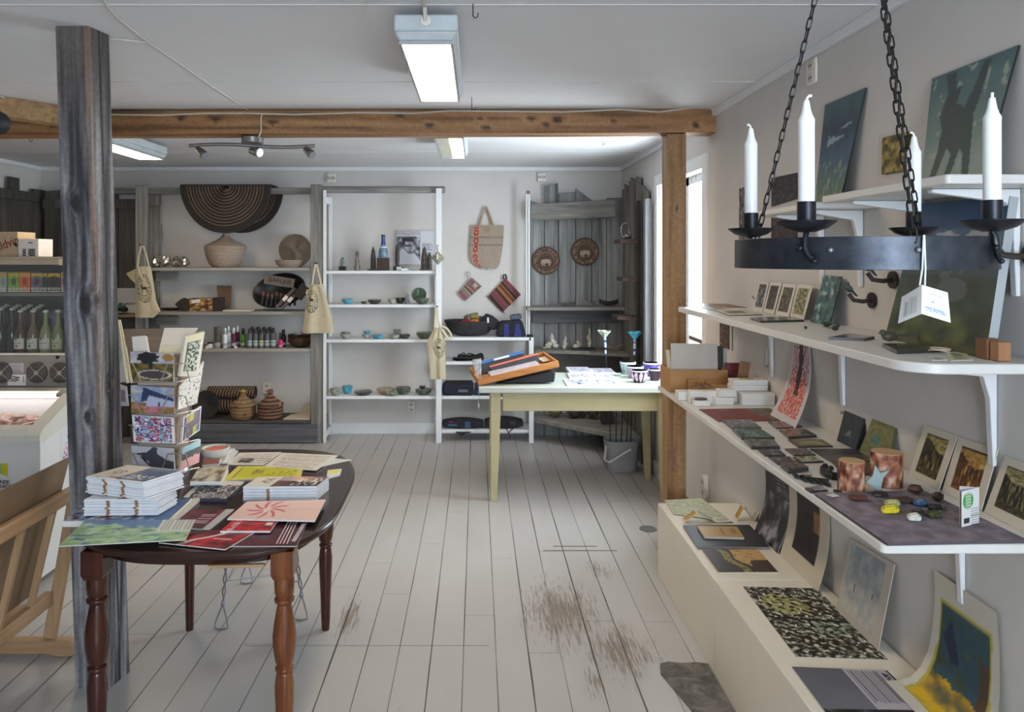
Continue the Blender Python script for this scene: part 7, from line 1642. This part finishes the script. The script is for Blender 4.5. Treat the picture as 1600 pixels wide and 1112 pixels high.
def hookbird(px, py, s, label, X0=1.305):
    c = at_x(px, py, X0); t = thing('bird_wall_hook', c, label, 'hook', 'bird wall hooks')
    MB().cyl((X0+.003,c.y,c.z), (X0-.004,c.y,c.z), .026*s, n=24).build('back_plate', pt((44,36,32), .55), t)
    e = Vector((X0-.055*s, c.y+.01, c.z-.0)); MB().tube([(X0-.003,c.y,c.z), (X0-.03*s,c.y,c.z-.004), e, e+Vector((-.01*s,.01,.02*s))], .007*s, 8).build('arm', pt((44,36,32), .55), t)
    bird(e+Vector((-.01*s,.01,.038*s)), .07*s, .6, '', tilt=.5).build('bird', pt((54,74,72), .5, var=14, vs=60), t); return t
hookbird(1362, 469, 1.0, 'dark bird on a round wall hook, left and lower of the pair'); hookbird(1395, 437, 1.05, 'bluish bird on a round wall hook just below the chandelier band'); hookbird(1612, 398, 1.1, 'dark bird wall hook at the right edge of the photo')
# labels, twine, wooden blocks
t = thing('swing_tags', at_z(*C5(880,760), SU), 'two printed swing tags tied with twine on the upper shelf corner', 'tag')
for q, s_ in (([(850,722),(975,728),(1030,780),(880,785)], (188,190,140)), ([(735,762),(830,760),(860,778),(755,780)], (206,206,206))):
    P = [at_z(*C5(*a), SU+.003) for a in q]; MB().sheet([P[3],P[2],P[1],P[0]], .0018, lines((214,214,206), (90,90,80), 4, .1, .9, .2, .8, base=matted(solid(s_), .08, .08, .1, .1, (214,214,210))), 20, 12, side=(210,208,200)).build('tag', printmat(.5), t)
c = at_z(*C5(800,725), SU+.004); MB().tube([c+Vector((.022*cos(a), .03*sin(a), .004+.003*sin(2*a))) for a in (2*pi*i/20 for i in range(20))], .0018, 6, True).tube([c+Vector((.020*cos(a)+.003, .026*sin(a), .008)) for a in (2*pi*i/20 for i in range(20))], .0018, 6, True).build('twine', pt((196,180,160), .8), t)
BLK = wood([(140,96,64),(166,120,84)], 'z', 30)
p = at_z(*C5(1200,793), SU); q_ = at_z(*C5(1285,793), SU)
tag(MB().box(p.x, q_.x, p.y, p.y+.03, SU+.001, SU+.001+30*p.y/F).build('wooden_block', BLK, bevel=.002), 'light brown wooden block at the near end of the upper shelf', 'block')
tag(MB().box(p.x-.004, p.x+.026, p.y+.034, p.y+.075, SU+.001, SU+.001+33*p.y/F).build('wooden_block', wood([(100,66,46),(124,84,60)], 'z', 30), bevel=.002), 'darker brown wooden block behind the light one, supporting the big painting', 'block')

# ------------------------------------------------------------ boxes at the far end of the middle shelf
KR = pt((176,132,84), .75, var=5); KRD = pt((150,110,70), .8)
def openbox(x0, x1, y0, y1, z, h, mt, label, name='cardboard_box', w_=.004, cat='box'):
    m = MB(); m.box(x0,x1,y0,y1,z+.001,z+w_).box(x0,x1,y0,y0+w_,z+w_,z+h).box(x0,x1,y1-w_,y1,z+w_,z+h).box(x0,x0+w_,y0+w_,y1-w_,z+w_,z+h).box(x1-w_,x1,y0+w_,y1-w_,z+w_,z+h)
    return tag(m.build(name, mt), label, cat)
openbox(.925, 1.20, 3.52, 3.71, SM, .108, KR, 'open brown cardboard box holding large white cards on the far end of the middle shelf')
def stand(px0, px1, py0, Y, z0, th, c, name, label, cat='card', lx=0): 
    a, b_ = at_y(px0,py0,Y), at_y(px1,py0,Y); return tag(MB().hexa([(a.x-lx,Y,z0),(b_.x-lx,Y,z0),(b_.x-lx,Y+th,z0),(a.x-lx,Y+th,z0),(a.x,Y+.01,a.z),(b_.x,Y+.01,b_.z),(b_.x,Y+.01+th,b_.z),(a.x,Y+.01+th,a.z)]).build(name, c if not isinstance(c, tuple) else pt(c, .6)), label, cat)
stand(1049, 1122, 537, 3.58, SM+.006, .006, (196,190,184), 'blank_board', 'large pale blank board standing in the open cardboard box')
stand(1120, 1131, 541, 3.60, SM+.006, .004, (50,60,52), 'dark_card', 'dark green card at the right end of the open cardboard box'); stand(1131, 1137, 545, 3.61, SM+.006, .004, (190,186,180), 'pale_card', 'narrow pale card behind the dark green card')
stand(1041, 1047, 547, 3.58, SM+.006, .004, (200,188,160), 'wooden_slip', 'slender cream strip standing at the left end of the cardboard box', lx=-.014)
t = thing('pink_card_stack', at_y(1152,583,3.66), 'stack of pink and red notched cards standing on the shelf against the wall', 'cards')
for i in range(5): MB().rbox((1.252+.004*(i%3), 3.66-.014*i, SM+.0615+.0005*i+.008*i*0), (.085-.012*(i%2),.004,.12+.004*i), (0,0,0)).build('card', pt([(150,70,84),(170,90,104),(130,56,66),(160,96,106),(120,60,66)][i], .6, var=14, vs=70), t)
t.location = t.location
openbox(1.085, 1.285, 3.36, 3.50, SM, .065, KR, 'lower open brown cardboard tray behind the small white boxes', 'cardboard_tray')
tag(MB().rbox((1.235, 3.42, SM+.085), (.045,.018,.155), (0,.16,0)).build('wooden_block', wood([(120,86,60),(146,108,78)], 'z', 30), bevel=.002), 'flat brown wooden block with label standing in the cardboard tray', 'block')
for i, (x, lb) in enumerate(((1.015,'small upright wooden frame in front of the open cardboard box'),)):
    m = MB(); c = Vector((x, 3.44, SM+.038)); m.box(x-.016,x+.016,3.448,3.452,SM+.007,SM+.067).box(x-.022,x+.022,3.44,3.455,SM+.001,SM+.008).box(x-.022,x+.022,3.44,3.455,SM+.066,SM+.073).box(x-.022,x-.015,3.44,3.455,SM+.008,SM+.066).box(x+.015,x+.022,3.44,3.455,SM+.008,SM+.066); tag(m.build('small_picture', wood([(166,120,66),(190,146,88)], 'z', 30)), lb, 'frame')
tag(MB().bar((1.04,3.42,SM+.004), (1.085,3.41,SM+.065), .008, .004).build('wooden_stick', BLK), 'thin wooden stick leaning beside the small frame', 'stick')
WB = pt((222,220,216), .5, var=2)
def wbox(px0, px1, pyb, h, d, label, lid=True, z=SM):
    a = at_z(px0, pyb, SM); k = a.y/F; b_x = a.x+(px1-px0)*k; t = thing('white_box', (a.x, a.y, z), label, 'box')
    hh = h*k
    MB().box(a.x+.001, b_x-.001, a.y+.001, min(a.y+d, 3.70), z+.001, z+hh*(.55 if lid else 1)).build('box_base', WB, t, bevel=.0015)
    if lid: MB().box(a.x, b_x, a.y, a.y+d+.001, z+hh*.5+.0, z+hh).build('lid', WB, t, bevel=.0015)
    return t, a, b_x, z+hh
wbox(1060, 1078, 626, 14, .06, 'small white box at the left end of the row of white boxes', False)
wbox(1078, 1124, 630, 19, .045, 'wide white box under the tray of brown scraps', True)
t, a, bx, zt = wbox(1085, 1110, 635, 9, .04, 'tiny open white box with a brown scrap, front of the row', False); tag(MB().ball(((a.x+bx)/2, a.y+.02, zt+.004), (.028,.014,.005), wob=.6).build('bark_scrap', pt((96,76,60), .8)), 'brown scrap lying on the tiny open white box', 'scrap')
t, a, bx, zt = wbox(1118, 1147, 633, 12, .04, 'small white box under another small white box'); k = a.y/F
t2 = thing('white_box', (a.x, a.y, zt), 'small white box stacked on another, middle of the row', 'box'); MB().box(a.x+.015, bx+.012, a.y+.004, a.y+.045, zt+.001, zt+12*k).build('box_base', WB, t2, bevel=.003); MB().box(a.x+.0145, bx+.0125, a.y+.0035, a.y+.0455, zt+6*k, zt+12.4*k).build('lid', WB, t2, bevel=.003)
t, a, bx, zt = wbox(1160, 1211, 634, 19, .05, 'large white box with lid, front right of the row')
a = at_z(1150, 630, SM); t = thing('white_box', a, 'long white box behind the large front right box', 'box'); MB().box(a.x, a.x+.15, 3.28, 3.345, SM+.001, SM+.05).build('box_base', WB, t, bevel=.0015); MB().box(a.x-.0, a.x+.151, 3.279, 3.346, SM+.03, SM+.052).build('lid', WB, t)
for i in range(2):
    t = thing('white_box', (1.20, 3.31, SM+.053+.024*i), ('lower','upper')[i]+' of two flat white boxes stacked on the long white box', 'box'); MB().box(a.x-.012+.004*i, a.x+.145, 3.275, 3.34, SM+.054+.024*i, SM+.070+.024*i).build('box_base', WB, t); MB().box(a.x-.013+.004*i, a.x+.146, 3.274, 3.341, SM+.064+.024*i, SM+.077+.024*i).build('lid', WB, t, bevel=.002)
tag(MB().sheet([(a.x+.02,3.275,SM+.1025),(a.x+.09,3.275,SM+.1025),(a.x+.10,3.33,SM+.1025),(a.x+.03,3.33,SM+.1025)], .001, solid((196,186,130))).build('paper_label', printmat(.5)), 'yellowish paper label on the topmost flat white box', 'label')
m = MB(); random.seed(6)
for i in range(7): m.rbox((.985+.012*i, 3.335+random.uniform(-.01,.01), SM+.066+.003*(i%3)), (.03,.012,.004), (random.uniform(-.4,.4), random.uniform(-.5,.5), random.uniform(-1,1)))
o = tag(m.build('bark_scraps', pt((120,90,64), .8, var=30)), 'loose brown bark scraps lying on the wide white box', 'scraps'); o['kind'] = 'stuff'

# ------------------------------------------------------------ prints on the low plinth
pmap = blot(41, [(196,196,168),(170,178,150),(206,200,176)], 7, 9, 1.5)
fl([(1038,781),(1096,778),(1146,816),(1052,803)], PH, .003, lambda u, v: (140,150,120) if abs(fb(u*6, v*9, 2)) < .03 else pmap(u, v), 'unfolded_map', 'pale green map lying at the far end of the plinth', 'map', 50, 30, .6)
def zigzag(pts, w_, label, fns):
    t = thing('concertina_leaflet', pts[0], label, 'leaflet')
    for i, (a, b_) in enumerate(zip(pts, pts[1:])):
        a = Vector(a); b_ = Vector(b_); d = Vector((0, w_, 0)); MB().sheet([a, b_, b_+d, a+d], .001, fns[i % len(fns)], 20, 20, side=(212,206,190)).build('panel', printmat(.5), t)
gold = matted(lambda u, v: (180,142,60) if v < .7 or fb(u*8, v*8, 1) > 0 else (90,70,40), .14, .14, .12, .12, (206,198,176)); whitet = lines((206,200,186), (120,112,100), 8, .15, .85)
a = at_z(*C8(262,462), PH); k = a.y/F
zigzag([(a.x,a.y,PH+.002),(a.x+22*k,a.y,PH+.002+16*k),(a.x+50*k,a.y,PH+.004),(a.x+74*k,a.y,PH+.008)], .055, 'zigzag folded leaflet with gold front panel, left one on the plinth', [gold, whitet, whitet])
a = at_z(*C8(705,450), PH); zigzag([(a.x-.004,a.y,PH+.002),(a.x+11*k,a.y,PH+24*k),(a.x+26*k,a.y,PH+.003),(a.x+33*k,a.y,PH+14*k)], .05, 'zigzag folded leaflet with gold panel standing near the wall', [gold, whitet, whitet])
fl(Q(C8,(250,476),(800,474),(970,658),(372,655)), PH, .012, solid((28,28,32), 3), 'black_folder', 'large black portfolio lying on the plinth', 'folder', 10, 10, .4, (120,120,124))
fl(Q(C8,(368,484),(695,488),(756,578),(425,570)), PH+.0125, .011, lambda u, v: (110,84,44) if (.52 < u < .56 and .15 < v < .85) or (.70 < u < .90 and abs((u*22) % 1-.5) < .22 and .3 < v < .8) else (176,142,78), 'gold_notebook', 'gold covered notebook lying on the black portfolio', 'notebook', 60, 30, .4, (196,186,170))
def aerial(u, v):
    w1 = .22+.22*(1-v)+.04*sin(v*9); 
    if u < w1: return (62,52,46)
    if u < w1+.13: return (150,142,84) if fb(u*18, v*18, 2) > -.1 else (96,84,50)
    if u < w1+.20+.03*sin(v*7): return (50,42,36)
    if u > .56+.5*(v-.2) and v < .52 and not (.62 < u < .66): return (70,56,46)
    return pal([(176,130,80),(206,168,104),(190,160,100)], .5+fb(u*7, v*9, 4))
fl(Q(C8,(408,682),(868,676),(1040,866),(545,868)), PH, .008, aerial, 'gold_brown_print', 'brown and gold abstract print book lying on the plinth', 'print', 60, 50, .45, (206,196,176))
def thicket(u, v):
    n = fb(u*15+v*3, v*26, 3, 6); c = pal([(26,24,22),(44,40,34),(120,118,98),(196,196,180)], .42+1.1*n)
    if math.hypot((u-.36)/.30, (v-.72)/.16) < 1+.3*fb(u*6, v*6, 1) and n > -.25: c = mixc(c, (176,172,104), .7)
    if math.hypot((u-.66)/.28, (v-.42)/.14) < 1 and n > -.05: c = mixc(c, (150,168,150), .6)
    if abs(v-.53+.06*u) < .018: c = (28,26,24)
    if fb(u*16, v*20, 8) > .48: c = (206,206,196)
    return c
fl(Q(C1,(72,299),(472,309),(862,696),(362,680)), PH, .002, thicket, 'woodland_print', 'large black, green and yellow thicket print lying on the near plinth', 'print', 110, 110, .5, (190,186,170))
def book(u, v):
    if v > .36: 
        if u < .52-.0*v: return pal([(96,96,104),(130,130,138)], .6-.6*v+.2*fb(u*3, v*3, 1))
        if u > .975: return (40,38,40)
        if .90 < u < .955 and .40 < v < .95: return (50,48,52) if fb(v*40, u*20, 3) > -.1 else (176,172,178)
        if .56 < u < .88 and v > .42 and v < .97 and ((u-.56)*34) % 1 < .42 and v > .45+.10*abs(noise.noise(Vector((int((u-.56)*34)*1.7, 1, 0)))): return (84,80,88)
        return (176,172,180)
    if math.hypot((u-.34)*3, (v-.24)*5) < .12: return (206,206,206)
    return pal([(22,22,26),(30,30,34),(96,96,100)], .3+.9*fb(u*6, v*10, 5))
fl([(1237,1041),(1386,1047),(1492,1150),(1318,1150)], PH, .006, book, 'open_photo_book', 'black and grey photo page with a text column at the bottom of the plinth', 'book', 110, 90, .3, (196,190,186))
# leaning on the wall
lean(Q(C8,(930,20),(1130,130),(1030,650),(840,490)), PH, 1.245, 1.303, .002, lambda u, v: (30,30,34) if v > .72 and (v*22) % 1 < .6 else pal([(26,26,30),(58,58,64),(150,148,156)], .42+1.0*fb(u*4, v*4, 2)-(.0 if abs(u-.6) > .1 else -.25)), 'curved_photo', 'black and white photo sheet bulging forward, leaning on the wall under the shelf', 'photo', 40, 60, .35, (170,166,164), bendf=lambda u, v: -.022*sin(pi*v))
lean([C8(1125,120),C8(1455,330),C8(1365,925),C8(1050,645)], PH, 1.25, 1.303, .0015, matted(lambda u, v: pal([(122,86,62),(160,112,84)], .5+fb(u*9, v*9, 2)) if u > .74 and .48 < v < .78 else pal([(34,26,30),(46,34,40)], .5+fb(u*4, v*4, 1)), .22, .20, .20, .0, (196,186,166)), 'curved_print', 'dark plum print with a small orange square on cream paper, bulging on the wall', 'print', 40, 56, .5, (196,186,166), bendf=lambda u, v: -.018*sin(pi*v))
lean(Q(C1,(655,35),(896,180),(805,596),(580,350)), PH, 1.25, 1.300, .003, matted(lambda u, v: (60,62,60) if (abs(u-.30) < .02 and .34 < v < .46) or (abs(u-.80) < .02 and .42 < v < .50) else pal([(196,192,182),(170,172,170),(138,146,150)], .2+v*.8+.5*fb(u*6, v*6, 1)), .06, .14, .10, .05, (186,178,166)), 'misty_print', 'misty grey print in a pale mat leaning on the wall', 'print', 50, 56, .5, (186,178,166))
# sheet that runs down the wall and out over the plinth
prf = [(1.300,.70),(1.302,.60),(1.298,.52),(1.288,.46),(1.270,.415),(1.245,.385),(1.215,.3725),(1.175,.3685)]
def pos(t):
    t = t*(len(prf)-1); i = min(int(t), len(prf)-2); f = t-i; return prf[i][0]*(1-f)+prf[i+1][0]*f, prf[i][1]*(1-f)+prf[i+1][1]*f
def lake(u, v):
    if fb(u*4, v*4, 3)*.02+min(u, 1-u) < .10 or v < .12 or v > .91: return (200,194,182)
    x, y = (u-.10)/.80, (v-.12)/.79
    if min(x, 1-x, y, 1-y) < .03: return (176,166,60)
    if y < .46+.08*fb(x*4, 1, 3): return pal([(206,166,30),(166,136,40),(120,100,46),(70,84,66)], .1+.8*fb(x*4, y*5, 1)+1.5*max(0, y-.12))
    if x > .80 and y < .8: return (84,62,44)
    if inpoly(x, y, [(.1,.80),(.25,.92),(.45,.66),(.3,.64)]) or inpoly(x, y, [(0,.42),(.2,.50),(.1,.36)]): return (34,44,74)
    return pal([(70,88,66),(46,76,84),(50,80,94),(60,72,50)], .5+.9*fb(x*3, y*4, 6))
G = []; Cc = []; nu, nv = 50, 70
for j in range(nv+1):
    v = j/nv; xx, zz = pos(1-v)
    ya, yb = 2.09, 1.80
    for i in range(nu+1):
        u = i/nu; G.append(Vector((xx, (2.09+.03*(1-v))*(1-u)+(1.84-.05*(1-v))*u, zz))); Cc.append(lake(u, v))
w_ = nu+1; fs = [(j*w_+i, j*w_+i+1, (j+1)*w_+i+1, (j+1)*w_+i) for j in range(nv) for i in range(nu)]
n_ = len(G); m = MB().add(G, fs, Cc); m.add([p+Vector((.0008,0,-.0008)) for p in G], [f[::-1] for f in fs], [(200,194,182)]*n_)
tag(m.build('curling_print', printmat(.6)), 'blue and yellow print on rough white paper curling from wall onto the plinth', 'print')
# router and grate at the floor
t = thing('wifi_router', (1.20, 4.05, .36), 'slim white upright router with a cable behind the pine post', 'router')
MB().box(1.155, 1.195, 4.195, 4.245, .215, .395).build('body', pt((214,210,196), .4), t, bevel=.02); MB().tube([(1.19,4.22,.225),(1.22,4.2,.20),(1.275,4.15,.21),(1.29,4.10,.26),(1.27,4.10,.29)], .006, 8).build('cable', pt((206,202,190), .5), t)
tag(MB().cyl((1.0,4.30,.001), (1.0,4.30,.004), .05, n=28).build('floor_cap', pt((110,108,106), .5)), 'round grey floor cap beside the far end of the plinth', 'cap')

# ------------------------------------------------------------ chandelier
cc = Vector((.598, 1.154, 0)); R_ = .183; ZL, ZH = 1.570, 1.6155
t = thing('candle_chandelier', (cc.x, cc.y, 1.57), 'black iron ring chandelier with candle cups hanging on chains', 'chandelier')
m = MB(); n = 96; vs = []
for r, z in ((R_,ZL),(R_,ZH),(R_-.003,ZH),(R_-.003,ZL)): vs += [(cc.x+r*cos(2*pi*i/n), cc.y+r*sin(2*pi*i/n), z) for i in range(n)]
m.add(vs, [(k*n+i, k*n+(i+1)%n, ((k+1)%4)*n+(i+1)%n, ((k+1)%4)*n+i) for k in range(4) for i in range(n)]).build('ring_band', IRON, t, bevel=.0006)
IR2 = pt((40,42,48), .4, metal=.7, var=10, vs=40)
CAND = pt((232,234,236), .35, var=2, vs=30, bmp=.05)
WO = ['leftmost, far left','second from the left, near','third from the left, far','rightmost, near']
for i, dg in enumerate((129, -138, 35, -55)):
    a = radians(dg); d = Vector((cos(a), sin(a), 0)); c = cc+d*(R_+.0)
    zp = 1.622
    MB().lathe((c.x,c.y,zp), [(0,0),(.012,.0005),(.028,.006),(.0385,.0145),(.039,.016),(.027,.009),(.012,.004),(0,.0035)], 32).build('drip_pan', IR2, t)
    m = MB(); m.lathe((c.x,c.y,zp+.003), [(.0125,0),(.0125,.040),(.0112,.040),(.0112,.004),(0,.003)], 24); m.build('candle_cup', IR2, t)
    o = c+d*.003; u = Vector((-d.y, d.x, 0))
    m = MB(); m.tube([c+Vector((0,0,zp)), o+Vector((0,0,zp-.006)), o+d*.002+Vector((0,0,1.600)), o+d*.002+u*.006+Vector((0,0,1.588)), o+d*.002+u*.016+Vector((0,0,1.581))], [.004,.004,.0045,.0045,.003], 8)
    m.ball(o+d*.004+u*-.006+Vector((0,0,1.600)), .0045).ball(o+d*.003+u*.014+Vector((0,0,1.582)), .004); m.build('bracket', IR2, t)
    h = (.185, .178, .165, .176)[i]; zb = zp+.0075
    cd = thing('candle', (c.x, c.y, zb), 'white unlit candle in the chandelier, %s' % WO[i], 'candle', 'white candles in the chandelier')
    MB().lathe((c.x,c.y,zb), [(.0108,0),(.0108,h-.031),(.0112,h-.029),(.0108,h-.0275),(.0082,h-.022),(.0060,h-.015),(.0047,h-.007),(.0036,h-.001),(0,h)], 24).build('wax', CAND, cd)
    q = Vector((c.x, c.y, zb+h-.001)); sg = (-1,1,-1,.1)[i]
    MB().tube([q-Vector((0,0,.002)), q+Vector((.001*sg,0,.004)), q+Vector((.004*sg,0,.007)), q+Vector((.007*sg,0,.0065))], [.0022,.0018,.002,.0022], 8).build('wick', pt((228,224,214), .7), cd)
for dg in (-95, -128+0): 
    a = radians(dg); MB().ball(cc+Vector((cos(a), sin(a), 0))*(R_+.001)+Vector((0,0,1.597)), .0042).build('rivet', pt((120,126,134), .35, metal=.7), t)
APX = Vector((cc.x, cc.y, 2.27))
for dg in (125, 31, -96):
    a = radians(dg); p = cc+Vector((cos(a), sin(a), 0))*(R_-.002)+Vector((0,0,ZH-.004)); L = (APX-p).length; d = (APX-p)/L; s1 = d.orthogonal().normalized(); s2 = d.cross(s1); m = MB(); k = 0; pos_ = .006
    while pos_ < L:
        c = p+d*pos_; s = s1 if k % 2 else s2; ln, wd = .0115, .0045
        m.tube([c+d*(ln*cos(th)*(1 if abs(cos(th)) > .5 else 1.0))+s*(wd*max(-.8,min(.8,sin(th)*1.1))) for th in (2*pi*j/12 for j in range(12))], .0014, 5, True); pos_ += .0185; k += 1
    m.build('chain', pt((40,38,38), .45, metal=.6), t)
MB().tube([APX+Vector((.012*cos(a), 0, .012*sin(a))) for a in (2*pi*i/16 for i in range(16))], .003, 6, True).cyl(APX+Vector((0,0,.012)), (cc.x,cc.y,ZC-.001), .003).build('ceiling_hook', IR2, t)
# booklet tag hung from the ring
a = radians(-97); p = cc+Vector((cos(a), sin(a), 0))*(R_+.004); kk = p.y/F
t = thing('booklet_tag', (p.x, p.y, 1.54), 'folded white booklet tag hanging by a cord from the chandelier ring', 'tag')
def pp(px, py, dy=0): q = at_y(px, py, p.y+dy); return q
fr = lambda u, v: (150,170,190) if (.15 < v < .32 and .12 < u < .85 and fb(u*12, v*12, 1) > -.3) or (abs(v-.78) < .02 and .2 < u < .8) or math.hypot((u-.4)*3, (v-.52)*5) < .2 else (228,230,232)
MB().sheet([pp(1440,490), pp(1485.5,504,.02), pp(1481,457,.02), pp(1441,445)], .0008, fr, 40, 40, side=(226,228,230)).build('front_page', printmat(.4), t)
MB().sheet([pp(1403,505,.035), pp(1439.6,490), pp(1440.6,445), pp(1409,464,.035)], .0008, lines((222,222,220), (110,110,110), 8, .2, .8, .15, .8, vert=True), 36, 30, side=(226,228,230)).build('back_page', printmat(.4), t)
MB().tube([pp(1437,446), pp(1441,420), pp(1443,375,-.001), pp(1443.5,367,-.001)], .0012, 5).tube([pp(1445,446), pp(1446,420), pp(1444.5,375,-.001), pp(1444,367,-.001)], .0012, 5).build('cord', pt((206,206,200), .7), t)
# cords in the window
for i, px in enumerate((1081, 1088)):
    y = 1.338*F/(px-CX); 
    t = tag(MB().cyl((1.338,y,2.09), (1.338,y,1.55), .0015, n=5).tube([(1.338,y,2.09),(1.338,y+.01,2.075),(1.338,y+.012,2.06)], .002, 5).rbox((1.338,y,1.78), (.004,.012,.36)).build('blind_cord', pt((120,120,120), .5)), ['left','right'][i]+' hanging cord with dark slide in the window opening', 'cord')
